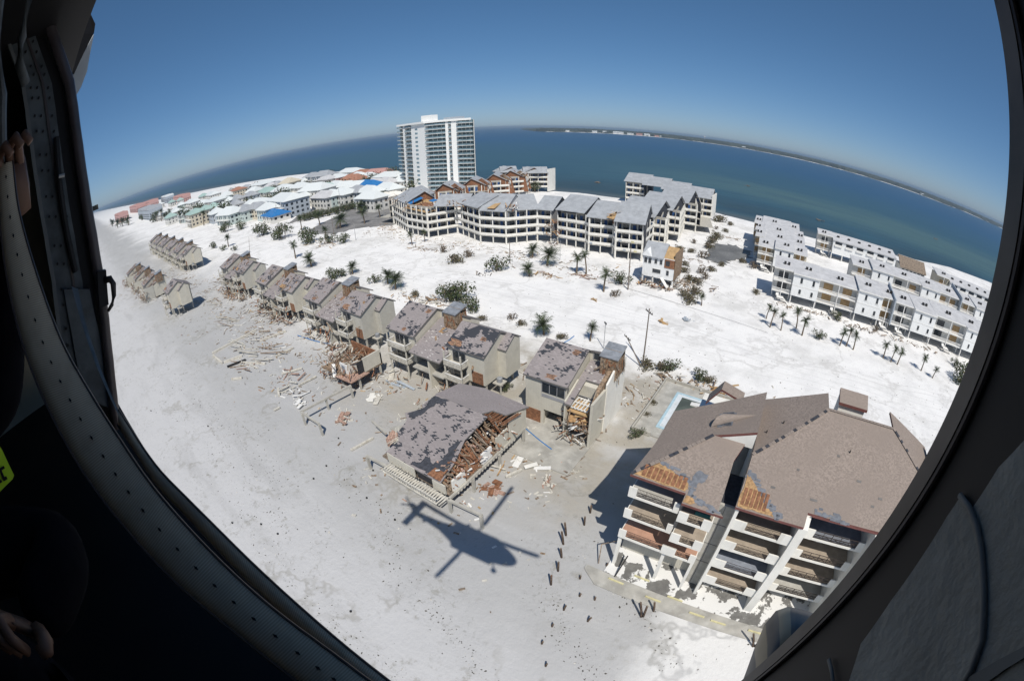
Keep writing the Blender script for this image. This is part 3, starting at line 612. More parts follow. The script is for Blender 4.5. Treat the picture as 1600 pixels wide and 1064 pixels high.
# ---------------------------------------------------------------- beach duplexes on piles
def beach_house(name, label, u0, v0, seed, left=True, mid=True, right=True, roofs=('roofB', 'roofM', 'roofH'), zoff=0.0, group=None, torn=0, rz=0.0, chimney=True, balc=True, wall='cream'):
    r = random.Random(seed); T = thing(name, label, 'house', (u0, v0, zoff), rz, group)
    def P(m, n, mat, root=None, **k): return m.build(n, mat, root or T, **k)
    def bx(n, b, mat, root=None, **k): return box(n, b, mat, root or T, **k)
    cr = M[wall]
    def roof(n, x0, x1, a, b, mat, t=.26):
        m = MB(); m.slab([(x0, a[0], a[1]), (x1, a[0], a[1]), (x1, b[0], b[1]), (x0, b[0], b[1])], t, 0, 1)
        return P(m, n, [M[mat], M['fascia']])
    def patch(x0, x1, y0, y1, a, b):
        f = lambda y: a[1]+(b[1]-a[1])*(y-a[0])/(b[0]-a[0])+.04
        x0 += r.uniform(-.5, .5); x1 += r.uniform(-.4, .6); cx_, cy_ = (x0+x1)/2, (y0+y1)/2; pg = []
        for k in range(14):
            t = k*2*math.pi/14; q = r.uniform(.62, 1.1); px_ = cx_+(x1-x0)/2*q*max(-.85, min(.85, 1.3*math.cos(t))); py_ = max(y0, min(y1, cy_+(y1-y0)/2*q*1.2*math.sin(t))); pg.append((px_, py_, f(py_)))
        m = MB(); m.slab(pg, .035); pl = P(m, 'plywood_patch', M[r.choice(['rply', 'rply', 'ply'])])
        m = MB()
        for i in range(3): y = y0+(y1-y0)*(i+.7)/3.4; w_ = (x1-x0)*.3; m.slab([(cx_-w_, y, f(y)+.02), (cx_+w_, y, f(y)+.02), (cx_+w_, y+.06, f(y+.06)+.02), (cx_-w_, y+.06, f(y+.06)+.02)], .02)
        P(m, 'seam', M['felt'], pl, stuff=True)
    def balcony(x0, x1, y0, y1, levels, top):
        for z in levels:
            s = bx('balcony_deck', (x0, x1, y0, y1, z-.2, z), M['whitewood'])
            m = MB(); n = int((x1-x0)/.22)
            for i in range(n+1): x = x0+(x1-x0)*i/n; m.box(x-.07, x+.07, y0, y0+.04, z-.2, z+.95)
            for xx in (x0, x1-.04):
                k = int((y1-y0)/.22)
                for i in range(k): y = y0+(y1-y0)*(i+.5)/k; m.box(xx, xx+.04, y-.07, y+.07, z-.2, z+.95)
            P(m, 'balustrade', M['whitewood'], s)
            m = MB(); m.box(x0-.03, x1+.03, y0-.06, y0+.1, z+.95, z+1.05); m.box(x0-.03, x0+.1, y0, y1, z+.95, z+1.05); m.box(x1-.1, x1+.03, y0, y1, z+.95, z+1.05); P(m, 'handrail', M['white'], s)
        for x in (x0+.1, x1-.1):
            bx('post', (x-.1, x+.1, y0+.05, y0+.25, 0, top), M['cream'])
    def door(x0, x1, y, z0, z1):
        s = bx('sliding_door', (x0, x1, y-.05, y, z0, z1), M['glass']); m = MB()
        m.box(x0-.08, x1+.08, y-.1, y-.04, z1, z1+.1); n = max(1, round((x1-x0)/1.1))
        for i in range(n+1): x = x0+(x1-x0)*i/n; m.box(x-.04, x+.04, y-.1, y-.05, z0, z1)
        P(m, 'frame', M['greywall'], s)
    def piles(x0, x1, y0, y1):
        for x in (x0, (x0+x1)/2, x1):
            for y in (y0, (y0+y1)/2, y1): bx('pile', (x-.17, x+.17, y-.17, y+.17, -.6, 2.75), M['conc'])
    if right:
        m = MB(); m.profx(3.2, 10.6, [(2.5, 2.8), (2.5, 8.0), (6.8, 10.35), (10.9, 8.1), (10.9, 2.8)]); P(m, 'wing_wall', cr)
        roof('roof', 2.9, 10.8, (2.2, 8.2), (6.8, 10.75), roofs[2]); roof('back_roof', 2.9, 10.8, (11.8, 7.95), (6.8, 10.75), roofs[0])
        m = MB(); m.profx(10.6, 12.1, [(6.2, 2.8), (6.2, 7.95), (8.6, 9.6), (10.2, 8.7), (10.2, 2.8)]); b = P(m, 'bay_wall', cr)
        for a, c in (((6.0, 8.1), (8.6, 9.9)), ((10.4, 8.85), (8.6, 9.9))):
            m = MB(); m.slab([(10.6, a[0], a[1]), (12.25, a[0], a[1]), (12.25, c[0], c[1]), (10.6, c[0], c[1])], .22, 0, 1); P(m, 'bay_roof', [M[roofs[0]], M['fascia']], b)
        balcony(3.6, 7.3, .7, 2.5, (2.9, 5.6), 8.0)
        door(4.2, 6.9, 2.49, 5.65, 7.6); door(4.2, 6.9, 2.49, 2.95, 5.0)
        m = MB(); m.box(8.0, 10.2, 2.42, 2.5, 2.85, 4.9); d = P(m, 'boarded_panel', M['rust']); m = MB()
        for i in range(7): m.box(8.05+i*.31, 8.07+i*.31, 2.4, 2.43, 2.9, 4.85)
        P(m, 'batten', M['timber'], d, stuff=True)
        piles(3.6, 10.3, 3.0, 10.4)
        s = bx('utility_ledge', (10.62, 12.3, 4.3, 6.0, 2.35, 2.55), M['conc']); bx('post', (12.0, 12.2, 4.4, 4.6, -.5, 2.35), M['conc'], s)
        m = MB(); m.tube([(11.4, 5.2, 2.55), (11.4, 5.2, 3.25), (11.4, 5.2, 3.35)], [.5, .5, .38], 12); m.build('air_unit', M['metald'], s)
        patch(3.1, 5.6, 2.5, 3.6, (2.2, 8.2), (6.8, 10.75)); patch(8.6, 9.6, 4.6, 5.2, (2.2, 8.2), (6.8, 10.75)) if r.random() < .8 else None
    if left:
        m = MB(); m.profx(-11, -4.2, [(1.9, 2.8), (1.9, 7.95), (8.1, 10.65), (11, 9.1), (11, 2.8)]); P(m, 'wing_wall', cr)
        roof('roof', -11.2, -4.0, (1.5, 8.15), (8.1, 11.0), roofs[0]); roof('back_roof', -11.2, -4.0, (12.0, 8.6), (8.1, 11.0), roofs[0])
        bx('verge_trim', (-4.0, -3.9, 1.7, 1.9, 7.4, 8.0), M['fascia'])
        if balc:
            balcony(-9.8, -5.0, .2, 1.9, (2.9, 5.6), 7.9); door(-9.2, -5.6, 1.89, 5.65, 7.5); door(-9.2, -5.6, 1.89, 2.95, 5.0); piles(-10.7, -4.5, 2.2, 10.6)
        else:
            door(-8.2, -4.5, 1.89, 5.9, 7.5); bx('lower_wall', (-11, -8.3, 1.9, 10.9, 0, 2.8), cr); bx('lower_wall', (-8.3, -7.9, 1.9, 2.3, 0, 2.8), cr); bx('lower_wall', (-4.5, -4.2, 1.9, 10.9, 0, 2.8), cr); bx('rear_wall', (-8.3, -4.5, 10.4, 10.9, 0, 2.8), cr); bx('window_band', (-8.25, -4.25, 1.84, 1.9, 5.1, 5.6), M['greywall'])
        patch(-8.0, -6.6, 2.0, 2.7, (1.5, 8.15), (8.1, 11.0)); patch(-5.9, -5.0, 6.6, 7.5, (1.5, 8.15), (8.1, 11.0))
        q = MB(); q.profx(-11.9, -11.0, [(6.2, 2.8), (6.2, 7.6), (8.6, 9.2), (10.2, 8.4), (10.2, 2.8)]); P(q, 'bay_wall', cr)
    if mid:
        x1 = 3.2 if right else .4
        m = MB(); m.profx(-4.15, x1-.02, [(4.6, 2.8), (4.6, 7.2), (8.8, 8.6), (8.8, 10.3), (11, 9.3), (11, 2.8)]); P(m, 'middle_wall', M['cream'])
        if right: roof('middle_roof', -3.95, 3.3, (0, 6.0), (8.85, 9.05), roofs[1])
        else:
            roof('middle_roof', -3.95, .1, (5.2, 7.8), (8.85, 9.05), roofs[1]); roof('middle_roof', -3.95, -2.9, (.6, 6.2), (5.2, 7.8), roofs[1])
        roof('clerestory_roof', -3.95, x1, (8.55, 10.75), (12.0, 8.9), roofs[0])
        w = bx('clerestory_window', (-3.5, min(x1, 1.5)-.3, 8.72, 8.8, 9.35, 10.2), M['glass']); m = MB()
        for i in range(4): x = -3.5+i*(min(x1, 1.5)+3.2)/3; m.box(x-.05, x+.05, 8.68, 8.73, 9.3, 10.25)
        P(m, 'mullion', M['greywall'], w)
        bx('fin_wall', (.2, .55, .3, 4.6, 0, 6.05 if right else 7.6), cr)
        if right: door(.9, 3.1, 4.6, 2.9, 5.3)
        door(-3.6, -.4, 4.6, 2.9, 5.3); bx('terrace_slab', (-4.1, x1, .6, 4.6, 2.55, 2.8), M['slabc'])
        if right:
            patch(-1.9, -.6, 5.6, 6.8, (0, 6.0), (8.85, 9.05))
        if chimney:
            cx = (-1.5, 1.2) if right else (-1.7, .9)
            m = MB(); m.box(cx[0], cx[1], 7.0, 9.9, 8.0, 11.3); ch = P(m, 'chimney', M['torn'])
            m = MB(); m.slab([(cx[0]-.15, 6.85, 11.35), (cx[1]+.15, 6.85, 11.35), (cx[1]+.15, 10.1, 12.1), (cx[0]-.15, 10.1, 12.1)], .18); P(m, 'chimney_cap', M['metald'], ch)
            m = MB(); m.box(cx[0], cx[1], 8.5, 9.9, 11.0, 11.75); P(m, 'chimney_head', M['torn'], ch)
            m = MB()
            for i in range(46):
                side = r.random() < .6; z = r.uniform(8.2, 11.1); L = r.uniform(.5, 1.5)
                p = Vector((r.uniform(*cx), 6.96, z)) if side else Vector((cx[1]+.04, r.uniform(7.0, 9.8), z)); d = Vector((r.uniform(-.5, .5), r.uniform(-.12, .05), r.uniform(-1, -.4))).normalized()*L
                if not side: d = Vector((r.uniform(-.05, .15), r.uniform(-.5, .5), r.uniform(-1, -.4))).normalized()*L
                m.beam(p, p+d, r.uniform(.12, .3), .04, i % 3, up=(0, 1, 0) if side else (1, 0, 0))
            P(m, 'torn_board', [M['torn'], M['rust'], M['timber']], ch, stuff=True)
    if torn:
        m = MB()
        for i in range(torn//5):
            x = r.uniform(-10, 10 if right else .2); y = r.uniform(2.4, 7.6); w_ = x < -4.1; z = (8.15+(y-1.5)*.432 if w_ else 6.0+y*.345 if x < 3 else 8.2+(y-2.2)*.554)+.08
            if (y > 6.6 and x > 3): continue
            a = r.uniform(0, 6.28); p = Vector((x, y, z)); q = p+Vector((math.cos(a), math.sin(a)*.8, math.sin(a)*.36))*r.uniform(.4, 1.7); m.beam(p, q, r.uniform(.1, .4), .05, r.choice([0, 0, 1, 2, 3]))
        P(m, 'roof_litter', [M['torn'], M['rust'], M['timber'], M['feltG']], stuff=True)
        m = MB()
        for i in range(torn):
            x = r.uniform(-11, 11 if right else 2); y = r.uniform(-1.5, 4); p = Vector((x, y, r.uniform(0, 1.2) if r.random() < .7 else r.uniform(2, 6)))
            d = Vector((r.uniform(-1, 1), r.uniform(-1, 1), r.uniform(-.3, .5))).normalized()*r.uniform(.8, 2.8); m.beam(p, p+d, r.uniform(.1, .35), .06, i % 4)
        P(m, 'torn_board', [M['torn'], M['rust'], M['timber'], M['whitewood']], stuff=True)
    return T
GH = 'storm damaged duplexes along the beach'
beach_house('beach_house', 'duplex with heavy black roof patches behind the collapsed house', -48.3, 43.7, 1, group=GH, torn=40)
beach_house('beach_house', 'duplex next left of the one with heavy black roof patches', -78.9, 43.6, 2, roofs=('roofB', 'roofM', 'roofB'), group=GH, torn=110, wall='cream2')
beach_house('beach_house', 'grey duplex third from the black patched one, brown rubble spilling at its foot', -107.2, 43.2, 3, roofs=('roofB', 'roofB', 'roofB'), torn=200, group=GH)
beach_house('beach_house', 'narrow duplex with torn roof just right of the far terrace row', -142.2, 43.6, 4, roofs=('roofB', 'roofB', 'roofB'), torn=220, group=GH, wall='cream2')
for i, (u, lab) in enumerate(((-216, 'nearest unit of the far tan terrace row'), (-237, 'second unit from the near end of the far tan terrace'), (-259, 'third unit from the near end of the far tan terrace'), (-282, 'fourth unit from the near end of the far tan terrace'), (-305, 'farthest end unit of the tan terrace'))):
    beach_house('terrace_house', lab, u, 42.0, 20+i, roofs=('roofB', 'roofB', 'roofB'), chimney=True, group='units of the far tan terrace')
beach_house('beach_house', 'lone tan gable end left standing nearest the surf', -157.0, 19.8, 31, left=False, mid=False, roofs=('roofB', 'roofB', 'roofB'), group=GH)
beach_house('beach_house', 'half collapsed tan house at the left end of the front row', -232, 14.5, 32, right=False, torn=420, roofs=('roofB', 'roofB', 'roofB'), zoff=-2.9, group=GH)
beach_house('beach_house', 'wrecked tan house between the lone gable end and the collapsed one', -208, 16, 33, right=False, torn=520, roofs=('roofB', 'roofM', 'roofB'), zoff=-2.6, group=GH)
beach_house('beach_house', 'shattered house heaped against the lone tan gable end', -183, 17.5, 36, right=False, torn=480, roofs=('roofM', 'roofB', 'roofB'), zoff=-2.2, group=GH, wall='cream2', rz=.06)
A = beach_house('beach_house', 'half house with its right unit ripped open beside the utility pole', -18.9, 44.0, 40, right=False, roofs=('roofB', 'roofM', 'roofB'), group=GH, balc=False)
# what is left of that house's open half: party wall, floors, white frame, rubble
def AP(m, n, mat, **k): return m.build(n, M[mat] if isinstance(mat, str) else mat, A, **k)
m = MB(); m.profx(.42, .70, [(4.6, .0), (4.6, 8.4), (9, 10.4), (11.4, 9.6), (11.4, .0)]); AP(m, 'party_wall', 'stucco')
m = MB(); m.profx(-.4, .18, [(1.4, .3), (1.4, 5.8), (3.4, 8.2), (7.5, 9.4), (7.5, 2.8), (3.2, .3)]); AP(m, 'torn_partition', 'torn')
m = MB(); m.profx(-4.0, -3.75, [(.8, .0), (.8, 6.4), (4.6, 7.9), (4.6, .0)]); AP(m, 'partition', 'cream')
m = MB(); m.box(-3.7, -.5, 1.2, 4.55, 4.6, 4.75); AP(m, 'upper_floor', 'plyp')
m = MB()
for i in range(6): m.box(-3.5+i*.52, -3.36+i*.52, 1.6, 4.2, 5.0, 5.18)
for y in (1.6, 3.0, 4.2): m.box(-3.5, -.7, y, y+.14, 5.02, 5.2)
AP(m, 'white_floor_frame', 'white')
for i, (x, y, z) in enumerate(((-3.3, .6, 3.2), (-1.6, .5, 3.4), (-2.5, 1.2, 4.0))):
    m = MB(); m.slab([(x, y, z), (x+1.2, y+.2, z+.3), (x+1.1, y+1.4, z+.7), (x-.1, y+1.2, z+.5)], .08); AP(m, 'fallen_plywood', 'plyp' if i else 'ply')
m = MB(); rr = random.Random(9)
for i in range(150):
    p = Vector((rr.uniform(-3.9, .3), rr.uniform(-.8, 4.6), rr.uniform(2.4, 4.4) if i % 3 else rr.uniform(0, 1.0))); d = Vector((rr.uniform(-1, 1), rr.uniform(-1, 1), rr.uniform(-.5, .8))).normalized()*rr.uniform(.4, 1.7); m.beam(p, p+d, rr.uniform(.06, .22), .05, i % 4)
AP(m, 'torn_board', [M['torn'], M['rust'], M['timber'], M['white']], stuff=True)
m = MB(); m.box(-10.9, -8.4, 1.82, 1.9, .1, 2.3); AP(m, 'boarded_panel', 'rust')
m = MB(); m.slab([(-12, -6, .12), (.6, -6, .12), (.6, 11, .12), (-12, 11, .12)], .4); AP(m, 'ground_slab', 'slabc')
# ---------------------------------------------------------------- collapsed house in front
K = thing('collapsed_house', 'collapsed beach house with mauve roof full of black holes above the helicopter shadow', 'house', (-33, 33, 0), world=True)
def KP(m, n, mat, **k): return m.build(n, [M[q] for q in mat] if isinstance(mat, list) else M[mat], k.pop('root', K), **k)
zr = lambda v: 4.15+(v-25.0)*.262
m = MB(); m.slab([(-37.9, 25.0, 4.15), (-28.3, 25.0, 4.15), (-28.6, 28.2, zr(28.2)), (-29.6, 31.5, zr(31.5)), (-29.2, 35.8, zr(35.8)), (-38.3, 35.8, zr(35.8)), (-38.9, 33.4, zr(33.4)), (-38.2, 33.0, zr(33)), (-40.2, 31.2, zr(31.2)), (-39.0, 30.4, zr(30.4)), (-38.7, 28.2, zr(28.2)), (-37.6, 27.2, zr(27.2))], .2, 0, 1); KP(m, 'roof', ['roofK', 'fascia'])
m = MB(); m.slab([(-38.4, 35.8, 7.02), (-30.2, 35.8, 7.02), (-29.6, 37.4, 6.75), (-27.6, 37.6, 6.72), (-26.6, 41.6, 6.0), (-34.5, 42.0, 6.0), (-38.2, 40.8, 6.2)], .22, 0, 1); KP(m, 'back_roof', ['roofCm', 'fascia'])
def zk2(u, v): return zr(v)
def KR(pts, name, mat, z=.04): m = MB(); m.slab([(u, v, zr(v)+z) for u, v in pts], .03); return KP(m, name, mat)
r6 = random.Random(12)
def jag(pts, n=5, a=.3):
    o = []
    for p, q in zip(pts, pts[1:]+pts[:1]):
        for k in range(n): o.append((p[0]+(q[0]-p[0])*k/n+r6.uniform(-a, a), p[1]+(q[1]-p[1])*k/n+r6.uniform(-a, a)))
    return o
KR(jag([(-38.2, 33.1), (-38.3, 35.5), (-35.5, 35.6), (-37.0, 34.6), (-37.4, 33.2), (-38.2, 31.0), (-39.9, 31.1)], 4, .2), 'bare_felt', 'felt')
KR(jag([(-33.5, 25.3), (-28.6, 25.3), (-29.0, 28.0), (-29.9, 31.0), (-30.6, 30.0), (-30.2, 28.0), (-31.0, 26.6), (-32.2, 27.3), (-32.6, 26.2)], 4, .2), 'bare_felt', 'felt')
KR([(-30.6, 25.15), (-28.5, 25.15), (-28.6, 26.4), (-30.3, 26.4)], 'bare_plywood', 'rust', .07)
# torn right flank: rafters, studs and rubble in the opened attic
m = MB()
for i in range(12):
    u = -30.3+i*.32; m.beam((u, 35.6, 6.7), (u+r6.uniform(-.4, .4), 38.8+r6.uniform(-.8, .8), 6.3), .1, .16)
KP(m, 'rafter', 'rust', stuff=True)
for i in range(26):
    v = 25.6+i*.42; m = MB(); a = Vector((-29.2+r6.uniform(-.4, .3), v, zr(v)-.1)); b = Vector((-27.4+r6.uniform(-.3, .4), v+r6.uniform(-.8, .8), r6.uniform(3.0, 5.6))); m.beam(a, b, .12, .18); KP(m, 'broken_rafter', r6.choice(['rust', 'rust', 'torn', 'timber']))
m = MB()
for i in range(330):
    v = r6.uniform(25.5, 38.5); p = Vector((r6.uniform(-30.2, -26.9), v, r6.uniform(2.7, 5.2))); d = Vector((r6.uniform(-1, 1), r6.uniform(-1, 1), r6.uniform(-.6, .6))).normalized()*r6.uniform(.25, 1.3); m.beam(p, p+d, r6.uniform(.05, .3), .05, r6.choice([0, 0, 1, 1, 2, 3]))
KP(m, 'rubble', ['rust', 'torn', 'brick', 'white'], stuff=True)
m = MB(); m.box(-39.3, -27.2, 25.2, 41.0, 2.35, 2.6); KP(m, 'floor_deck', 'timber')
for i in range(21):
    m = MB(); v = 26.2+i*.6; m.box(-27.25, -26.8, v, v+.22, 2.12, 2.36); KP(m, 'joist_end', 'whitewood')
m = MB(); m.profx(-37.6, -32.6, [(24.86, 2.6), (24.86, 4.2), (25.0, 4.2), (25.0, 2.6)]); KP(m, 'front_wall', 'cream')
m = MB(); m.box(-32.6, -29.6, 25.2, 25.3, 2.6, 3.9); KP(m, 'front_opening', 'void')
m = MB(); m.box(-29.6, -27.6, 24.9, 25.1, 2.6, 4.1); KP(m, 'front_wall', 'cream'); m = MB(); m.box(-27.4, -27.15, 25.9, 28.2, 2.6, 4.4); KP(m, 'flank_wall', 'stucco')
m = MB(); m.prism([(-27.3, 28.2, 2.6), (-27.3, 31.2, 2.6), (-28.2, 31.4, 4.9), (-28.2, 28.4, 4.3)], (-.15, 0, 0)); fw = KP(m, 'flank_panel', 'rust'); m = MB()
for i in range(8): m.beam((-27.28, 28.4+i*.36, 2.65), (-28.14, 28.6+i*.36, 4.4+i*.06), .03, .03)
KP(m, 'batten', 'timber', root=fw, stuff=True)
m = MB(); m.box(-27.4, -27.1, 31.6, 33.6, 2.7, 4.4); KP(m, 'flank_panel', 'white'); m = MB(); m.box(-27.3, -27.1, 34.6, 37.2, 2.5, 5.0); KP(m, 'flank_wall', 'cream'); m = MB(); m.profx(-27.2, -26.9, [(37.4, 2.5), (37.4, 6.4), (41.3, 5.7), (41.3, 2.5)]); KP(m, 'flank_wall', 'cream')
m = MB(); m.box(-38.3, -27.2, 40.9, 41.2, 2.4, 5.7); KP(m, 'rear_wall', 'cream')
m = MB(); m.profx(-38.4, -38.1, [(27.5, 2.5), (27.5, 4.3), (35.8, 6.5), (41, 5.6), (41, 2.5)]); KP(m, 'left_wall', 'cream')
m = MB(); m.slab([(-43.2, 30.2, 2.3), (-40.6, 30.0, 2.55), (-39.0, 33.2, 2.6), (-40.4, 34.0, 2.5)], .2); KP(m, 'terrace_slab', 'conc')
m = MB(); m.slab([(-42.6, 28.6, 1.6), (-41.0, 27.6, 1.8), (-40.4, 30.1, 2.45), (-42.6, 30.3, 2.35)], .25); KP(m, 'broken_slab', 'brick')
for i in range(5):
    m = MB(); m.beam((-41+i*.5, 27.4+i*.3, 2.2+i*.1), (-38.9+i*.4, 29.6+i*.25, 3.9+i*.1), .06, .1); KP(m, 'lattice_lath', 'whitewood'); m = MB(); m.beam((-38.7+i*.1, 27.4+i*.3, 2.4), (-41.0+i*.4, 29.6+i*.3, 3.7), .06, .1); KP(m, 'lattice_lath', 'whitewood')
m = MB(); m.beam((-40.9, 30.4, 2.7), (-38.5, 35.2, 5.9), .14, .2); KP(m, 'verge_rafter', 'whitewood')
# grid of concrete piles and beams, the sun deck with its railing
def post(u, v, root, h=2.4, w=.34): m = MB(); m.box(u-w/2, u+w/2, v-w/2, v+w/2, -.6, h); return m.build('concrete_post', M['conc'], root)
for u, v in ((-27.0, 24.7), (-41.2, 23.9), (-26.9, 29.2), (-27.0, 35.0), (-34, 24.3), (-34, 30), (-38.2, 30), (-27, 40.8), (-38, 40.8), (-33, 36)): post(u, v, K)
for a, b in (((-27.0, 24.6), (-22.2, 24.9)), ((-41.2, 23.9), (-36.6, 24.2)), ((-36.6, 24.2), (-27.0, 24.6)), ((-46.6, 29.6), (-42.6, 28.9)), ((-27.0, 24.6), (-27.0, 41))):
    m = MB(); m.beam((a[0], a[1], 2.4), (b[0], b[1], 2.4 if b[0] > -42.7 else 1.7), .3, .36); KP(m, 'concrete_beam', 'conc')
post(-22.3, 24.8, K)
m = MB()
for i in range(26):
    u = -37.2+i*.4; m.beam((u, 23.1, 2.62), (u+.08, 24.75, 2.62), .2, .06)
dk = KP(m, 'sun_deck', 'whitewood'); m = MB()
for i in range(34): u = -36.9+i*.28; m.box(u-.03, u+.03, 23.1, 23.15, 2.6, 3.4)
m.box(-34.9, -27.5, 23.06, 23.18, 3.4, 3.5); m.box(-36.9, -27.5, 23.06, 23.18, 2.5, 2.7); KP(m, 'deck_railing', 'whitewood', root=dk)
m = MB()
for i in range(16): u = -37+i*.62; m.beam((u, 24.9, 2.7), (u+.3, 24.6, 3.1+r6.uniform(-.3, .4)), .08, .08)
KP(m, 'broken_baluster', 'whitewood', root=dk, stuff=True)
for v in (27, 29, 31):
    pass
# ---------------------------------------------------------------- shattered hut on posts and its beam frame
Wk = thing('shattered_hut', 'shattered cream hut on posts spilling splintered timber', 'house', (-62, 38, 0), world=True)
def WP(m, n, mat, **k): return m.build(n, [M[q] for q in mat] if isinstance(mat, list) else M[mat], Wk, **k)
r7 = random.Random(77)
m = MB(); m.box(-67.5, -58.6, 34.6, 42.4, 2.2, 2.5); WP(m, 'floor_deck', 'torn')
m = MB(); m.box(-58.9, -58.6, 38.2, 42.4, 2.4, 5.2); WP(m, 'wall', 'cream'); m = MB(); m.box(-67.5, -58.6, 42.1, 42.4, 2.4, 4.6); WP(m, 'rear_wall', 'rust')
m = MB(); m.box(-58.95, -58.7, 36.9, 38.2, 2.5, 4.9); WP(m, 'doorway', 'void'); m = MB(); m.slab([(-62.6, 34.0, 2.55), (-58.0, 34.4, 2.5), (-57.8, 38.6, 2.6), (-59.6, 37.4, 2.6), (-60.8, 35.4, 2.6)], .2); WP(m, 'broken_slab', 'brick')
m = MB(); m.box(-62.8, -60.6, 35.8, 35.95, 2.5, 4.4); WP(m, 'white_partition', 'white'); m = MB(); m.box(-60.6, -60.45, 35.8, 38.4, 2.5, 4.3); WP(m, 'white_partition', 'stucco')
m = MB(); m.box(-62.3, -61.3, 35.75, 35.8, 2.7, 4.0); WP(m, 'doorway', 'greyfloor')
m = MB(); m.box(-67.6, -67.3, 37.5, 42.2, 2.4, 3.8); WP(m, 'wall', 'cream'); m = MB(); m.beam((-63.6, 34.9, 4.2), (-62.9, 34.2, 2.0), .7, .1); WP(m, 'loose_door', 'white')
for i in range(18):
    x0 = r7.uniform(-67.5, -60); m = MB(); m.beam((x0, r7.uniform(35.5, 41), r7.uniform(3.2, 4.6)), (x0+r7.uniform(-2, 4), r7.uniform(35.5, 42), r7.uniform(3.2, 5.3)), .12, .16); WP(m, 'fallen_rafter', r7.choice(['whitewood', 'rust', 'torn', 'timber']))
m = MB()
for i in range(420):
    p = Vector((r7.uniform(-69.5, -58.8), r7.uniform(34, 42), r7.uniform(.3, 4.4))); d = Vector((r7.uniform(-1, 1), r7.uniform(-1, 1), r7.uniform(-1, .8))).normalized()*r7.uniform(.3, 1.8); m.beam(p, p+d, r7.uniform(.05, .24), .05, r7.choice([0, 0, 1, 1, 2, 3, 4]))
WP(m, 'splinter', ['torn', 'timber', 'rust', 'whitewood', 'brick'], stuff=True)
for u, v in ((-57.5, 33.8), (-58.4, 36.5), (-58.8, 41.8), (-67, 42), (-67, 36), (-62.5, 35.5)): post(u, v, Wk)
FR = thing('concrete_frame', 'pale concrete beam frame standing on four posts in front of the hut', 'beam frame', (-58.4, 28, 0), world=True)
for a, b in (((-57.6, 34.0), (-58.5, 23.7)), ((-58.5, 23.7), (-53.2, 23.9))):
    m = MB(); m.beam((*a, 2.3), (*b, 2.3), .28, .34); m.build('beam', M['conc'], FR)
for u, v in ((-58.2, 28.8), (-58.0, 23.6), (-53.2, 23.9)): post(u, v, FR, 2.2)
# ---------------------------------------------------------------- swimming pool
PO = thing('swimming_pool', 'half emptied swimming pool with pale blue coping beside the brown roof', 'pool', spot(1060, 650), world=True)
A0, B0, C0 = spot(1027, 668, .2), spot(1058, 613, .2), spot(1112, 630, .2); ex = (C0-B0).normalized(); ey = (A0-B0).normalized(); ey = (ey-ex*ey.dot(ex)).normalized(); Lx, Ly = 11.0, (A0-B0).length
def pq(a, b, z=.2): q = B0+ex*a+ey*b; return (q.x, q.y, z)
def rectslab(a0, a1, b0, b1, z, t): m = MB(); pts = [pq(a0, b0, z), pq(a0, b1, z), pq(a1, b1, z), pq(a1, b0, z)]; m.slab(pts, t); return m
for nm, q in (('coping', (0, Lx, 0, .45)), ('coping', (0, .45, .45, Ly)), ('coping', (.45, Lx, Ly-.45, Ly)), ('coping', (Lx-.45, Lx, .45, Ly-.45))):
    rectslab(*q, .34, .5).build(nm, M['poolblue'], PO)
rectslab(.45, Lx-.45, .45, Ly-.45, .27, .05).build('silty_water', M['poolwater'], PO); rectslab(.45, 1.3, .45, Ly-.45, .31, .1).build('pool_ledge', M['poolwall'], PO); rectslab(1.3, Lx-.45, .45, 1.1, .312, .1).build('pool_ledge', M['poolwall'], PO)
m = rectslab(-2.9, Lx+1, -2.6, Ly+2.2, .2, .3); m.build('pool_deck', M['slabc'], PO)
for a0, a1, b0, b1 in ((-3.1, -2.88, -2.6, Ly+2.2), (-3.1, Lx, -2.82, -2.6), (-3.1, 0, Ly+2.2, Ly+2.45)): rectslab(a0, a1, b0, b1, .75, .7).build('deck_wall', M['conc'], PO)
m = MB(); q = pq(3.2, 2.2, .27); q = Vector(q); m.beam(q, q+ex*1.6+Vector((0, 0, .2)), .9, .3); tag(m.build('floating_cushion', M['white']), 'white cushion floating in the silty pool', 'cushion')
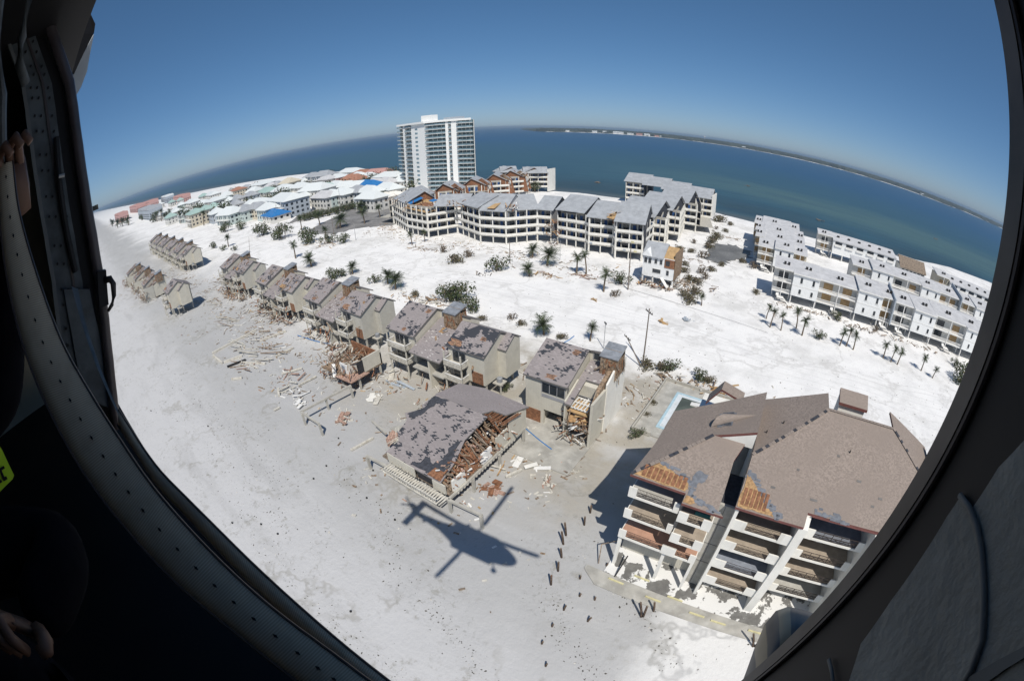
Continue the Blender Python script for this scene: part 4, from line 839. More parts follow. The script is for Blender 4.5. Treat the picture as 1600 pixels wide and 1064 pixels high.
# ---------------------------------------------------------------- grey roofed zigzag condominiums
def V2(p): return Vector((p[0], p[1], 0))
def facade(T, line, floors=(3.0, 6.0, 9.0), top=12.1, depth=1.9, seed=0, damage=(), back=9.0):
    r = random.Random(seed); cols = MB(); doors = MB(); win = MB(); rails = MB()
    for i, (p, q) in enumerate(zip(line, line[1:])):
        a, b = V2(p), V2(q); d = b-a; L = d.length; d.normalize(); n = Vector((d.y, -d.x, 0))   # n faces outwards (to the right of travel reversed)
        if n.dot(-(a+b)/2) < 0: n = -n
        inn = -n
        up = Vector((0, 0, 1))
        m = MB(); m.prism([a+inn*.05+up*2.7, b+inn*.05+up*2.7, b+inn*back+up*2.7, a+inn*back+up*2.7], (0, 0, .3)); m.build('underside', M['conc'], T)
        m = MB(); a2, b2 = a+inn*depth, b+inn*depth; m.prism([a2+up*3, b2+up*3, b2+up*top, a2+up*top], inn*.3); wl = m.build('recessed_wall', M['conc'], T)
        for k, z in enumerate(floors):
            m = MB(); m.prism([a+up*(z-.35), b+up*(z-.35), b+up*(z-.05), a+up*(z-.05)], inn*depth); m.build('floor_slab', M['conc'], T)
            if (i, k) not in damage:
                m = MB(); m.prism([a+up*(z-.4), b+up*(z-.4), b+up*(z+.85), a+up*(z+.85)], inn*.16); m.build('parapet', M['stucco'], T)
            kk = max(1, round(L/3.6))
            for j in range(kk):
                c = a2.lerp(b2, (j+.3)/kk)+up*z; e = a2.lerp(b2, (j+.7)/kk)+up*z; w = d*.55
                doors.prism([c-w*.9+n*.06, c+w*.9+n*.06, c+w*.9+n*.06+up*2.15, c-w*.9+n*.06+up*2.15], inn*.1)
                win.prism([e-w*1.5+n*.06+up*.4, e+w*1.5+n*.06+up*.4, e+w*1.5+n*.06+up*2.1, e-w*1.5+n*.06+up*2.1], inn*.1)
        kk = max(1, round(L/4.2))
        for j in range(kk+1):
            c = a.lerp(b, j/kk)+inn*.25; cols.prism([c+d*.16+n*.16, c-d*.16+n*.16, c-d*.16+inn*.16, c+d*.16+inn*.16], (0, 0, top)); 
    cols.build('column', M['stucco'], T, stuff=True); doors.build('door', M['bluedoor'], T, stuff=True); win.build('window', M['glass'], T, stuff=True)
def roofq(T, c, w, d, ang, z0, z1, name='roof', mat='metal', back=True, gable=None, over=.8, zback=None):
    # one pitched roof: low edge to the front (local -y), high edge behind, short back slope and gable ends
    R = Matrix.Translation((c[0], c[1], 0)) @ Matrix.Rotation(math.radians(ang), 4, 'Z'); x = w/2+over
    P = lambda *q: R @ Vector(q); m = MB()
    m.slab([P(-x, -1, z0), P(x, -1, z0), P(x, d*.66, z1), P(-x, d*.66, z1)], .25); o = m.build(name, M[mat], T); b = MB(); zb = zback if zback else z0+.6
    b.slab([P(-x, d*.66, z1), P(x, d*.66, z1), P(x, d+.6, zb), P(-x, d+.6, zb)], .25); b.build('back_roof', M[mat], T)
    for sx in (-1, 1):
        g = MB(); g.prism([P(sx*w/2, -.2, z0-.1), P(sx*w/2, d*.66, z1-.3), P(sx*w/2, d, zb-.2), P(sx*w/2, d, 3), P(sx*w/2, -.2+2, 3)], (R.to_3x3() @ Vector((-sx*.2, 0, 0)))); g.build('end_wall', M[gable or 'greywall'], T)
    return o
def scraps(T, c, rad, n, z0, z1, seed, mats=('ply', 'rust', 'torn', 'white'), name='torn_board', size=(.15, .5), ln=(.6, 2.2)):
    r = random.Random(seed); m = MB()
    for i in range(n):
        p = Vector((c[0]+r.uniform(-rad[0], rad[0]), c[1]+r.uniform(-rad[1], rad[1]), r.uniform(z0, z1))); d = Vector((r.uniform(-1, 1), r.uniform(-1, 1), r.uniform(-.5, .5))).normalized()*r.uniform(*ln); m.beam(p, p+d, r.uniform(*size), .06, r.randrange(len(mats)))
    return m.build(name, [M[q] for q in mats], T, stuff=True)
T = thing('zigzag_condominium', 'zigzag condominium with white balcony bands and damaged grey roofs below the tower', 'condominium', (-115, 130, 0), world=True)
la = [(-159, 146), (-157.8, 133), (-136.3, 121.8), (-121.6, 119.3), (-115.9, 130), (-99, 123), (-88.8, 124.9), (-81.5, 134), (-76.6, 135.0)]
facade(T, la, seed=1, damage={(2, 2), (1, 2)})
def seg(T, p, q, d=12, z0=12.2, z1=15.6, **k):
    a, b = V2(p), V2(q); c = (a+b)/2; ang = math.degrees(math.atan2(b.y-a.y, b.x-a.x)); return roofq(T, (c.x, c.y), (b-a).length, d, ang, z0, z1, **k)
seg(T, (-156, 134), (-140, 126), gable='rust', z1=16.2)
seg(T, (-121.0, 124), (-110, 128.5), z1=15.5, gable='rust'); seg(T, (-111, 128.5), (-99.4, 123.7), z0=12.9, z1=16.6, over=.2, gable='greywall'); seg(T, (-98.5, 123.4), (-89, 125.2), d=14, z1=16.9, over=.2, gable='greywall'); seg(T, (-81.6, 134.4), (-76.2, 135.2), d=13, z1=15.8, gable='greywall'); seg(T, (-90.5, 126.5), (-82, 134.5), d=14, z1=16.2, gable='greywall')
m = MB(); m.slab([(-139, 123.8, 10.6), (-122.5, 120.0, 10.2), (-119, 131, 11.2), (-136, 134, 12.4)], .3); m.build('exposed_ceiling', M['plyp'], T)
m = MB(); m.slab([(-134, 124, 11.6), (-123, 122, 11.2), (-122, 127, 12.0), (-132, 129, 12.2)], .25); m.build('collapsed_roof', M['rust'], T)
m = MB(); m.slab([(-142, 127, 12.6), (-137, 125, 11.8), (-135, 131, 13.5), (-141, 133, 14.4)], .1); m.build('blue_tarpaulin', M['tarp'], T)
m = MB(); m.slab([(-129.5, 128.5, 13.0), (-126, 127.5, 12.8), (-126, 130.5, 13.2), (-129, 131, 13.4)], .1); m.build('blue_tarpaulin', M['tarp'], T)
m = MB(); m.slab([(-95.5, 123.0, 13.05), (-92.5, 123.6, 13.1), (-92.8, 128, 14.4), (-94.8, 127, 14.1)], .1); m.build('bare_plywood', M['plyp'], T)
scraps(T, (-130, 126), (9, 5), 90, 10.4, 12.6, 4); scraps(T, (-113, 128), (5, 3), 40, 12, 13.5, 5); scraps(T, (-148, 131), (8, 4), 60, 11, 14, 6); scraps(T, (-88, 128), (2, 2), 25, 12.6, 14.5, 7)
T2 = thing('courtyard_condominium', 'condominium row with broken brown gables behind the zigzag block', 'condominium', (-150, 200, 0), world=True)
lb = [(-141, 140), (-146, 152), (-139, 160), (-145, 172), (-138, 180), (-145, 192), (-139, 200), (-146, 212), (-141, 220), (-146, 231)]
facade(T2, lb, seed=2, damage={(0, 2), (2, 2), (3, 2)})
for i, (p, q) in enumerate((((-143, 141), (-146, 151)), ((-139, 160), (-144, 171)), ((-138, 180), (-144, 191)), ((-139, 200), (-145, 211)), ((-141, 219), (-146, 230)))):
    seg(T2, q, p, d=-13, z1=15.8, gable='rust')
    a = (V2(p)+V2(q))/2; m = MB(); m.prism([(a.x-7, a.y-6.5, 12.2), (a.x+5, a.y-6.5, 12.2), (a.x-.5, a.y-6.5, 15.5)], (0, .3, 0)); m.build('broken_gable', M['rust' if i < 3 else 'torn'], T2)
    scraps(T2, (a.x+1, a.y-6.8), (5, .6), 30, 12, 15, 30+i, mats=('rust', 'torn', 'timber', 'white'))
T3 = thing('waterside_condominium', 'undamaged end of the condominium with white end wall beside the water', 'condominium', (-140, 248, 0), world=True)
lc = [(-176, 236), (-168, 231), (-160, 238), (-152, 233), (-145, 240), (-139.7, 243)]
facade(T3, lc, seed=3)
for p, q in (((-176, 236), (-168, 232)), ((-167, 232), (-160, 238)), ((-159, 238), (-152, 234)), ((-151, 234), (-140, 242.5))): seg(T3, p, q, d=11, z1=15.4, gable='rust')
m = MB(); m.box(-140, -139.5, 242.6, 252, 0, 14.5); m.build('end_wall', M['stucco'], T3)
T4 = thing('grey_roof_condominium', 'grey roofed condominium with blue doors stepping back to the water behind the small pale house', 'condominium', (-55, 150, 0), world=True)
ld = [(-73.6, 134.5), (-62.6, 134.0), (-60.4, 131.9), (-52.4, 133.6), (-50.2, 130.3), (-41.5, 132.5), (-42.5, 147), (-38.2, 147.6), (-42, 166), (-37.5, 166.6), (-41, 190), (-36, 190.6), (-41.5, 213), (-33, 214.5)]
facade(T4, ld, seed=4, back=8)
def flatroof(T, pts, mat='metal', t=.3, name='roof'): m = MB(); m.slab(pts, t); return m.build(name, M[mat], T)
seg(T4, (-73.6, 134.5), (-63.0, 134.2), d=15, z0=12.9, z1=17.0, over=.3, gable='felt'); seg(T4, (-61.2, 132.6), (-51.6, 133.4), d=16, z1=16.2, over=.3, gable='felt'); seg(T4, (-50.4, 130.2), (-41.0, 131.8), d=16, z0=12.6, z1=17.4, over=.3, gable='felt')
for i, (u, v) in enumerate(((-49, 147), (-47.5, 166), (-46.5, 190))): roofq(T4, (u, v), 12.5, 20, 0, 12.3, 16.6, gable='felt')
roofq(T4, (-41, 214.5), 14, 14, 3, 12.3, 16.2, gable='felt'); roofq(T4, (-54, 222), 13, 14, 3, 12.6, 16.4, gable='felt'); roofq(T4, (-66.5, 229), 13, 14, 3, 12.6, 16.6, gable='felt'); roofq(T4, (-79, 235), 13, 13, 3, 12.6, 16.8, gable='felt')
facade(T4, [(-85, 234), (-73, 235)], seed=41, back=7)
m = MB(); m.box(-33.3, -33.0, 214.6, 228, 3, 14); m.build('end_wall', M['stucco'], T4)
m = MB(); m.slab([(-53.5, 130.4, 13.2), (-50.9, 129.8, 13.0), (-51.0, 135.5, 14.4), (-53, 135, 14.2)], .2); m.build('bare_plywood', M['plyp'], T4)
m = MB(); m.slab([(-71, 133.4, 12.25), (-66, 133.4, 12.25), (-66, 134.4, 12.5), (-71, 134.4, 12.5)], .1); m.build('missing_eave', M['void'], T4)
scraps(T4, (-52, 133), (1.5, 2), 24, 12.8, 14.4, 8)
for i, (u, v, z) in enumerate(((-48.5, 130.1, 6.2), (-44.5, 130.9, 6.2), (-47, 130.5, 3.2), (-43.5, 131.2, 3.2), (-59.5, 131.9, 3.2))):
    m = MB(); m.box(u-.5, u+.5, v-.02, v+.1, z-.2, z+.3); m.build('coloured_panel', M['yellow' if i % 2 else 'greyblue'], T4)
scraps(T4, (-74.5, 133), (2, 2), 50, .2, 9, 11)
# ---------------------------------------------------------------- white tower
T = thing('high_rise_tower', 'white high rise tower with glass balconies standing above all the roofs', 'tower', (-206, 208, 0), world=True)
TL, TM, TR = Vector((-239.5, 212.3, 0)), Vector((-205.6, 204.6, 0)), Vector((-173.6, 213.3, 0)); TH = 47.3; BK = Vector((-.69, .72, 0))*14
def tside(a, b, spec):
    d = (b-a).normalized(); n = Vector((d.y, -d.x, 0)); L = (b-a).length; up = Vector((0, 0, 1))
    m = MB(); m.prism([a-n*2, b-n*2, b-n*2+up*TH, a-n*2+up*TH], BK); m.build('tower_wall', M['wallw'], T)
    for (f0, f1, kind) in spec:
        p, q = a.lerp(b, f0), a.lerp(b, f1)
        if kind == 'white':
            m = MB(); m.prism([p+n*.25, q+n*.25, q+n*.25+up*TH, p+n*.25+up*TH], -n*2.6); m.build('white_pier', M['towerw'], T)
        elif kind == 'punched':
            m = MB(); m.prism([p, q, q+up*TH, p+up*TH], -n*2.2); w = m.build('white_wall', M['towerw'], T)
            m = MB()
            for k in range(1, 16):
                z = k*2.85+.4; c = p.lerp(q, .38); m.prism([c-d*1.6+n*.05+up*z, c+d*1.6+n*.05+up*z, c+d*1.6+n*.05+up*(z+1.3), c-d*1.6+n*.05+up*(z+1.3)], -n*.1)
            m.build('window', M['glassb'], w)
        else:
            m = MB(); g = M['glassb' if kind == 'glass' else 'glasst']
            m.prism([p-n*1.4, q-n*1.4, q-n*1.4+up*TH, p-n*1.4+up*TH], -n*.4); w = m.build('window_wall', g, T)
            for k in range(1, 17):
                z = k*2.85; m = MB(); o = 1.3 if kind == 'end' else .5
                m.prism([p+n*o+up*z, q+n*o+up*z, q-n*1.4+up*z, p-n*1.4+up*z], (0, 0, -.3)); s = m.build('balcony_slab', M['white'], T)
                m = MB(); m.prism([p+n*o+up*z, q+n*o+up*z, q+n*o+up*(z+.95), p+n*o+up*(z+.95)], -n*.05); m.build('glass_balustrade', M['glassb'], s)
            m = MB()
            for j in range(5): c = p.lerp(q, j/4); m.prism([c-d*.12-n*1.3, c+d*.12-n*1.3, c+d*.12-n*1.3+up*TH, c-d*.12-n*1.3+up*TH], n*.3)
            m.build('mullion', M['towerw'], w)
tside(TL, TM, ((.0, .19, 'end'), (.19, .27, 'white'), (.27, .50, 'balc'), (.50, 1.0, 'punched')))
tside(TM, TR, ((0, .05, 'glass'), (.05, .44, 'balc'), (.44, .50, 'white'), (.50, .56, 'glass'), (.56, .68, 'white'), (.68, 1.0, 'end')))
m = MB(); m.slab([TL+Vector((-.5, -1.2, TH+1.2)), TM+Vector((0, -1.2, TH+1.2)), TR+Vector((-.5, -1.2, TH+1.2)), TR+BK+Vector((-2, 0, TH+1.2)), TM+BK+Vector((0, 0, TH+1.2)), TL+BK+Vector((0, 0, TH+1.2))], 1.3); m.build('roof_slab', M['towerw'], T)
m = MB(); m.box(-211, -202, 207, 213, TH+1.2, TH+5.2); m.build('lift_house', M['towerw'], T); m = MB(); m.box(-196, -184, 212, 218, TH+1.2, TH+2.6); m.build('plant_room', M['greyblue'], T)
# ---------------------------------------------------------------- small pale house on piles by the road
T = thing('pale_house', 'small white three level house with grey roof and one corner torn open', 'house', (-30, 118, 0), world=True)
def HP(m, n, mat, root=None, **k): return m.build(n, [M[q] for q in mat] if isinstance(mat, list) else M[mat], root or T, **k)
for u in (-35, -32, -29, -26.2):
    for v in (113.8, 118, 122): m = MB(); m.box(u-.2, u+.2, v-.2, v+.2, -.4, 2.4); HP(m, 'pile', 'white')
m = MB(); m.box(-35.2, -26.0, 113.6, 122.4, 2.2, 8.2); HP(m, 'wall', 'whitew')
m = MB(); m.profx(-35.5, -29.2, [(113.0, 8.0), (118.0, 11.2), (123.0, 8.0)]); HP(m, 'roof', 'metal')
m = MB(); m.profx(-29.2, -26.1, [(113.6, 8.2), (118, 10.6), (122.4, 8.2)]); HP(m, 'stripped_roof', 'plyp')
m = MB(); m.prism([(-35.4, 112.9, 8.1), (-32.6, 112.9, 8.1), (-34.0, 112.9, 10.0)], (0, 3, 0)); HP(m, 'dormer_gable', 'whitew')
m = MB(); m.box(-28.9, -26.1, 113.45, 113.6, 5.6, 8.0); HP(m, 'torn_opening', 'rust'); m = MB(); m.box(-28.6, -27.4, 113.4, 113.46, 6.2, 7.6); HP(m, 'window', 'glass')
m = MB(); m.box(-26.1, -25.9, 113.6, 122.4, 2.2, 10.0); HP(m, 'torn_end_wall', 'torn')
for u0, u1, z0, z1 in ((-34.8, -34.0, 6.0, 7.5), (-33.6, -32.8, 6.0, 7.5), (-31.8, -31.1, 6.2, 7.5), (-30.3, -29.6, 6.2, 7.5), (-32.2, -29.9, 3.6, 4.7), (-28.2, -27.5, 3.5, 4.9)):
    m = MB(); m.box(u0, u1, 113.52, 113.6, z0, z1); w = HP(m, 'window', 'glass'); m = MB(); m.box(u0-.08, u1+.08, 113.5, 113.58, z1, z1+.1); m.box(u0-.08, u1+.08, 113.5, 113.58, z0-.1, z0); HP(m, 'frame', 'white', w)
m = MB(); m.beam((-29.5, 113.4, 2.6), (-26.8, 112.0, .2), 1.0, .15); HP(m, 'stair', 'white')
scraps(T, (-31, 112.5), (5, 1.6), 90, .1, .9, 21, mats=('rust', 'ply', 'white', 'timber')); scraps(T, (-24, 117), (2.5, 4), 80, .1, 1.2, 22, mats=('timber', 'torn', 'white'))
# ---------------------------------------------------------------- white flat roofed blocks on the right
def unit_row(T, x0, y0, spec, rz=0.0, base=2.6, h=9.2, d=11.0, slope=1.2):
    # spec: list of (kind, width); kind p = projecting white box, r = recessed bay with balconies, x = plywood bay
    cyc = random.Random(int(x0*7+y0)); R = Matrix.Translation((x0, y0, 0)) @ Matrix.Rotation(rz, 4, 'Z')
    def fin(m, n, mat, root=None, **k):
        m.v = [tuple(R @ Vector(v)) for v in m.v]; return m.build(n, M[mat] if isinstance(mat, str) else [M[q] for q in mat], root or T, **k)
    x = 0; h0 = h
    for kind, w in spec:
        off = 0 if kind == 'p' else 2.6; h = h0+cyc.uniform(-.35, .3)+(.25 if kind == 'p' else 0)
        m = MB(); m.box(x+.01, x+w-.01, off, d, base, h-.1); wl = fin(m, 'wall', 'whitew' if kind == 'p' else 'walltan' if kind == 'x' else 'wallw')
        m = MB(); m.slab([(x-.15, off-.5 if kind == 'p' else .9, h+.15), (x+w+.15, off-.5 if kind == 'p' else .9, h+.15), (x+w+.15, d+.3, h+slope), (x-.15, d+.3, h+slope)], .35, 0, 1); fin(m, 'roof', ['flat', 'white'])
        for px in (x+.3, x+w-.3):
            m = MB()
            for py in (off+.4, d/2, d-.4): m.box(px-.15, px+.15, py-.15, py+.15, -.5, base)
            fin(m, 'pile', 'white')
        if kind == 'p':
            for fx in (.32, .78):
                for z0, z1 in ((h-2.5, h-.9), (base+.9, base+2.2)):
                    m = MB(); m.box(x+w*fx-.35, x+w*fx+.35, -.05, 0, z0, z1); q = fin(m, 'window', 'glass', wl); m = MB(); m.box(x+w*fx-.45, x+w*fx+.45, -.12, 0, z0-.12, z0); fin(m, 'sill', 'white', wl)
            m = MB(); m.box(x+.02, x+w-.02, -.06, 0, (base+h)/2-.25, (base+h)/2-.1); fin(m, 'belt_course', 'white', wl)
        else:
            n = max(1, round(w/5.5))
            for j in range(n):
                c = x+w*(j+.5)/n
                for z in (base, base+3.1):
                    m = MB(); m.box(c-1.5, c+1.5, off-.06, off, z+.1, z+2.3); fin(m, 'boarded_window' if cyc.random() < .6 or kind == 'x' else 'patio_door', 'plyp' if cyc.random() < .6 or kind == 'x' else 'glass')
                    m = MB(); m.box(c-w/n/2+.1, c+w/n/2-.1, .6, off, z-.2, z); s = fin(m, 'balcony_floor', 'white'); m = MB(); m.box(c-w/n/2+.1, c+w/n/2-.1, .55, .68, z-.2, z+.15); m.box(c-w/n/2+.1, c+w/n/2-.1, .55, .66, z+.85, z+1.0)
                    for q in range(int(w/n/.35)): xx = c-w/n/2+.15+q*.35; m.box(xx, xx+.12, .58, .64, z+.1, z+.9)
                    fin(m, 'balcony_rail', 'white', s)
            m = MB(); m.box(x+w*.5-.12, x+w*.5+.12, .4, .64, -.4, h-.2); fin(m, 'balcony_post', 'white'); m = MB(); m.box(x+w*.5-1.0, x+w*.5+1.0, -1.2, .5, 1.2, 1.4); st = fin(m, 'stair_landing', 'white'); m = MB(); m.beam((x+w*.5+1, -.4, 1.3), (x+w*.5+2.4, -.4, .1), .9, .12); m.beam((x+w*.5-.9, .2, 1.4), (x+w*.5-.9, 1.6, base), .9, .12); fin(m, 'stair_flight', 'white', st)
        m = MB(); hx = x+w*.5+cyc.uniform(-1, 1); zz = h+slope*.5
        for dx in (-.7, .5): m.box(hx+dx-.35, hx+dx+.35, d*.45-.35, d*.45+.35, zz-.3, zz+.75)
        fin(m, 'roof_vent', 'dark')
        x += w
GW = 'white flat roofed apartment rows on piles'
T = thing('front_apartment_row', 'longest white apartment row on piles, facing the palms', 'apartment row', (1.5, 125, 0), world=True, group=GW)
unit_row(T, 1.3, 125.3, [('r', 6), ('p', 8.2), ('r', 12.6), ('p', 8.3), ('x', 4.2), ('r', 7.5), ('p', 8.3), ('r', 13.0), ('p', 8.3), ('r', 12), ('p', 8)])
m = MB(); m.prism([(40.2, 124.4, 2.6), (40.2, 137, 2.6), (40.2, 137, 11.6), (40.2, 124.4, 10.2)], (.4, 0, 0)); m.build('fire_wall', M['greyblue'], T); m = MB(); m.prism([(92, 124.4, 2.6), (92, 137, 2.6), (92, 137, 11.6), (92, 124.4, 10.2)], (.4, 0, 0)); m.build('fire_wall', M['greyblue'], T)
T = thing('left_apartment_block', 'narrow white apartment block running back to the water at the left of the rows', 'apartment row', (-5, 152, 0), world=True, group=GW)
unit_row(T, -5.5, 152, [('x', 6), ('p', 7), ('x', 5)], d=10, h=8.6); unit_row(T, -7.5, 163, [('x', 3.4), ('r', 12), ('x', 4)], d=13, h=9.0); unit_row(T, -8.5, 177, [('x', 3.4), ('r', 13), ('x', 4)], d=13, h=9.2); unit_row(T, -10, 191, [('x', 3.4), ('r', 13), ('x', 4)], d=14, h=9.4)
T = thing('middle_apartment_row', 'second white apartment row, behind the longest one', 'apartment row', (30, 160, 0), world=True, group=GW)
unit_row(T, 31, 158, [('r', 8), ('p', 9), ('r', 13), ('p', 9), ('r', 10)], h=9.2); m = MB(); m.prism([(80.4, 157.5, 2.6), (80.4, 172, 2.6), (80.4, 172, 12), (80.4, 157.5, 10.6)], (.4, 0, 0)); m.build('fire_wall', M['greyblue'], T)
unit_row(T, 81, 158, [('x', 8), ('p', 9), ('r', 12), ('p', 9), ('r', 12)], h=9.2)
T = thing('far_apartment_row', 'white row with six dark balconies nearest the water, left of the low brown building', 'apartment row', (30, 200, 0), world=True, group=GW)
def waterside(T, x0, y0, n, w=5.4, h=8.6):
    m = MB(); m.box(x0, x0+n*w, y0, y0+10, 2.6, h); m.build('wall', M['whitew'], T); m = MB(); m.slab([(x0-.3, y0-.5, h+.2), (x0+n*w+.3, y0-.5, h+.2), (x0+n*w+.3, y0+10.4, h+1.6), (x0-.3, y0+10.4, h+1.6)], .35); m.build('roof', M['flat'], T)
    for i in range(n):
        m = MB(); m.box(x0+i*w+1, x0+i*w+w-1, y0-.06, y0, h-2.4, h-.5); d = m.build('dark_balcony', M['glass'], T); m = MB(); m.box(x0+i*w+.9, x0+i*w+w-.9, y0-.5, y0-.06, h-2.6, h-2.4); m.box(x0+i*w+.9, x0+i*w+w-.9, y0-.5, y0-.42, h-2.4, h-1.6); m.build('balcony_rail', M['white'], d)
        m = MB(); m.box(x0+i*w+2, x0+i*w+3.2, y0+4, y0+5, h+.5, h+1.5); m.build('roof_vent', M['dark'], T)
    m = MB()
    for i in range(n+1): m.box(x0+i*w-.2, x0+i*w+.2, y0, y0+.4, -.5, 2.6)
    m.build('pile', M['white'], T, stuff=True)
waterside(T, 27.5, 200, 6); unit_row(T, 20, 201.5, [('r', 7.2)], d=8)
T = thing('right_apartment_row', 'white row with dark balconies nearest the water, right of the low brown building', 'apartment row', (80, 196, 0), world=True, group=GW); waterside(T, 88, 190, 6)
unit_row(T, 80, 189, [('x', 7.6)], d=10, h=9.6)
T = thing('brown_waterside_house', 'low dark brown roofed building between two white rows at the water', 'house', (70, 204, 0), world=True)
m = MB(); m.box(63, 77, 200, 210, .0, 6.4); m.build('wall', M['wallw'], T); m = MB(); m.slab([(62.5, 199.0, 6.2), (77.5, 199.0, 6.2), (77.5, 206, 10), (62.5, 206, 10)], .35); m.build('roof', M['timber'], T); m = MB(); m.slab([(62.5, 206, 10.1), (77.5, 206, 10.1), (77.5, 211, 8.4), (62.5, 211, 8.4)], .3); m.build('back_roof', M['flat'], T)
m = MB()
for i in range(6): m.box(64+i*2.2, 65.4+i*2.2, 199.92, 200, 3.4, 5.4)
m.build('window', M['glass'], T, stuff=True)
T = thing('corner_pavilion', 'small white pavilion at the far right edge by the water', 'pavilion', (128, 188, 0), world=True)
m = MB(); m.box(124, 132, 190, 198, 0, 9.5); m.build('wall', M['whitew'], T); m = MB(); m.slab([(123, 189, 10.4), (133, 189, 10.4), (133, 199, 10.4), (123, 199, 10.4)], .6); m.build('roof', M['white'], T); unit_row(T, 118, 176, [('r', 12)], d=8, h=8.4)
m = MB(); m.box(125, 127, 189.9, 190, 5.5, 8); m.box(129, 131, 189.9, 190, 5.5, 8); m.build('window', M['glass'], T)
# ---------------------------------------------------------------- the village along the sound
def villa(px, w, d, floors, wall, roofm, label, hip=2.6, rz=0.0, porch=True):
    w *= 1.12; d *= 1.05; hip *= 1.45; h = 1.2+floors*3.3; c = spot(px[0], px[1], h+hip*.5); T = thing('village_house', label, 'house', (c.x, c.y, 0), rz, 'houses of the village')
    box('wall', (-w/2, w/2, -d/2, d/2, 0, h), M[wall], T); o = .9; x, y = w/2+o, d/2+o; k = min(x, y)*.72
    m = MB(); e = [(-x, -y, h), (x, -y, h), (x, y, h), (-x, y, h)]
    if w >= d: r0, r1 = (-x+k, 0, h+hip), (x-k, 0, h+hip); F_ = [(e[0], e[1], r1, r0), (e[1], e[2], r1), (e[2], e[3], r0, r1), (e[3], e[0], r0)]
    else: r0, r1 = (0, -y+k, h+hip), (0, y-k, h+hip); F_ = [(e[0], e[1], r0), (e[1], e[2], r1, r0), (e[2], e[3], r1), (e[3], e[0], r0, r1)]
    for f in F_: m.poly(f)
    m.poly([(p[0], p[1], h-.01) for p in e][::-1]); m.slab([(p[0], p[1], h) for p in e], .3); m.build('roof', M[roofm], T)
    m = MB(); r = random.Random(int(px[0]*10+px[1]))
    for fl in range(floors):
        z = 1.2+fl*2.9+.7
        for side in range(4):
            L = w if side % 2 == 0 else d; n = max(2, int(L/3.2))
            for i in range(n):
                t = -L/2+L*(i+.5)/n; a = .55+.3*(r.random() < .4)
                if side == 0: m.box(t-a, t+a, -d/2-.05, -d/2+.02, z, z+1.5)
                elif side == 2: m.box(t-a, t+a, d/2-.02, d/2+.05, z, z+1.5)
                elif side == 1: m.box(w/2-.02, w/2+.05, t-a, t+a, z, z+1.5)
                else: m.box(-w/2-.05, -w/2+.02, t-a, t+a, z, z+1.5)
    m.build('window', M['glass'], T)
    if porch:
        for fl in range(1, floors):
            z = 1.2+fl*2.9; box('porch_deck', (-w/2+.5, w/2-.5, -d/2-2.2, -d/2, z-.25, z), M['white'], T); q = MB(); q.box(-w/2+.5, w/2-.5, -d/2-2.2, -d/2-2.1, z+.7, z+.9); q.build('porch_rail', M['white'], T)
        q = MB()
        for i in range(4): xx = -w/2+.7+(w-1.4)*i/3; q.box(xx-.12, xx+.12, -d/2-2.2, -d/2-1.95, 0, h)
        q.build('porch_post', M['white'], T)
    return T
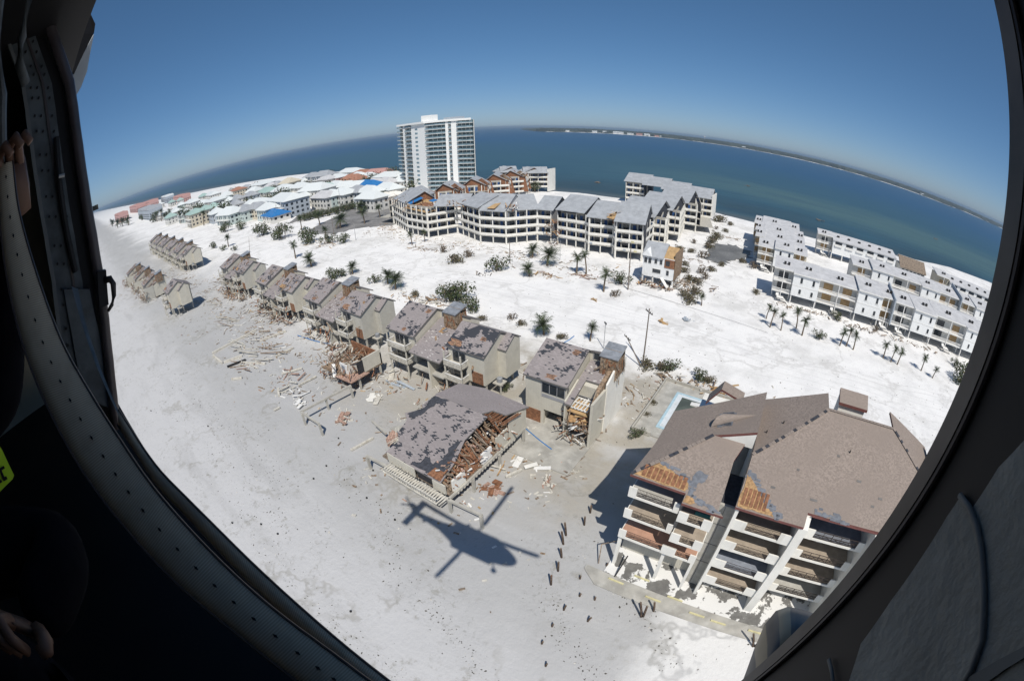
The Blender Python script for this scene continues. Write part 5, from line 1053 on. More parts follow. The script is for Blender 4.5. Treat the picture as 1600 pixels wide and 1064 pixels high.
VL = [((255, 331), 18, 13, 2, 'wallw', 'roofwhite', 'white roofed house next to the grey blue block'), ((275, 327), 22, 13, 2, 'wallw', 'roofwhite', 'white roofed house second right of the grey blue block'), ((290, 330), 15, 12, 2, 'wallgreen', 'roofwhite', 'mint walled house with white roof near the pink building'),
      ((307, 328), 20, 16, 3, 'walltan', 'roofgreen', 'house with pale green roof edge and blank cream wall'), ((300, 313), 32, 15, 2, 'wallw', 'roofwhite', 'long white roof behind the green edged house'), ((319, 315), 20, 14, 2, 'wallw', 'roofwhite', 'white roof right of the long white roof'), ((337, 310), 22, 16, 3, 'wallw', 'roofwhite', 'three storey white house with small dark windows'),
      ((332, 301), 40, 16, 2, 'wallw', 'roofwhite', 'stepped white gables at the water'), ((355, 302), 18, 14, 2, 'wallgreen', 'roofwhite', 'white roofed house with dark green side'), ((372, 294), 18, 16, 3, 'walltan', 'rooftile', 'tall tan house with brown tiled roof'), ((386, 291), 20, 15, 2, 'greyblue', 'metal', 'grey roofed house beside the brown tiled one'),
      ((397, 295), 16, 13, 2, 'wallw', 'roofwhite', 'small white roof below the grey roofed house'), ((409, 285), 30, 18, 3, 'wallw', 'roofwhite', 'largest white roof at the water with grey side'), ((419, 295), 24, 15, 2, 'wallw', 'roofgreen', 'house with grey green roof in front of the largest white roof'), ((452, 281), 16, 15, 3, 'walltan', 'walltan', 'tall yellowish house with a turret roof'), ((445, 290), 20, 14, 2, 'wallw', 'roofwhite', 'white roof in front of the yellowish tall house'),
      ((470, 288), 20, 14, 2, 'wallw', 'roofwhite', 'white hipped roof right of the yellowish house'), ((494, 290), 22, 15, 3, 'wallw', 'roofwhite', 'cream three storey house with white hipped roof'), ((407, 312), 22, 14, 2, 'walltan', 'roofwhite', 'tan walled house with white roof above the blue tarpaulin roof'), ((448, 305), 30, 17, 3, 'greyblue', 'roofwhite', 'big double height white house with grey verandas'),
      ((360, 327), 20, 14, 2, 'wallgreen', 'roofwhite', 'low white house with green trim in the sand'), ((430, 330), 17, 12, 1, 'wallw', 'tarp', 'low house under a bright blue tarpaulin roof by the road'), ((490, 272), 18, 15, 3, 'greyblue', 'metal', 'tall blue grey house at the water'), ((507, 270), 20, 14, 3, 'greyblue', 'metal', 'second tall blue grey house at the water'), ((525, 274), 24, 16, 2, 'pink', 'roofwhite', 'white roofed pinkish house'),
      ((527, 286), 20, 15, 2, 'wallw', 'roofwhite', 'white hipped house with a red chimney stair'), ((552, 276), 20, 14, 2, 'walltan', 'rooftile', 'house with the nearer red tiled roof'), ((569, 267), 22, 15, 2, 'wallw', 'rooftile', 'house with the farther red tiled roof'), ((549, 265), 28, 15, 2, 'wallw', 'roofwhite', 'long white roof beside the farther red one'), ((592, 267), 26, 14, 2, 'wallw', 'pinkroof', 'house with pale pink roof near the tower'),
      ((611, 271), 22, 15, 3, 'wallw', 'roofwhite', 'white house just left of the tower'), ((576, 285), 22, 14, 2, 'wallw', 'tarp', 'house with large bright blue roof near the tower'), ((624, 277), 16, 12, 2, 'wallw', 'roofwhite', 'small white roof touching the tower'), ((598, 300), 24, 13, 1, 'stucco', 'stucco', 'blank white pool house in front of the blue roof')]
for i, (px, w, d, fl, wl, rf, lb) in enumerate(VL): villa(px, w, d, fl, wl, rf, lb, rz=math.radians([4, -6, 9, -3, 0, 12][i % 6]), hip=2.2+(i % 3)*.5)
fill = []; used = {}; rv = random.Random(41)
def ylo(x): return 338-(x-250)*.095 if x < 520 else 312-(x-520)*.10
def yhi(x): return 318-(x-250)*.19 if x < 450 else 280-(x-450)*.08
for gx in range(252, 622, 17):
    for f in (.05, .35, .65, .92):
        px = (gx+rv.uniform(-5, 5), yhi(gx)+(ylo(gx)-yhi(gx))*f+rv.uniform(-2, 2))
        if 455 < px[0] < 640 and px[1] > 303: continue
        if all(abs(px[0]-q[0])/15+abs(px[1]-q[1])/7.5 > 1 for q in [v[0] for v in VL]+fill):
            fill.append(px); nb = min(VL, key=lambda v: abs(v[0][0]-px[0])+2*abs(v[0][1]-px[1])); wd = 'behind' if px[1] < nb[0][1]-3 else 'in front of' if px[1] > nb[0][1]+3 else 'left of' if px[0] < nb[0][0] else 'right of'
            wm = rv.choice(['wallw', 'wallw', 'wallw', 'walltan', 'wallgreen', 'greyblue']); rm = rv.choice(['roofwhite', 'roofwhite', 'roofwhite', 'roofwhite', 'metal', 'roofgreen', 'flat'])
            lb = {'wallw': 'pale', 'walltan': 'tan', 'wallgreen': 'mint', 'greyblue': 'grey blue'}[wm]+' house with '+{'roofwhite': 'white', 'metal': 'grey', 'roofgreen': 'green', 'flat': 'light grey'}[rm]+' roof '+wd+' the '+' '.join(nb[6].split()[:6])
            used[lb] = used.get(lb, 0)+1; lb = lb if used[lb] == 1 else 'another '+lb if used[lb] == 2 else 'third '+lb
            villa(px, rv.uniform(12, 18), rv.uniform(10, 13), 2, wm, rm, lb, rz=rv.uniform(-.25, .25), porch=False)
def slabblock(px, w, d, floors, wall, roofm, label, name='apartment_block', gables=0):
    w *= 1.5; c = spot(px[0], px[1], 5); T = thing(name, label, 'apartment block', (c.x, c.y, 0), 0); h = floors*4+2; box('wall', (-w/2, w/2, -d/2, d/2, 0, h), M[wall], T); m = MB(); m2 = MB()
    for f in range(floors):
        for i in range(int(w/4)): m.box(-w/2+1+i*4, -w/2+3.2+i*4, -d/2-.05, -d/2, f*3+1.2, f*3+2.8)
        for i in range(int(d/4)): m.box(w/2, w/2+.05, -d/2+1+i*4, -d/2+3.2+i*4, f*3+1.2, f*3+2.8)
    m.build('window', M['void'], T)
    g = gables or 1
    for i in range(g): a = -w/2+w*i/g; q = MB(); q.prism([(a, -d/2-.6, h), (a+w/g, -d/2-.6, h), (a+w/g/2, -d/2-.6, h+3.4)], (0, d+1.2, 0)); q.build('roof', M[roofm], T)
slabblock((190, 341), 90, 22, 3, 'pink', 'pinkroof', 'pink three storey apartment block at the left edge', gables=3)
slabblock((215, 327), 110, 26, 3, 'pink', 'pinkroof', 'row of pink red gables behind the pink block', gables=6)
slabblock((236, 321), 70, 24, 3, 'pink', 'pinkroof', 'pink red gables at the right end of the far pink row', gables=4)
slabblock((234, 335), 90, 22, 3, 'greyblue', 'metal', 'weathered grey blue apartment block beside the pink ones', gables=4)
slabblock((262, 313), 46, 20, 3, 'greyblue', 'roofwhite', 'grey apartment block with pale roof at the far water edge', gables=2)
slabblock((284, 311), 60, 16, 2, 'pink', 'pinkroof', 'thin far row of red roofs', gables=5)
# ---------------------------------------------------------------- palms, scrub
def palm_proto(seed, h, n=26, R=1.7, droop=.5, lean=.3):
    r = random.Random(seed); T = bpy.data.objects.new('palm_tree', None); T.empty_display_size = .2
    m = MB(); top = Vector((lean, lean*.4, h)); P = [Vector((0, 0, -.3)), Vector((lean*.2, 0, h*.35)), Vector((lean*.6, lean*.2, h*.7)), top]; m.tube(P, [.24, .19, .17, .2], 7)
    tr = m.mesh('trunk', M['trunk'])
    m = MB()
    for k in range(n):
        a = 2*math.pi*k/n*2.4+r.uniform(-.3, .3); el = r.uniform(-.55, 1.25); L = R*r.uniform(.75, 1.1); dirv = Vector((math.cos(a)*math.cos(el), math.sin(a)*math.cos(el), math.sin(el)))
        mi = 1 if el < -.35 and r.random() < .6 else 0
        p = top.copy(); side = dirv.cross(Vector((0, 0, 1))).normalized(); st = L/4; v = dirv.copy(); pts = [p.copy()]
        for q in range(4): v = (v+Vector((0, 0, -droop*.3))).normalized(); p = p+v*st; pts.append(p.copy())
        for q in range(1, 5):
            wl = L*(.30, .42, .40, .22)[q-1]; b = pts[q-1]; e = pts[q]
            for s in (-1, 1):
                for f in (.15, .65):
                    c = b.lerp(e, f); tip = c+side*s*wl+(e-b)*.9+Vector((0, 0, -wl*.35)); m.poly([c, c+(e-b)*.32, tip], mi)
    cr = m.mesh('crown', [M['leaf'], M['leafd']])
    return tr, cr
PALMS = [palm_proto(1, 4.2), palm_proto(2, 3.4, lean=-.4), palm_proto(3, 5.0, lean=.6), palm_proto(4, 1.3, n=30, R=2.0), palm_proto(5, 2.2, n=34, R=2.1)]
def bush_proto(seed, n, R, hz, mats, stems=8):
    r = random.Random(seed); m = MB(); lob = [(Vector((r.uniform(-R*.6, R*.6), r.uniform(-R*.6, R*.6), r.uniform(hz*.25, hz*.75))), r.uniform(.35, .6)*R) for _ in range(6)]
    for i in range(n):
        c, q = lob[r.randrange(6)]; d = Vector((r.gauss(0, 1), r.gauss(0, 1), r.gauss(0, .8))).normalized(); p = c+d*q*r.uniform(.55, 1.05); p.z = max(.05, p.z)
        u = Vector((r.gauss(0, 1), r.gauss(0, 1), r.gauss(0, 1))).normalized(); w = u.cross(d).normalized(); s = r.uniform(.10, .24)*max(.6, R/2)
        m.poly([p-u*s, p+w*s*.5, p+u*s, p-w*s*.5], 0 if r.random() < .8 else 1)
    t = MB()
    for i in range(stems): c, q = lob[i % 6]; t.tube([Vector((c.x*.3, c.y*.3, -.2)), c*.6, c+Vector((r.uniform(-.4, .4), r.uniform(-.4, .4), q*.8))], [.07, .05, .02], 5)
    return t.mesh('stem', M['twig']), m.mesh('foliage', [M[q] for q in mats])
BUSH = [bush_proto(11, 520, 1.8, 2.2, ('leafg', 'leafo')), bush_proto(12, 420, 1.6, 1.2, ('leafo', 'twig'), 14), bush_proto(13, 620, 2.4, 3.0, ('leafg', 'leafo')), bush_proto(14, 160, 1.6, 1.1, ('twig', 'leafo'), 26)]
def plant(px, proto, sc, label, name, cat, group, parts, rz=0, rad=None):
    c = spot(*px, 0); c.z = gz(c)
    T = bpy.data.objects.new(name, None); COL.objects.link(T); T.location = c; T.scale = (sc, sc, sc); T.rotation_euler = (0, 0, rz); tag(T, label, cat, group)
    T.scale = tuple([sc*(1.22 if name in ('shrub', 'bush') else 1.12)]*3)
    for n, me in zip(parts, proto): o = bpy.data.objects.new(n, me); COL.objects.link(o); o.parent = T
PL = [ # pixel of the foot, kind, scale, where
 ((943, 456), 0, 1.05, 'lone palm left of the pole by the pale house'), ((901, 427), 0, 1.05, 'left palm of the pair before the grey roofed condominium'), ((916, 428), 2, 1.0, 'right taller palm of the pair before the grey roofed condominium'), ((922, 533), 1, .8, 'palm behind the ripped open half house'), ((1096, 477), 1, .62, 'small drooping palm alone on the sand right of the pale house'),
 ((855, 415), 4, 1.5, 'broad palm clump right of the dark bush before the condominium'), ((832, 402), 4, 1.1, 'bushy palm left of the broad palm clump'), ((827, 432), 4, .95, 'low palm in front of the broad palm clump'), ((850, 523), 4, 1.05, 'bushy palm on the sand behind the torn half house'),
 ((1197, 498), 2, .62, 'leftmost palm of the cluster before the white rows'), ((1203, 511), 2, .72, 'second palm of the cluster before the white rows'), ((1220, 516), 2, .66, 'third palm of the cluster before the white rows'), ((1244, 513), 2, .80, 'slim tall palm right of the palm cluster'), ((1253, 524), 0, .9, 'full crowned palm at the right of the palm cluster'),
 ((1312, 540), 0, .78, 'left palm of the three standing together'), ((1322, 541), 2, .72, 'middle palm of the three standing together'), ((1333, 546), 0, .80, 'right palm of the three standing together'), ((1380, 559), 0, .82, 'left palm of the second trio further right'), ((1392, 565), 2, .68, 'middle palm of the second trio further right'), ((1402, 569), 0, .74, 'right palm of the second trio further right'),
 ((1439, 579), 0, .76, 'palm left of the small palm near the door jamb'), ((1457, 590), 1, .66, 'small palm near the door jamb'), ((644, 383), 0, .9, 'left palm at the foot of the zigzag condominium'), ((664, 378), 2, .72, 'right palm at the foot of the zigzag condominium'),
 ((606, 443), 4, 1.1, 'round palm left of the road behind the duplexes'), ((618, 452), 4, 1.2, 'fuller round palm right of the other behind the duplexes'), ((462, 404), 0, 1.2, 'palm with broad crown behind the grey duplex'), ((487, 417), 4, 1.25, 'bushy palm right of the broad crowned one'), ((357, 386), 1, 1.3, 'palm behind the narrow duplex'),
 ((570, 350), 1, 1.5, 'palm on the verge of the car park'), ((594, 340), 1, 1.35, 'palm at the right of the car park'), ((564, 333), 4, 1.6, 'thick palm pair at the car park edge, left one'), ((575, 331), 4, 1.5, 'thick palm pair at the car park edge, right one'), ((472, 360), 2, 1.2, 'thin palm left of the car park'), ((500, 352), 1, 1.5, 'palm in the sand before the car park'), ((532, 357), 4, 1.9, 'large palm clump before the car park'), ((509, 374), 1, 1.2, 'palm beside the rubble heap left of the zigzag block'),
 ((595, 321), 1, 1.6, 'palm left of the pair nearest the tower'), ((604, 316), 1, 1.6, 'palm right of the pair nearest the tower'), ((656, 292), 4, 1.9, 'dark palm at the tower foot'), ((551, 428), 4, 1.0, 'palm behind the cap of the second duplex')]
for i, (px, k, s, lb) in enumerate(PL): plant(px, PALMS[k], s, lb, 'palm_tree', 'palm', 'palms standing in the sand', ('trunk', 'crown'), rz=i*1.3)
r8 = random.Random(21); _sx = [1082, 1098, 1068, 1090, 1120, 1132, 1112, 1086, 1060, 1140, 1105, 1076, 1158, 1180, 1128, 1066]; _ow = 'first second third fourth fifth sixth seventh eighth ninth tenth eleventh twelfth thirteenth fourteenth fifteenth sixteenth'.split(); ORD2 = [_ow[sorted(_sx).index(q)] for q in _sx]; ORD = 'first second third fourth fifth sixth seventh eighth ninth tenth eleventh twelfth thirteenth last'.split()
for i in range(14):
    x = 247+i*5.6+r8.uniform(-2, 2); y = 346+(i*.45)+r8.uniform(-1.5, 1.5); plant((x, y), PALMS[(0, 2, 1)[i % 3]], 2.0+r8.uniform(-.3, .3), ORD[i]+' palm from the left in the line before the white roofed village', 'palm_tree', 'palm', 'palms lining the village street', ('trunk', 'crown'), rz=i)
for i, px in enumerate(((176, 354), (184, 356), (192, 354), (201, 352))): plant(px, PALMS[4], 3.4, ORD[i]+' dark palm from the left before the pink apartment block', 'palm_tree', 'palm', 'palms before the pink block', ('trunk', 'crown'), rz=i)
BL = [((354, 362), 2, 1.8, 'bushy dark tree left of the three on the village sand'), ((377, 358), 2, 1.5, 'small dark tree between the bushy ones'), ((408, 369), 2, 2.0, 'bushy tree casting a long shadow on the sand'), ((442, 373), 2, 2.1, 'roundest bushy tree on the open sand'), ((482, 379), 2, 1.9, 'bushy tree nearest the rubble mounds'), ((537, 379), 0, 1.6, 'dark scrub right of the rubble mound'), ((512, 381), 0, 1.7, 'low scrub on the rubble mound'),
 ((335, 388), 0, 1.4, 'dark hedge clump behind the terrace row'), ((350, 391), 0, 1.1, 'hedge clump right of the terrace row'), ((366, 392), 0, .9, 'small shrub behind the narrow duplex'), ((520, 435), 2, .95, 'round shrub behind the second duplex, left'), ((532, 433), 2, .8, 'round shrub behind the second duplex, right'), ((585, 442), 0, 1.0, 'shrub by the sand road left of the round palms'), ((650, 462), 1, 1.0, 'straggly shrub in the debris behind the duplexes'),
 ((700, 470), 2, 1.25, 'big dark bush left behind the black patched duplex'), ((722, 470), 2, 1.3, 'big dark bush in the middle behind the black patched duplex'), ((735, 484), 2, .95, 'dark bush by the chimney of the black patched duplex'), ((708, 411), 1, 1.8, 'spreading salt burnt bush before the zigzag block'), ((776, 424), 0, 1.7, 'low dark bush before the zigzag block'), ((972, 444), 0, 1.35, 'green bush leaning on the pole by the pale house'),
 ((1030, 578), 1, 1.0, 'long scrub by the leaning pole, left part'), ((1046, 580), 0, .9, 'long scrub by the leaning pole, right part'), ((1010, 572), 1, 1.1, 'brown scrub at the foot of the utility pole'), ((1090, 592), 0, .85, 'scrub behind the pool, left part'), ((1110, 598), 1, .9, 'scrub behind the pool, right part'), ((1020, 630), 1, .55, 'brown shrub on the bank left of the pool'), ((1010, 650), 1, .45, 'dry shrub lower down the bank by the pool'), ((993, 684), 0, .6, 'green shrub at the corner of the brown roof'),
 ((1076, 470), 1, 1.5, 'brown shrub bank right of the pale house, upper'), ((1084, 460), 1, 1.4, 'brown shrub bank right of the pale house, middle'), ((1071, 426), 1, 1.2, 'grey shrub behind the pale house'), ((1095, 426), 3, 1.3, 'bare thicket right of the pale house'), ((1110, 424), 1, 1.1, 'brown thicket at the edge of the wet silt'), ((1127, 347), 1, 2.4, 'large brown bush by the water'), ((1118, 372), 1, 1.9, 'brown bush on the bank above the wet silt'), ((1105, 388), 1, 1.6, 'brown bush at the left of the wet silt'),
 ((1500, 596), 2, 1.35, 'big bush at the far right by the door jamb'), ((1280, 530), 0, .9, 'shrub between the palm cluster and the trio'), ((1305, 499), 0, 1.0, 'shrub at the foot of the white row'), ((1370, 518), 3, 1.0, 'twiggy shrub at the foot of the white row'), ((1180, 458), 1, .9, 'dry shrub left of the white row'), ((1490, 572), 0, .9, 'small shrub behind the big bush at the far right'), ((755, 500), 1, .8, 'dry shrub right of the torn chimney'), ((800, 497), 3, .9, 'fallen branches on the sand behind the duplex'), ((812, 508), 1, .8, 'scrub strip on the sand behind the duplex'), ((880, 530), 1, .8, 'scrub strip behind the ripped half house'), ((795, 605), 0, .42, 'left small shrub under the air unit'), ((789, 610), 0, .42, 'right small shrub under the air unit'), ((645, 345), 0, 2.0, 'scrub behind the car park by the zigzag block'), ((700, 300), 2, 2.0, 'dark tree between the tower and the condominium roofs'), ((690, 395), 3, 1.4, 'uprooted branches before the zigzag block'), ((735, 402), 3, 1.5, 'flattened branches on the white sand'), ((960, 462), 3, 1.1, 'toppled branches beside the lone palm'), ((835, 300), 2, 1.8, 'tree before the undamaged waterside end')]
for i, (px, k, s, lb) in enumerate(BL): plant(px, BUSH[k], s, lb, 'shrub' if k else 'bush', 'shrub', 'scrub left on the island', ('stem', 'foliage'), rz=i*2.1)
GT = ['dark garden tree beside a white roofed village house']
VT = [(265, 337), (283, 337), (312, 337), (345, 322), (365, 309), (379, 303), (392, 306), (402, 303), (428, 303), (436, 297), (462, 298), (480, 301), (500, 305), (512, 299), (515, 284), (540, 290), (560, 293), (585, 296), (600, 285), (615, 283), (625, 288), (470, 318), (440, 321), (420, 322), (395, 322), (380, 318), (540, 301), (520, 306), (640, 296), (655, 300), (672, 298), (505, 312), (350, 340), (330, 338), (246, 345), (222, 344), (240, 338)]
cnt = {}
def nth(lb): cnt[lb] = cnt.get(lb, 0)+1; return lb if cnt[lb] == 1 else ('another ' if cnt[lb] == 2 else 'yet another ' if cnt[lb] == 3 else 'one more ')+lb
for i, px in enumerate(VT): plant(px, BUSH[2 if i % 3 else 0], 2.5+(i*7 % 5)*.4, nth('dark tree by the '+' '.join(min(VL, key=lambda v: abs(v[0][0]-px[0])+2*abs(v[0][1]-px[1]))[6].split()[:10])), 'garden_tree', 'tree', 'trees between the village houses', ('stem', 'foliage'), rz=i*1.7)
r11 = random.Random(8); SCR = [(1082, 395), (1098, 402), (1068, 415), (1090, 445), (1120, 358), (1132, 362), (1112, 380), (1086, 380), (1060, 392), (1140, 352), (1105, 436), (1076, 438), (1158, 410), (1180, 420), (1128, 415), (1066, 462)]
for i, px in enumerate(SCR): plant(px, BUSH[(1, 3, 1)[i % 3]], r11.uniform(.9, 1.7), ORD2[i]+' brown scrub clump from the left between the pale house and the right rows', 'shrub', 'shrub', 'brown scrub between the buildings', ('stem', 'foliage'), rz=i*1.9)
hd = [(470, 347), (500, 340), (530, 333), (556, 326)]
for i, (a, b) in enumerate(zip(hd, hd[1:])):
    for j in range(3): plant((a[0]+(b[0]-a[0])*(j+.5)/3, a[1]+(b[1]-a[1])*(j+.5)/3), BUSH[0], 2.0, ORD[i*3+j]+' hedge clump from the left along the asphalt lane', 'hedge', 'hedge', 'hedge along the lane', ('stem', 'foliage'), rz=i*3+j)
# ---------------------------------------------------------------- poles, wires
def upole(px, top, label, arms=2, lean=None, mat='polew', r=.16, armw=2.4):
    c = spot(*px, 0); T = thing('utility_pole', label, 'utility pole', (c.x, c.y, 0)); e = Vector(lean) if lean else Vector((0, 0, top)); m = MB(); m.tube([Vector((0, 0, -.5)), e], [r, r*.6], 8); m.build('shaft', M[mat], T)
    for i in range(arms):
        p = e*(1-.06-.11*i); d = Vector((.75, -.66, 0)); m = MB(); m.beam(p-d*armw/2, p+d*armw/2, .12, .14); a = m.build('crossarm', M[mat], T); m = MB()
        for s in (-.45, -.2, .2, .45): q = p+d*armw*s; m.tube([q, q+Vector((0, 0, .3))], .07, 6)
        m.build('insulator', M['dark'], a, stuff=True)
        if i == 0 and arms > 1:
            m = MB()
            for s in (-1, 1): m.tube([p+d*s*1.1+Vector((0, 0, .1)), p+d*s*1.3-Vector((0, 0, 1.1)), p+d*s*.5-Vector((0, 0, 2.0)), p-Vector((0, 0, 2.2))], .025, 5)
            m.build('jumper_wire', M['dark'], T, stuff=True)
    return T
upole((1004, 570), 11.4, 'tall wooden utility pole with crossarm right of the ripped half house', 1)
upole((981, 453), 11.8, 'dark wooden pole beside the small pale house', 0, r=.2); upole((797, 412), 7.0, 'thin dark pole before the zigzag condominium', 0, r=.15); upole((943, 545), 5.8, 'thin grey lamp post on the sand road', 1, mat='galv', r=.09, armw=.9); upole((875, 406), 6.5, 'slender pole before the grey roofed condominium', 0, mat='galv', r=.09)
upole((1004, 574), 6, 'broken utility pole leaning left beside the tall one', 1, lean=(-4.4, 1.6, 4.6), r=.14); upole((522, 369), 9, 'thin pole left of the car park rubble', 0, r=.16); upole((533, 331), 14, 'lamp post on the car park lawn', 0, mat='galv', r=.16); upole((600, 339), 9, 'thin post right of the car park', 0, mat='galv', r=.14); upole((556, 375), 7, 'short post near the rubble mound', 0, mat='galv', r=.12); upole((390, 395), 8, 'bare leaning mast behind the narrow duplex', 0, lean=(1.5, .5, 7.5), r=.1)
def wire(a, b, sag, lab):
    a, b = Vector(a), Vector(b); m = MB(); m.tube([a.lerp(b, k/10)-Vector((0, 0, sag*4*(k/10)*(1-k/10))) for k in range(11)], .03, 5); tag(m.build('fallen_wire', M['dark']), lab, 'wire')
wire(spot(780, 385, .1), spot(985, 452, .1), 0, 'thin cable lying along the sand before the condominiums'); wire(spot(985, 452, .1), spot(1200, 520, .1), 0, 'thin cable lying along the sand to the palm cluster')
# ---------------------------------------------------------------- old pilings on the beach
PI = [((885, 837), 1.9, (-.5, .3), 'tall leaning piling with its pair highest in the row below the brown condominium'), ((881, 851), 1.8, (-.6, .35), 'leaning piling second in the row'), ((878, 871), 1.5, (-.3, .1), 'piling third in the row'), ((872, 892), 1.5, (-.15, .2), 'piling fourth in the row'), ((861, 913), 1.7, (-.1, .1), 'piling with orange wood at the near end of the row'), ((922, 801), 1.3, (0, .1), 'piling in the shadow edge of the condominium'), ((913, 820), 1.4, (-.1, .1), 'dark piling just below the shadow edge'),
 ((1003, 964), 2.3, (-.8, .3), 'left leaning piling of the pair near the slab'), ((1005, 963), 2.0, (-.1, .2), 'upright piling of the pair near the slab'), ((1022, 955), 1.5, (-.4, .2), 'single piling right of the pair near the slab'), ((1178, 1011), 2.0, (-1.1, .4), 'leaning piling beside the striped fairing'), ((1179, 1010), 1.5, (0, .1), 'upright piling beside the striped fairing')]
PI += [((905, 931), .5, (.1, .1), 'short stump left of the pilings on the lower beach'), ((929, 937), .5, (0, .1), 'second short stump on the lower beach'), ((917, 970), .8, (.3, .2), 'splintered stump lowest of the group'), ((880, 953), .7, (.1, .3), 'stump on the tan streak'), ((862, 978), .5, (.1, .1), 'stump near the foot of the tan streak'), ((846, 1005), .5, (.1, .1), 'stump near the bottom left of the pilings'), ((852, 1040), .6, (.1, .1), 'stump lowest near the frame bottom'), ((906, 904), .5, (0, .1), 'small stump below the piling row'), ((947, 884), .5, (.1, .1), 'small stump left of the broken fence')]
for i, (px, h, ln, lb) in enumerate(PI):
    c = spot(*px, 0); r = random.Random(i); m = MB(); w = .125 if h > 1 else .11; T = thing('piling', lb, 'piling', (c.x, c.y, 0), 0, 'old wooden pilings on the beach')
    m.tube([(0, 0, -.5), (ln[0]*.5, ln[1]*.5, h*.5), (ln[0], ln[1], h)], [w*1.05, w, w*.9], 8); m.build('shaft', M['pile'], T, smooth=True); m = MB(); m.tube([(ln[0], ln[1], h-.02), (ln[0]*1.03, ln[1]*1.03, h+.12)], [w*.8, w*.35], 6); m.build('split_head', M['rust'] if 'orange' in lb else M['timber'], T)
# ---------------------------------------------------------------- debris lying about
def plank_pile(px, rad, n, label, mats, seed, name='debris_heap', ln=(.8, 3), wd=(.12, .4), zmax=.6, parallel=None):
    r = random.Random(seed); c = spot(*px, 0); T = thing(name, label, 'debris', (c.x, c.y, gz(c)))
    n = max(3, int(n*.6)); big = min(n, 26)
    for i in range(big):
        p = Vector((r.uniform(-rad[0], rad[0]), r.uniform(-rad[1], rad[1]), r.uniform(.03, zmax))); a = parallel+r.gauss(0, .25) if parallel is not None else r.uniform(0, 6.28); d = Vector((math.cos(a), math.sin(a), r.uniform(-.12, .12)))*r.uniform(*ln)
        m = MB(); m.beam(p-d/2, p+d/2, r.uniform(*wd)*.8, r.uniform(.06, .18)); m.build('plank', M[r.choice(mats)], T)
    m = MB()
    for i in range(n*3):
        p = Vector((r.gauss(0, rad[0]*.55), r.gauss(0, rad[1]*.55), r.uniform(0, zmax*.5))); d = Vector((r.uniform(-1, 1), r.uniform(-1, 1), r.uniform(-.2, .2))).normalized()*r.uniform(.15, .7); m.beam(p, p+d, r.uniform(.06, .3), .05, r.randrange(len(mats)))
    m.build('splinter', [M[q] for q in mats], T, stuff=True)
A1 = math.radians(28)
WH = ['whitewood', 'whitewood', 'torn', 'conc']
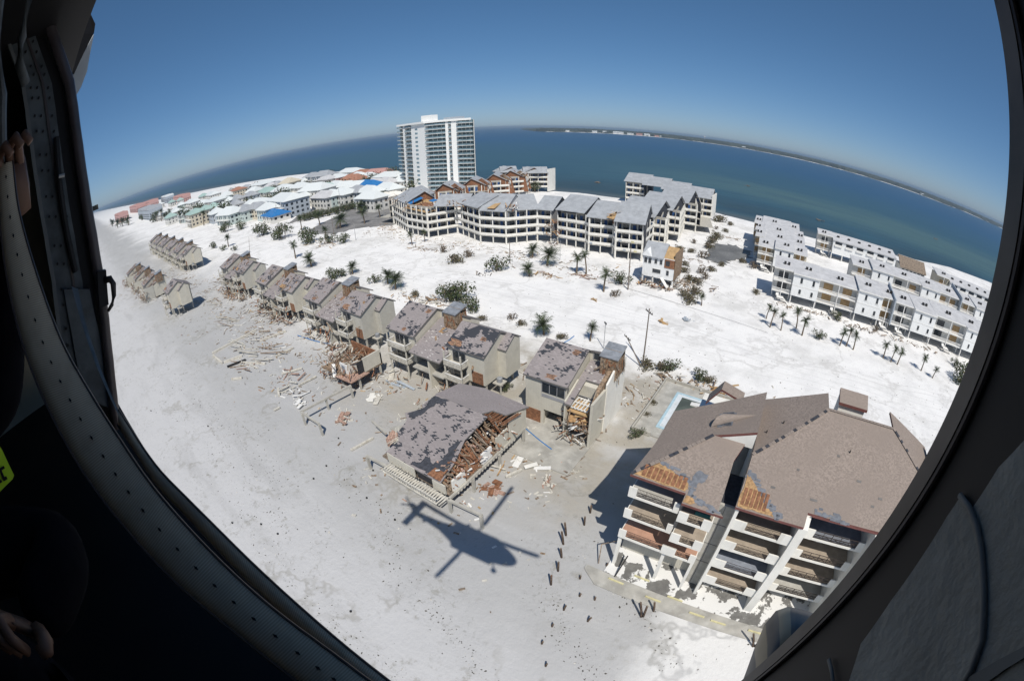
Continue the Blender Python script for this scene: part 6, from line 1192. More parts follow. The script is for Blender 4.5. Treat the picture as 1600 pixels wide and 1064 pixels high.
for px, rad, n, lb, mats, kw in [
 ((352, 500), (9, 2.6), 26, 'upper heap of long white timbers stranded below the grey duplex', WH, dict(ln=(2, 7), parallel=A1)), ((395, 545), (10, 3.5), 30, 'middle heap of long white beams on the grey sand', WH, dict(ln=(2, 8), parallel=A1)), ((410, 520), (6, 2.5), 14, 'grey tangle between the white beam heaps', ['timber', 'torn', 'whitewood'], dict(ln=(1, 4), parallel=A1)), ((385, 568), (6, 2), 12, 'lower heap of white beams with a brick patch', WH+['brick'], dict(ln=(2, 6), parallel=A1)),
 ((330, 475), (8, 3), 16, 'scattered pale boards right of the lone gable end', WH, dict(ln=(1.5, 5), parallel=A1)), ((345, 440), (6, 4), 22, 'rubble behind the lone gable end', ['torn', 'whitewood', 'timber'], {}), ((240, 465), (7, 4), 20, 'white sheets and boards left of the lone gable end', ['whitewood', 'white', 'torn'], dict(ln=(1, 5))), ((424, 478), (6, 3), 40, 'orange brown rubble under the grey duplex', ['rust', 'torn', 'ply', 'whitewood'], dict(zmax=1.8)), ((360, 462), (5, 3), 30, 'brown rubble under the narrow duplex', ['rust', 'torn', 'ply', 'whitewood'], dict(zmax=1.4)),
 ((448, 592), (4, 3), 14, 'broken pink brick slab with a white beam on the grey sand', ['brick', 'brick', 'whitewood'], {}), ((460, 615), (4, 3), 16, 'white lumps and grey boards left of the beam frame', ['whitewood', 'white', 'timber'], {}), ((467, 630), (1.6, .9), 10, 'crumpled white sheet at the end of the beam frame', ['white', 'white', 'whitewood'], dict(ln=(.6, 1.6), wd=(.4, .9))), ((537, 655), (1.4, 1.1), 14, 'brick and plaster lump inside the beam frame', ['brick', 'brick', 'whitewood'], dict(ln=(.8, 2), wd=(.5, 1.2))), ((588, 620), (1.6, .8), 6, 'buckled cream wall panel lying in front of the black patched duplex', ['stucco', 'stucco', 'whitewood'], dict(ln=(1.6, 3), wd=(.9, 1.4))),
 ((618, 598), (2.5, 1.2), 9, 'grey wall section with a vent lying before the black patched duplex', ['greyblue', 'conc', 'whitewood'], dict(ln=(2, 4.5), wd=(.5, 1.4))), ((770, 765), (1.3, 1.2), 16, 'brick lump crossed by the rotor shadow', ['brick', 'brick', 'rust'], dict(ln=(.7, 1.6), wd=(.4, 1))), ((795, 740), (1.8, .6), 6, 'cream plank with an orange board end right of the collapsed house', ['whitewood', 'ply'], dict(ln=(1.2, 2.4))), ((858, 755), (.8, .7), 8, 'small heap of broken brick on the tan streak', ['brick', 'whitewood'], dict(ln=(.5, 1.2))), ((823, 727), (2.2, .7), 5, 'torn white sheet right of the collapsed house', ['white', 'stucco'], dict(ln=(1.5, 2.6), wd=(.6, 1.2))),
 ((505, 383), (9, 4), 30, 'pale rubble mound under the scrub near the car park', ['plyp', 'torn', 'whitewood'], dict(zmax=1.5)), ((606, 358), (10, 4), 30, 'tan rubble at the left foot of the zigzag condominium', ['plyp', 'torn', 'rust'], dict(zmax=1.2)), ((660, 390), (8, 2), 20, 'line of sticks and boards before the zigzag condominium', ['timber', 'plyp', 'torn'], {}), ((850, 430), (5, 2), 22, 'tan boards under the broad palm clump', ['plyp', 'torn', 'rust'], {}), ((912, 432), (4, 1.6), 18, 'red brown litter round the pair of palms', ['rust', 'torn'], {}), ((650, 468), (7, 3), 34, 'yellowish building rubble behind the second duplex', ['plyp', 'torn', 'whitewood', 'ply'], dict(zmax=1)), ((690, 475), (5, 2), 20, 'rubble at the foot of the big bushes', ['ply', 'torn', 'whitewood'], {}),
 ((1110, 610), (4, 2), 30, 'orange boards and white lumps behind the pool', ['ply', 'white', 'torn', 'plyp'], dict(zmax=1.2)), ((1050, 590), (3, 1.5), 18, 'striped roof panel and boards by the leaning pole', ['torn', 'timber', 'whitewood'], dict(ln=(1.5, 3))), ((1078, 450), (7, 4), 40, 'brushwood and planks right of the pale house', ['timber', 'torn', 'whitewood'], dict(zmax=1)), ((1072, 405), (9, 5), 30, 'stick tangle behind the pale house', ['timber', 'torn'], {}), ((1140, 372), (6, 4), 20, 'brown wreckage on the water bank', ['torn', 'timber'], {}), ((1255, 485), (9, 1.6), 26, 'brushwood along the foot of the front row', ['timber', 'torn'], {}), ((1340, 512), (9, 1.6), 26, 'brushwood along the middle of the front row', ['timber', 'torn'], {}), ((1430, 540), (9, 1.6), 22, 'brushwood along the right of the front row', ['timber', 'torn'], {}),
 ((895, 655), (4, 2), 26, 'splintered wood in front of the ripped half house', ['torn', 'timber', 'whitewood'], {}), ((1035, 503), (.9, .6), 3, 'tan sheet lying alone on the sand road', ['plyp'], dict(ln=(1.2, 1.8), wd=(.6, 1.0))), ((1075, 500), (.9, .6), 3, 'grey sheet lying alone right of the tan one', ['greyblue'], dict(ln=(1.2, 1.6), wd=(.6, 1.0))), ((929, 469), (.9, .3), 2, 'yellow plank alone below the lone palm', ['plyp'], dict(ln=(2, 2.4), parallel=-.5)), ((752, 430), (3, 1.5), 8, 'dark wet boards on the sand behind the duplexes', ['timber', 'dark'], {})]:
    plank_pile(px, rad, n, lb, mats, int(px[0]*3+px[1]), **kw)
def log(a, b, w, mat, lab, name='stranded_beam', z=.2):
    A_, B_ = spot(*a, z), spot(*b, z); m = MB(); m.beam(A_, B_, w, w); return tag(m.build(name, M[mat]), lab, 'beam', 'long beams stranded on the beach')
for a, b, w, lb in [((332, 552), (400, 516), .5, 'longest white beam, uppermost on the grey sand'), ((333, 556), (347, 567), .45, 'short white beam at the left tip of the longest one'), ((405, 533), (447, 517), .4, 'white beam right of the grey tangle'), ((350, 566), (378, 556), .5, 'white beam below the longest one'), ((355, 573), (384, 562), .4, 'dark edged white beam under the other'), ((380, 566), (415, 568), .35, 'grey beam pointing right'), ((430, 557), (458, 543), .35, 'white beam right of the brick patch'), ((440, 584), (472, 575), .3, 'short white beam at the broken brick slab'), ((466, 602), (494, 588), .3, 'white beam running into the shattered hut'), ((548, 703), (583, 684), .3, 'white pipe with a rusty end left of the collapsed house'), ((790, 745), (815, 733), .28, 'cream beam right of the brick lump'), ((925, 676), (945, 655), .12, 'dark rod on the tan sand'), ((362, 592), (378, 590), .4, 'short white block on the grey sand'), ((435, 607), (436, 618), .4, 'upright white stub left of the hut'), ((428, 641), (437, 636), .25, 'thin white lath on the grey sand')]: log(a, b, w, 'whitewood' if 'dark' not in lb else 'dark', lb)
for a, b, lb in [((465, 524), (515, 538), 'pale blue hose by the second duplex'), ((822, 670), (862, 702), 'pale blue pipe right of the collapsed house'), ((882, 535), (897, 525), 'pale blue pipe behind the ripped half house')]:
    m = MB(); m.tube([spot(*a, .1), spot((a[0]+b[0])/2, (a[1]+b[1])/2+1, .1), spot(*b, .1)], .1, 6); tag(m.build('blue_pipe', M['tarp']), lb, 'pipe')
# a broken fence and posts beside the condominium slab
m = MB(); m.beam(spot(935, 880, .1), spot(940, 850, 1.6), .12, .12); m.beam(spot(940, 850, 1.6), spot(975, 842, 1.5), .1, .1); tag(m.build('fence_rail', M['timber']), 'grey fence frame at the left corner of the condominium slab', 'fence')
m = MB(); m.beam(spot(960, 901, .1), spot(981, 868, 1.3), .14, .14); tag(m.build('fence_post', M['dark']), 'dark pole lying at the corner of the condominium slab', 'post')
# wrack: countless dark scraps, shells and twigs in drift lines
r9 = random.Random(99); m = MB()
def bit(x, y, s, mi):
    z = ground_z(x, y); a = r9.uniform(0, 6.28); u = Vector((math.cos(a), math.sin(a), 0))*s; w = Vector((-u.y, u.x, 0))*r9.uniform(.25, .7); h = Vector((0, 0, s*r9.uniform(.3, .8))); p = Vector((x, y, z-.01))
    m.poly([p-u, p+w, p+h], mi); m.poly([p+w, p+u, p+h], mi); m.poly([p+u, p-w, p+h], mi); m.poly([p-w, p-u, p+h], mi)
lines = [[(215, 570), (260, 640), (330, 700), (370, 780), (410, 850), (470, 930), (560, 1010), (640, 1060)], [(260, 560), (330, 640), (400, 700), (420, 780), (450, 840)], [(240, 500), (260, 580), (330, 650), (420, 690)], [(300, 660), (400, 720), (460, 760)], [(520, 690), (570, 780), (620, 820)], [(860, 920), (880, 1000), (940, 1060)], [(960, 910), (1000, 960), (1060, 1050)], [(600, 830), (620, 900), (700, 980), (760, 1060)]]
for ln in lines:
    for a, b in zip(ln, ln[1:]):
        for k in range(90):
            t = r9.random(); q = spot(a[0]+(b[0]-a[0])*t+r9.gauss(0, 13), a[1]+(b[1]-a[1])*t+r9.gauss(0, 10)); bit(q.x, q.y, r9.uniform(.03, .08)+.15*r9.random()**4, 0 if r9.random() < .93 else 1)
for k in range(2800):
    y = r9.uniform(9, 60); x = r9.uniform(-110, 24)
    if mnoise.noise(Vector((x*.16, y*.22, 2))) > .16: bit(x, y, r9.uniform(.03, .10)+.12*r9.random()**4, 0 if r9.random() < .9 else 1)
for k in range(1600):
    y = r9.uniform(60, 130); x = r9.uniform(-170, 110); bit(x, y, r9.uniform(.05, .22), r9.choice([0, 0, 2]))
o = m.build('wrack_scraps', [M['wrack'], M['whitewood'], M['leafo']]); tag(o, 'dark scraps and shells strewn in drift lines over the sand', kind='stuff')
m = MB()
for px in ((408, 819), (325, 666), (434, 834), (548, 955), (363, 817), (236, 642), (529, 685), (573, 778), (617, 812), (510, 728), (490, 748), (583, 735)):
    q = spot(*px); m.loft([[(q.x+.15*math.cos(t), q.y+.15*math.sin(t), .0) for t in [k*1.05 for k in range(6)]], [(q.x+.09*math.cos(t), q.y+.09*math.sin(t), .2) for t in [k*1.05 for k in range(6)]]])
tag(m.build('dark_lumps', M['dark']), 'black lumps dotted over the beach', kind='stuff')
m = MB(); LM = ['whitewood', 'torn', 'timber', 'brick', 'plyp', 'white']
def lit(n, x0, x1, yc, ys, ln, zz=.12):
    for i in range(n):
        x = r9.uniform(x0, x1); y = r9.gauss(yc, ys)
        if mnoise.noise(Vector((x*.11, y*.16, 9))) < -.12+.3*r9.random()-.15: continue
        p = Vector((x, y, ground_z(x, y)+r9.uniform(.0, zz))); a = r9.uniform(0, 6.28); d = Vector((math.cos(a), math.sin(a), r9.uniform(-.15, .25)))*r9.uniform(*ln); m.beam(p, p+d, r9.uniform(.05, .28), r9.uniform(.03, .09), r9.choice([0, 0, 0, 1, 1, 2, 2, 4, 5, 3 if r9.random() < .4 else 0]))
lit(1150, -235, -60, 40, 3.4, (.3, 1.8)); lit(520, -150, -40, 33, 6, (.2, 1.2)); lit(600, -62, -18, 41, 4, (.2, 1.1)); lit(900, -160, -15, 58, 3.0, (.3, 1.4)); lit(300, -45, -12, 30, 5, (.15, .8)); lit(700, -160, -30, 117, 4, (.4, 1.8)); lit(300, -20, 8, 62, 5, (.2, .9)); lit(500, -260, -185, 22, 6, (.5, 2.6), .8)
tag(m.build('storm_litter', [M[q] for q in LM]), 'broken boards and scraps littering the sand round the houses', kind='stuff')
# small birds or floats out on the water
for i, (px, lb) in enumerate((((932, 286), 'dark float on the water above the grey roofs'), ((1281, 345), 'brown raft of wreckage off the right shore'), ((1168, 291), 'small dark float far out on the water'), ((1462, 374), 'small dark snag off the right rows'))):
    c = spot(*px, -.7); T = thing('floating_wreck', lb, 'wreckage', (c.x, c.y, -.7)); m = MB(); r = random.Random(i)
    for k in range(8): p = Vector((r.uniform(-2, 2), r.uniform(-2, 2), r.uniform(0, .6))); m.beam(p, p+Vector((r.uniform(-3, 3), r.uniform(-2, 2), .2)), .6, .3)
    m.build('board', M['timber'], T)
# ---------------------------------------------------------------- the helicopter the picture is taken from
_n = Vector((.87, -.495, 0)).normalized(); HN = _rot(_n); HY = math.atan2(HN.y, HN.x); HR = Matrix.Rotation(HY, 3, 'Z'); HI = HR.transposed(); EYE = Vector((0, 0, H))
def hray(px, py): return HI @ ray(px, py)
def hp(px, py, r): return hray(px, py)*r
def hy(px, py, y): d = hray(px, py); return d*(y/d.y)
def hx(px, py, x): d = hray(px, py); return d*(x/d.x)
def hroot(name, label, cat, base):
    T = thing(name, label, cat, tuple(EYE+HR @ Vector(base)), HY); T['_o'] = tuple(base); return T
HE = hroot('helicopter', 'dark helicopter whose open door frames the whole view', 'helicopter', (-1.1, -.94, -1.9))
def E_(m, n, mat, root=None, **k): return m.build(n, [M[q] for q in mat] if isinstance(mat, list) else M[mat], root or HE, **k)
CY = -.94
def ringy(x, hw, z0, z1, cy=CY, p=3.2, n=16):
    o = []
    for k in range(n):
        t = 2*math.pi*k/n; c, s = math.cos(t), math.sin(t); o.append((x, cy+hw*math.copysign(abs(c)**(2/p), c), (z0+z1)/2+(z1-z0)/2*math.copysign(abs(s)**(2/p), s)))
    return o
m = MB(); m.loft([ringy(x, hw, a, b) for x, hw, a, b in ((1.0, 1.14, -1.35, .58), (1.7, 1.08, -1.3, .5), (2.4, .95, -1.22, .25), (3.0, .75, -1.1, -.15), (3.5, .5, -.95, -.4), (3.75, .2, -.8, -.55))]); E_(m, 'nose', 'skin', smooth=True)
m = MB(); m.loft([ringy(x, hw, a, b, p=2.6) for x, hw, a, b in ((-4.2, 1.1, -1.3, .6), (-5.2, .8, -1.0, .62), (-6.4, .5, -.55, .55), (-8.5, .36, -.25, .45), (-10.2, .27, -.05, .4))]); E_(m, 'tail_cone', 'skin', smooth=True)
m = MB(); m.prism([(-9.3, CY-.08, .2), (-10.2, CY-.08, .0), (-11.1, CY-.08, 1.9), (-10.5, CY-.08, 2.0)], (0, .16, 0)); E_(m, 'tail_fin', 'skin')
m = MB(); m.prism([(-9.9, CY-2.19, .1), (-10.75, CY-2.19, .1), (-10.85, CY+2.19, .1), (-9.9, CY+2.19, .1)], (0, 0, -.1)); E_(m, 'stabilator', 'skin')
for k in range(4):
    a = k*math.pi/2+.5; m = MB(); m.beam((-10.9, CY-.35, 1.8), (-10.9+1.68*math.cos(a), CY-.35, 1.8+1.68*math.sin(a)), .04, .25, up=(0, 1, 0)); E_(m, 'tail_rotor_blade', 'dark')
m = MB(); m.loft([ringy(x, hw, .85, b+.3, p=3) for x, hw, b in ((1.0, .45, .62), (.4, .8, 1.1), (-1.0, .88, 1.35), (-3.0, .85, 1.3), (-4.6, .55, .95))]); E_(m, 'engine_cowling', 'skin', smooth=True)
m = MB(); m.tube([(-1.1, CY, 1.2), (-1.1, CY, 2.25)], [.28, .18], 10); mast = E_(m, 'rotor_mast', 'dark'); m = MB(); m.tube([(-1.1, CY, 2.1), (-1.1, CY, 2.35)], [.55, .45], 12); E_(m, 'rotor_hub', 'dark')
for k in range(4):
    a = math.radians(89.6 - 1.0 + 90*k); d = Vector((math.cos(a), math.sin(a), 0)); w = Vector((-d.y, d.x, 0)); up = Vector((0, 0, 1)); b = Vector((-1.1, CY, 2.2)); m = MB()
    pr = [(.4, .09, 0), (1.3, .1, .02), (1.5, .265, .04), (5, .265, .34), (7.7, .265, .66), (8.25, .20, .75)]
    L_ = [b+d*r+w*h+up*z for r, h, z in pr]; R_ = [b+d*r-w*h+up*z for r, h, z in pr]
    for i in range(len(pr)-1): m.prism([L_[i], R_[i], R_[i+1], L_[i+1]], (0, 0, -.05))
    E_(m, 'rotor_blade', 'dark')
# cabin shell
def hb(n, b, mat, root=None, **k): m = MB(); m.box(*b); return E_(m, n, mat, root, **k)
hb('cabin_roof', (-4.2, 1.0, -2.1, .22, .86, .94), 'liner'); hb('ceiling_dark_panel', (-4.1, -.9, -1.2, .215, .83, .855), 'hblack'); hb('cabin_floor', (-4.2, 1.0, -2.1, .11, -1.38, -1.28), 'hblack'); hb('belly', (-4.2, 1.0, -1.9, -.05, -1.55, -1.38), 'skin')  # black panel added below the pale liner so the ceiling reads unlit
hb('side_wall', (-4.2, 1.0, -2.12, -2.06, -1.3, .9), 'liner'); hb('aft_bulkhead', (-4.2, -4.14, -2.06, .12, -1.3, .9), 'liner'); hb('forward_bulkhead', (.94, 1.0, -2.06, .2, -1.3, .9), 'liner')
hb('side_wall', (.22, 1.0, .16, .2, -1.3, .88), 'hblack')
# main gear and tail wheel
for s in (-1, 1):
    m = MB(); m.tube([(1.3, CY+s*.95, -1.0), (1.6, CY+s*1.3, -1.75)], .09, 8); g = E_(m, 'gear_leg', 'dark'); m = MB(); m.tube([(1.6, CY+s*1.25, -1.8), (1.6, CY+s*1.5, -1.8)], .33, 16); E_(m, 'wheel', 'hblack', g)
m = MB(); m.tube([(-8.9, CY-.08, -.75), (-8.9, CY+.08, -.75)], .2, 12); E_(m, 'tail_wheel', 'hblack'); m = MB(); m.beam((-8.7, CY, -.1), (-8.9, CY, -.75), .1, .1); E_(m, 'tail_wheel_leg', 'dark')
# aft door post with its rolled edge, riveted channel, latch
XE = [(62, -40), (78, 10), (92, 58), (106, 98), (117, 130), (123, 170), (131, 230), (140, 292), (153, 370), (165, 440), (172, 500), (179, 565), (185, 620), (190, 668)]
def col(dx, x): return [hx(px+dx, py, x) for px, py in XE]
m = MB(); m.tube(col(-9, -1.92), [.026]*len(XE), 10); E_(m, 'door_edge_tube', 'hedge', smooth=True)
def strip(a, b, off, n, mat, root=None, **k):
    m = MB(); o = Vector(off)
    for i in range(len(a)-1): m.prism([a[i], b[i], b[i+1], a[i+1]], o)
    return E_(m, n, mat, root, **k)
strip(col(-8, -1.97), [p+Vector((-2.3, -.05, 0)) for p in col(-8, -1.97)], (0, -.04, 0), 'outer_skin', 'skin')
ch = strip(col(-78, -1.95), col(-36, -1.95), (-.03, 0, 0), 'door_post_channel', 'hgrey'); strip(col(-40, -1.97), col(-12, -1.97), (-.03, 0, 0), 'door_post_groove', 'hblack')
strip(col(-84, -1.93), col(-78, -1.93), (-.05, 0, 0), 'channel_lip', 'piping'); strip(col(-52, -1.94), col(-48, -1.94), (-.02, 0, 0), 'channel_bead', 'hedge')
m = MB()
for dx in (-70, -60, -43):
    c = col(dx, -1.945)
    for a, b in zip(c, c[1:]):
        for t in (.2, .6): q = a.lerp(b, t); m.tube([q, q+Vector((.008, 0, 0))], .006, 6)
E_(m, 'rivet', 'hblack', ch, stuff=True)
m = MB(); m.tube([hx(88, 215, -1.92), hx(93, 285, -1.91), hx(102, 350, -1.92), hx(118, 425, -1.92)], .014, 8); E_(m, 'door_rail', 'hblack'); m = MB(); m.tube([hx(92, 276, -1.88), hx(101, 274, -1.88)], .008, 6); E_(m, 'rail_screw', 'galv')
strip([hx(112, 448, -1.8), hx(126, 500, -1.7), hx(150, 570, -1.5), hx(186, 650, -1.3)], [hx(122, 452, -1.8), hx(134, 505, -1.7), hx(156, 572, -1.5), hx(190, 652, -1.3)], (-.01, 0, 0), 'door_stay', 'hgrey')
strip([hx(100, 452, -1.93), hx(112, 520, -1.93), hx(132, 620, -1.93)], [hx(140, 452, -1.93), hx(160, 540, -1.93), hx(176, 640, -1.93)], (-.02, 0, 0), 'door_post_web', 'hgrey')
hnd = strip([hx(152, 425, -1.88), hx(156, 482, -1.88)], [hx(166, 422, -1.88), hx(170, 476, -1.88)], (-.05, 0, 0), 'latch_plate', 'hblack')
m = MB(); m.tube([hx(164, 438, -1.88), hx(172, 436, -1.87), hx(177, 444, -1.87), hx(178, 462, -1.87), hx(175, 476, -1.87), hx(169, 486, -1.88)], [.014, .015, .014, .011, .009, .007], 8); E_(m, 'latch_lever', 'dark', hnd, smooth=True)
# things seen past the post: exhaust duct and its pale lip, roof rail
m = MB(); m.prism([hp(118, -20, 3.2), hp(132, 0, 3.2), hp(149, 38, 3.15), hp(147, 52, 3.15), hp(116, 116, 3.1), hp(90, 60, 3.1)], HI @ Vector((0, 0, 0))+Vector((-.35, -.3, .05))); E_(m, 'exhaust_duct', 'hblack')
m = MB(); m.prism([hp(147, 54, 3.3), hp(142, 78, 3.3), hp(136, 112, 3.3), hp(127, 136, 3.3), hp(119, 150, 3.3), hp(114, 118, 3.3)], (-.2, -.1, 0)); E_(m, 'exhaust_lip', 'greyblue')
m = MB(); m.prism([hp(100, -30, 2.6), hp(118, -30, 2.6), hp(97, 52, 2.6), hp(90, 56, 2.6)], (-.05, -.03, 0)); E_(m, 'roof_rail', 'hgrey'); m = MB(); m.prism([hp(118, -30, 2.7), hp(132, -15, 2.7), hp(104, 40, 2.7), hp(97, 52, 2.7)], (-.05, -.03, 0)); E_(m, 'roof_rail_edge', 'greyblue')
m = MB(); m.tube([hp(48, -10, 1.7), hp(34, 60, 1.7), hp(30, 100, 1.7), hp(40, 130, 1.75)], .02, 8); E_(m, 'cabin_cable', 'hgrey', smooth=True); m = MB(); m.tube([hp(2, -10, 1.2), hp(4, 150, 1.2), hp(6, 260, 1.2)], .014, 8); E_(m, 'seat_tube', 'hgrey')
# forward door post, pocket, padding
hb('forward_door_post', (.176, .1815, .223, .242, -1.28, .88), 'wornrim')
m = MB(); m.tube([(.180, .222, -1.28), (.180, .222, .8)], .003, 8); E_(m, 'door_seal', 'hedge')
hb('post_recess', (.1835, .21, -1.2, .2405, -1.28, .88), 'hblack')
m = MB(); m.prism([hy(*q, .2435) for q in ((1296, 974), (1312, 934), (1345, 892), (1360, 888), (1362, 914), (1332, 962), (1298, 1000))], (0, -.01, 0)); pk = E_(m, 'pocket_shade', 'hblack'); m = MB(); m.tube([hy(1299, 988, .244), hy(1306, 972, .246), hy(1318, 962, .246), hy(1334, 957, .244)], .0025, 6); E_(m, 'pocket_wire', 'piping', pk)  # flat black slab on the rim stands for the shade inside the pocket
def pad(px, x, t, n, mat): m = MB(); P = [hx(*q, x) for q in px]; m.prism(P, (t, 0, 0)); return E_(m, n, mat)
pad([(1322, 1120), (1326, 1064), (1345, 1005), (1392, 938), (1440, 870), (1480, 806), (1503, 772), (1520, 800), (1533, 850), (1537, 920), (1534, 1000), (1518, 1045), (1490, 1110)], .1812, .002, 'padded_panel', 'quilt')
pad([(1518, 795), (1560, 730), (1640, 640), (1760, 700), (1760, 1150), (1480, 1150), (1518, 1045), (1536, 1000), (1539, 920), (1535, 850)], .1823, .001, 'padded_side', 'quilt')
m = MB(); m.tube([hx(*q, .180) for q in ((1500, 774), (1514, 792), (1526, 822), (1533, 860), (1537, 920), (1534, 1000), (1518, 1045), (1492, 1090))], .0022, 8); E_(m, 'piping', 'piping', smooth=True)
m = MB(); m.tube([hx(*q, .180) for q in ((1295, 1030), (1300, 1050), (1303, 1080))], .0018, 6); E_(m, 'piping', 'piping', smooth=True)
m = MB(); m.prism([hx(*q, .1795) for q in ((1500, 1064), (1560, 1030), (1640, 985), (1640, 1000), (1570, 1045), (1520, 1080))], (.004, 0, 0)); E_(m, 'lower_rail', 'hgrey')
# striped fairing outside the forward post
def uvmesh(rings, uvs, n, mat, root, smooth=True):
    me = bpy.data.meshes.new(n); k = len(rings[0]); vs = [tuple(Vector(p)-Vector(root['_o'])) for r in rings for p in r]; fs = []
    for i in range(len(rings)-1):
        for j in range(k-1): fs.append((i*k+j, i*k+j+1, (i+1)*k+j+1, (i+1)*k+j))
    me.from_pydata(vs, [], fs); ul = me.uv_layers.new(name='UVMap')
    for lp in me.loops: ul.data[lp.index].uv = uvs[lp.vertex_index]
    if smooth: me.polygons.foreach_set('use_smooth', [True]*len(fs))
    me.materials.append(M[mat]); me.update(); o = bpy.data.objects.new(n, me); COL.objects.link(o); o.parent = root; return o
topc = [(1146, 1100), (1163, 1056), (1178, 1014), (1194, 976), (1212, 954), (1232, 947), (1262, 954), (1292, 966), (1312, 976)]
low = [(1200, 1120), (1208, 1080), (1216, 1050), (1224, 1030), (1232, 1018), (1244, 1012), (1262, 1012), (1290, 1016), (1312, 1020)]
rings, uvs = [], []
for i in range(7):
    t = i/6; ring = []
    for (a, b), (c, d) in zip(topc, low):
        px, py = a+(c-a)*t, b+(d-b)*t; ring.append(hp(px, py, 1.25-.16*math.sin(math.pi*(.12+.5*t)))); uvs.append(((px-1150)/150, t))
    rings.append(ring)
rings2 = [[p*1.22 for p in rings[0]]]+rings; uvs = uvs[:9]+uvs
uvmesh(rings2, uvs, 'striped_fairing', 'stripe', HE)
m = MB(); m.tube([hp(1232, 1064, 1.02), hp(1238, 1040, 1.0), hp(1243, 1015, 1.0)], .02, 8); E_(m, 'fairing_strut', 'hblack')
# ---------------------------------------------------------------- webbing across the door
def band(n, label, O, I, r0, r1, cat='strap', th=.003, stitch=False):
    k = len(O); T = hroot(n, label, cat, tuple(hp(*O[k//2], (r0+r1)/2))); Lr = []; uv = []; acc = 0; prev = None; pts = []
    sub = 6
    def cat_(P, i, t):
        p0, p1, p2, p3 = (Vector(P[max(0, min(k-1, i+q))]) for q in (-1, 0, 1, 2)); return .5*((2*p1)+(-p0+p2)*t+(2*p0-5*p1+4*p2-p3)*t*t+(-p0+3*p1-3*p2+p3)*t**3)
    for i in range(k-1):
        for s in range(sub): t = s/sub; pts.append((cat_(O, i, t), cat_(I, i, t), (i+t)/(k-1)))
    pts.append((Vector(O[-1]), Vector(I[-1]), 1.0)); rings = []; mids = []
    for o, i_, t in pts:
        r = r0+(r1-r0)*t; a, b = hp(o.x, o.y, r), hp(i_.x, i_.y, r)
        c = (a+b)/2
        if prev is not None: acc += (c-prev).length
        prev = c; back = c.normalized()*th; sag = c.normalized()*.006
        ring = [a, a.lerp(b, .25)-sag, a.lerp(b, .5)-sag*1.4, a.lerp(b, .75)-sag, b, b+back, a+back, a]; rings.append(ring); uv += [(acc, q) for q in (0, .25, .5, .75, 1, 1, 0, 0)]; mids.append((a, b, acc))
    me_o = uvmesh(rings, uv, 'webbing', 'web', T)
    if stitch:
        m = MB(); nx_ = 0.0
        for (a, b, s), (a2, b2, s2) in zip(mids, mids[1:]):
            if s >= nx_:
                nx_ = s+.0215; c = a.lerp(b, .47); c2 = a2.lerp(b2, .47); d = (c2-c).normalized(); c = c-c.normalized()*.0095; w = (b-a).normalized()
                m.prism([c+d*.0040, c+w*.0019, c-d*.0040, c-w*.0019], c.normalized()*.002)
        m.build('stitching', M['hblack'], T, stuff=True)
    m = MB()
    for side in (0, 1):
        m.tube([(q[side]) for q in mids[::2]], .0022, 6)
    m.build('selvedge', M['hedge'], T)
    return T
band('webbing_strap', 'wide grey webbing strap with a line of dark stitches across the doorway', [(20, 252), (30, 330), (55, 420), (95, 530), (140, 612), (190, 690), (245, 768), (330, 862), (420, 945), (520, 1020), (590, 1072), (680, 1130)], [(-6, 258), (0, 350), (12, 440), (36, 540), (76, 640), (130, 738), (200, 830), (280, 915), (370, 990), (470, 1068), (540, 1110), (620, 1170)], .80, .42, stitch=True)
band('webbing_strap', 'narrow dark webbing strap behind the wide one at the door sill', [(185, 640), (222, 697), (252, 737), (290, 776), (330, 816), (400, 885), (480, 958), (560, 1026), (640, 1088)], [(184, 664), (215, 715), (246, 762), (285, 803), (325, 845), (392, 915), (470, 985), (548, 1050), (620, 1110)], .86, .52)
# ---------------------------------------------------------------- crew member at the left, mostly in the dark
PE = hroot('person', 'seated person in dark flight suit gripping the strap, fluorescent patch on the chest', 'person', (-.8, -.6, -1.2))
J = dict(pelvis=(-.86, -.78, -.84), waist=(-.87, -.76, -.62), chest=(-.88, -.72, -.40), neck=(-.88, -.70, -.17), ls=(-.70, -.58, -.30), rs=(-1.03, -.68, -.26))
le = hp(112, 850, .70); lw = hp(55, 985, .62); re_ = hp(10, 610, .98); rw = hp(26, 345, .88)
chain = ['pelvis', 'waist', 'chest', 'neck']; V = [Vector(J[c]) for c in chain]; ED = [(0, 1), (1, 2), (2, 3)]; RAD = [.17, .15, .17, .07]
def addv(p, pr, rad): V.append(Vector(p)); ED.append((pr, len(V)-1)); RAD.append(rad); return len(V)-1
a = addv(J['ls'], 2, .095); a = addv((Vector(J['ls'])+le)/2+Vector((.0, .02, .02)), a, .072); a = addv(le, a, .062); addv(lw, a, .042)
a = addv(J['rs'], 2, .095); a = addv(re_, a, .065); addv(rw, a, .04)
for s in (-1, 1):
    a = addv((-.80, -.78+s*.12, -.86), 0, .12); a = addv((-.42, -.72+s*.16, -.83), a, .085); a = addv((-.32, -.70+s*.17, -1.15), a, .06); addv((-.2, -.70+s*.17, -1.24), a, .045)
me = bpy.data.meshes.new('body'); me.from_pydata([tuple(v-Vector(PE['_o'])) for v in V], ED, []); o = bpy.data.objects.new('body', me); COL.objects.link(o); o.parent = PE; me.materials.append(M['cloth'])
md = o.modifiers.new('skin', 'SKIN')
for i, r in enumerate(RAD): me.skin_vertices[0].data[i].radius = (r, r)
me.skin_vertices[0].data[0].use_root = True
o.modifiers.new('smooth', 'SUBSURF').levels = 2; o.modifiers[-1].render_levels = 2; md.use_smooth_shade = True
hd_c = Vector((-.86, -.68, .0))
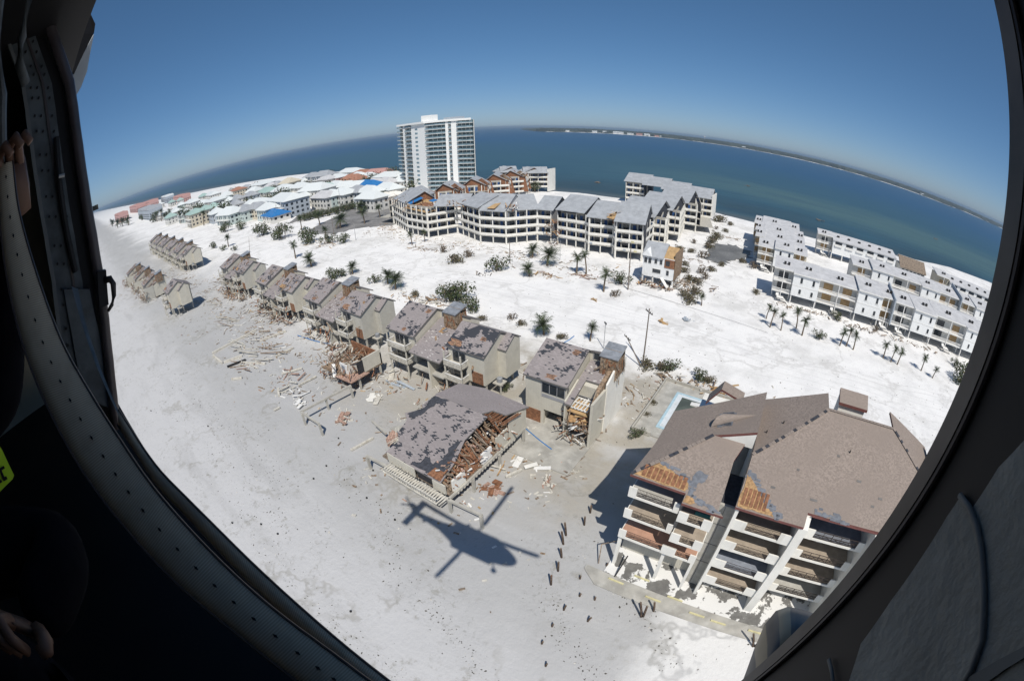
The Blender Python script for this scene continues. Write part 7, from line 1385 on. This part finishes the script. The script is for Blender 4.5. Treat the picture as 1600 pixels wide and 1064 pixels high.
m = MB(); m.loft([[(hd_c.x+r*math.cos(t), hd_c.y+r*.85*math.sin(t), hd_c.z+z) for t in [k*.524 for k in range(12)]] for z, r in ((-.14, .04), (-.12, .07), (-.06, .085), (.0, .095), (.06, .09), (.1, .07), (.125, .03))]); hdo = m.build('head', M['handskin'], PE, smooth=True)
m = MB(); m.loft([[(hd_c.x-.015+r*math.cos(t), hd_c.y+r*.9*math.sin(t), hd_c.z+z) for t in [k*.524 for k in range(12)]] for z, r in ((-.03, .125), (.02, .135), (.08, .125), (.13, .09), (.16, .03))]); m.build('helmet', M['hblack'], PE, smooth=True)
m = MB(); m.tube([hd_c+Vector((.085, 0, -.02)), hd_c+Vector((.115, 0, -.045))], [.012, .018], 6); m.build('nose', M['handskin'], hdo); m = MB(); m.beam(hd_c+Vector((.085, -.03, -.085)), hd_c+Vector((.085, .03, -.085)), .012, .012); m.build('mouth', M['rust'], hdo)
m = MB()
for s in (-1, 1): m.tube([hd_c+Vector((.08, s*.033, .0)), hd_c+Vector((.092, s*.033, .0))], .012, 8)
m.build('eyes', M['ink'], hdo)
def hand(wr, kn, curl, side, n='hand'):
    # palm and five fingers from wrist point wr towards knuckle point kn, curling towards curl
    d = (kn-wr).normalized(); w = Vector(side).normalized(); w = (w-d*w.dot(d)).normalized(); c = Vector(curl).normalized(); m = MB(); pts = []
    m.loft([[wr+d*.0+w*(.028*math.cos(t))+c*(.02*math.sin(t)) for t in [k*.785 for k in range(8)]], [wr+d*.04+w*(.038*math.cos(t))+c*(.017*math.sin(t)) for t in [k*.785 for k in range(8)]], [wr+d*.088+w*(.042*math.cos(t))+c*(.014*math.sin(t)) for t in [k*.785 for k in range(8)]]])
    for i, L in enumerate((.036, .042, .040, .032)):
        b = wr+d*.082+w*(-.030+.02*i); p1 = b+d*L*.9+c*.006; p2 = p1+d*L*.25+c*L*.8; p3 = p2-d*L*.45+c*L*.35; m.tube([b, p1, p2, p3], [.0098, .0095, .0088, .007], 8)
    b = wr+d*.03+w*.034; m.tube([b, b+w*.02+d*.025+c*.01, b+w*.022+d*.05+c*.028, b+w*.008+d*.062+c*.04], [.013, .0115, .010, .008], 8)
    return m.build(n, M['handskin'], PE, smooth=True)
kt = hp(8, 262, .81); hand(hp(30, 338, .84), kt, (.75, .55, -.1), (0.2, -1, .1))
hand(lw, hp(-10, 960, .56), (.4, .1, -.9), (.3, .6, -.4))
vp = [hp(*q, .66) for q in ((-40, 690), (-4, 692), (3, 702), (22, 742), (20, 748), (0, 768), (-40, 790))]; m = MB(); m.prism(vp, (-.012, -.008, 0)); v = m.build('vest_patch', M['hivis'], PE); m = MB()
def gl(poly): m.prism([hp(*q, .655) for q in poly], (-.002, -.001, 0))
gl([(-2, 733), (6, 728), (8, 731), (0, 737)]); gl([(0, 737), (3, 735), (9, 750), (6, 752)]); gl([(6, 752), (3, 748), (10, 744), (12, 748)]); gl([(-12, 740), (-8, 738), (0, 756), (-4, 758)]); gl([(-8, 745), (-6, 742), (4, 752), (1, 755)])
m.build('lettering', M['ink'], v)
# ---------------------------------------------------------------- air
HZ = NT('pale sea haze'); HZ.t.nodes.remove(HZ.b); vs = HZ.n('VolumePrincipled'); vs.inputs['Color'].default_value = (.42, .56, .70, 1); vs.inputs['Density'].default_value = HAZE; vs.inputs['Anisotropy'].default_value = .0
HZ.l(vs.outputs[0], [q for q in HZ.t.nodes if q.type == 'OUTPUT_MATERIAL'][0].inputs['Volume'])
if HAZE > 0:
    m = MB(); Q = 31000; m.box(-Q, Q, -Q, Q, -9, 52); tag(m.build('haze', HZ.mat), 'thin sea haze over the island and water', kind='stuff')
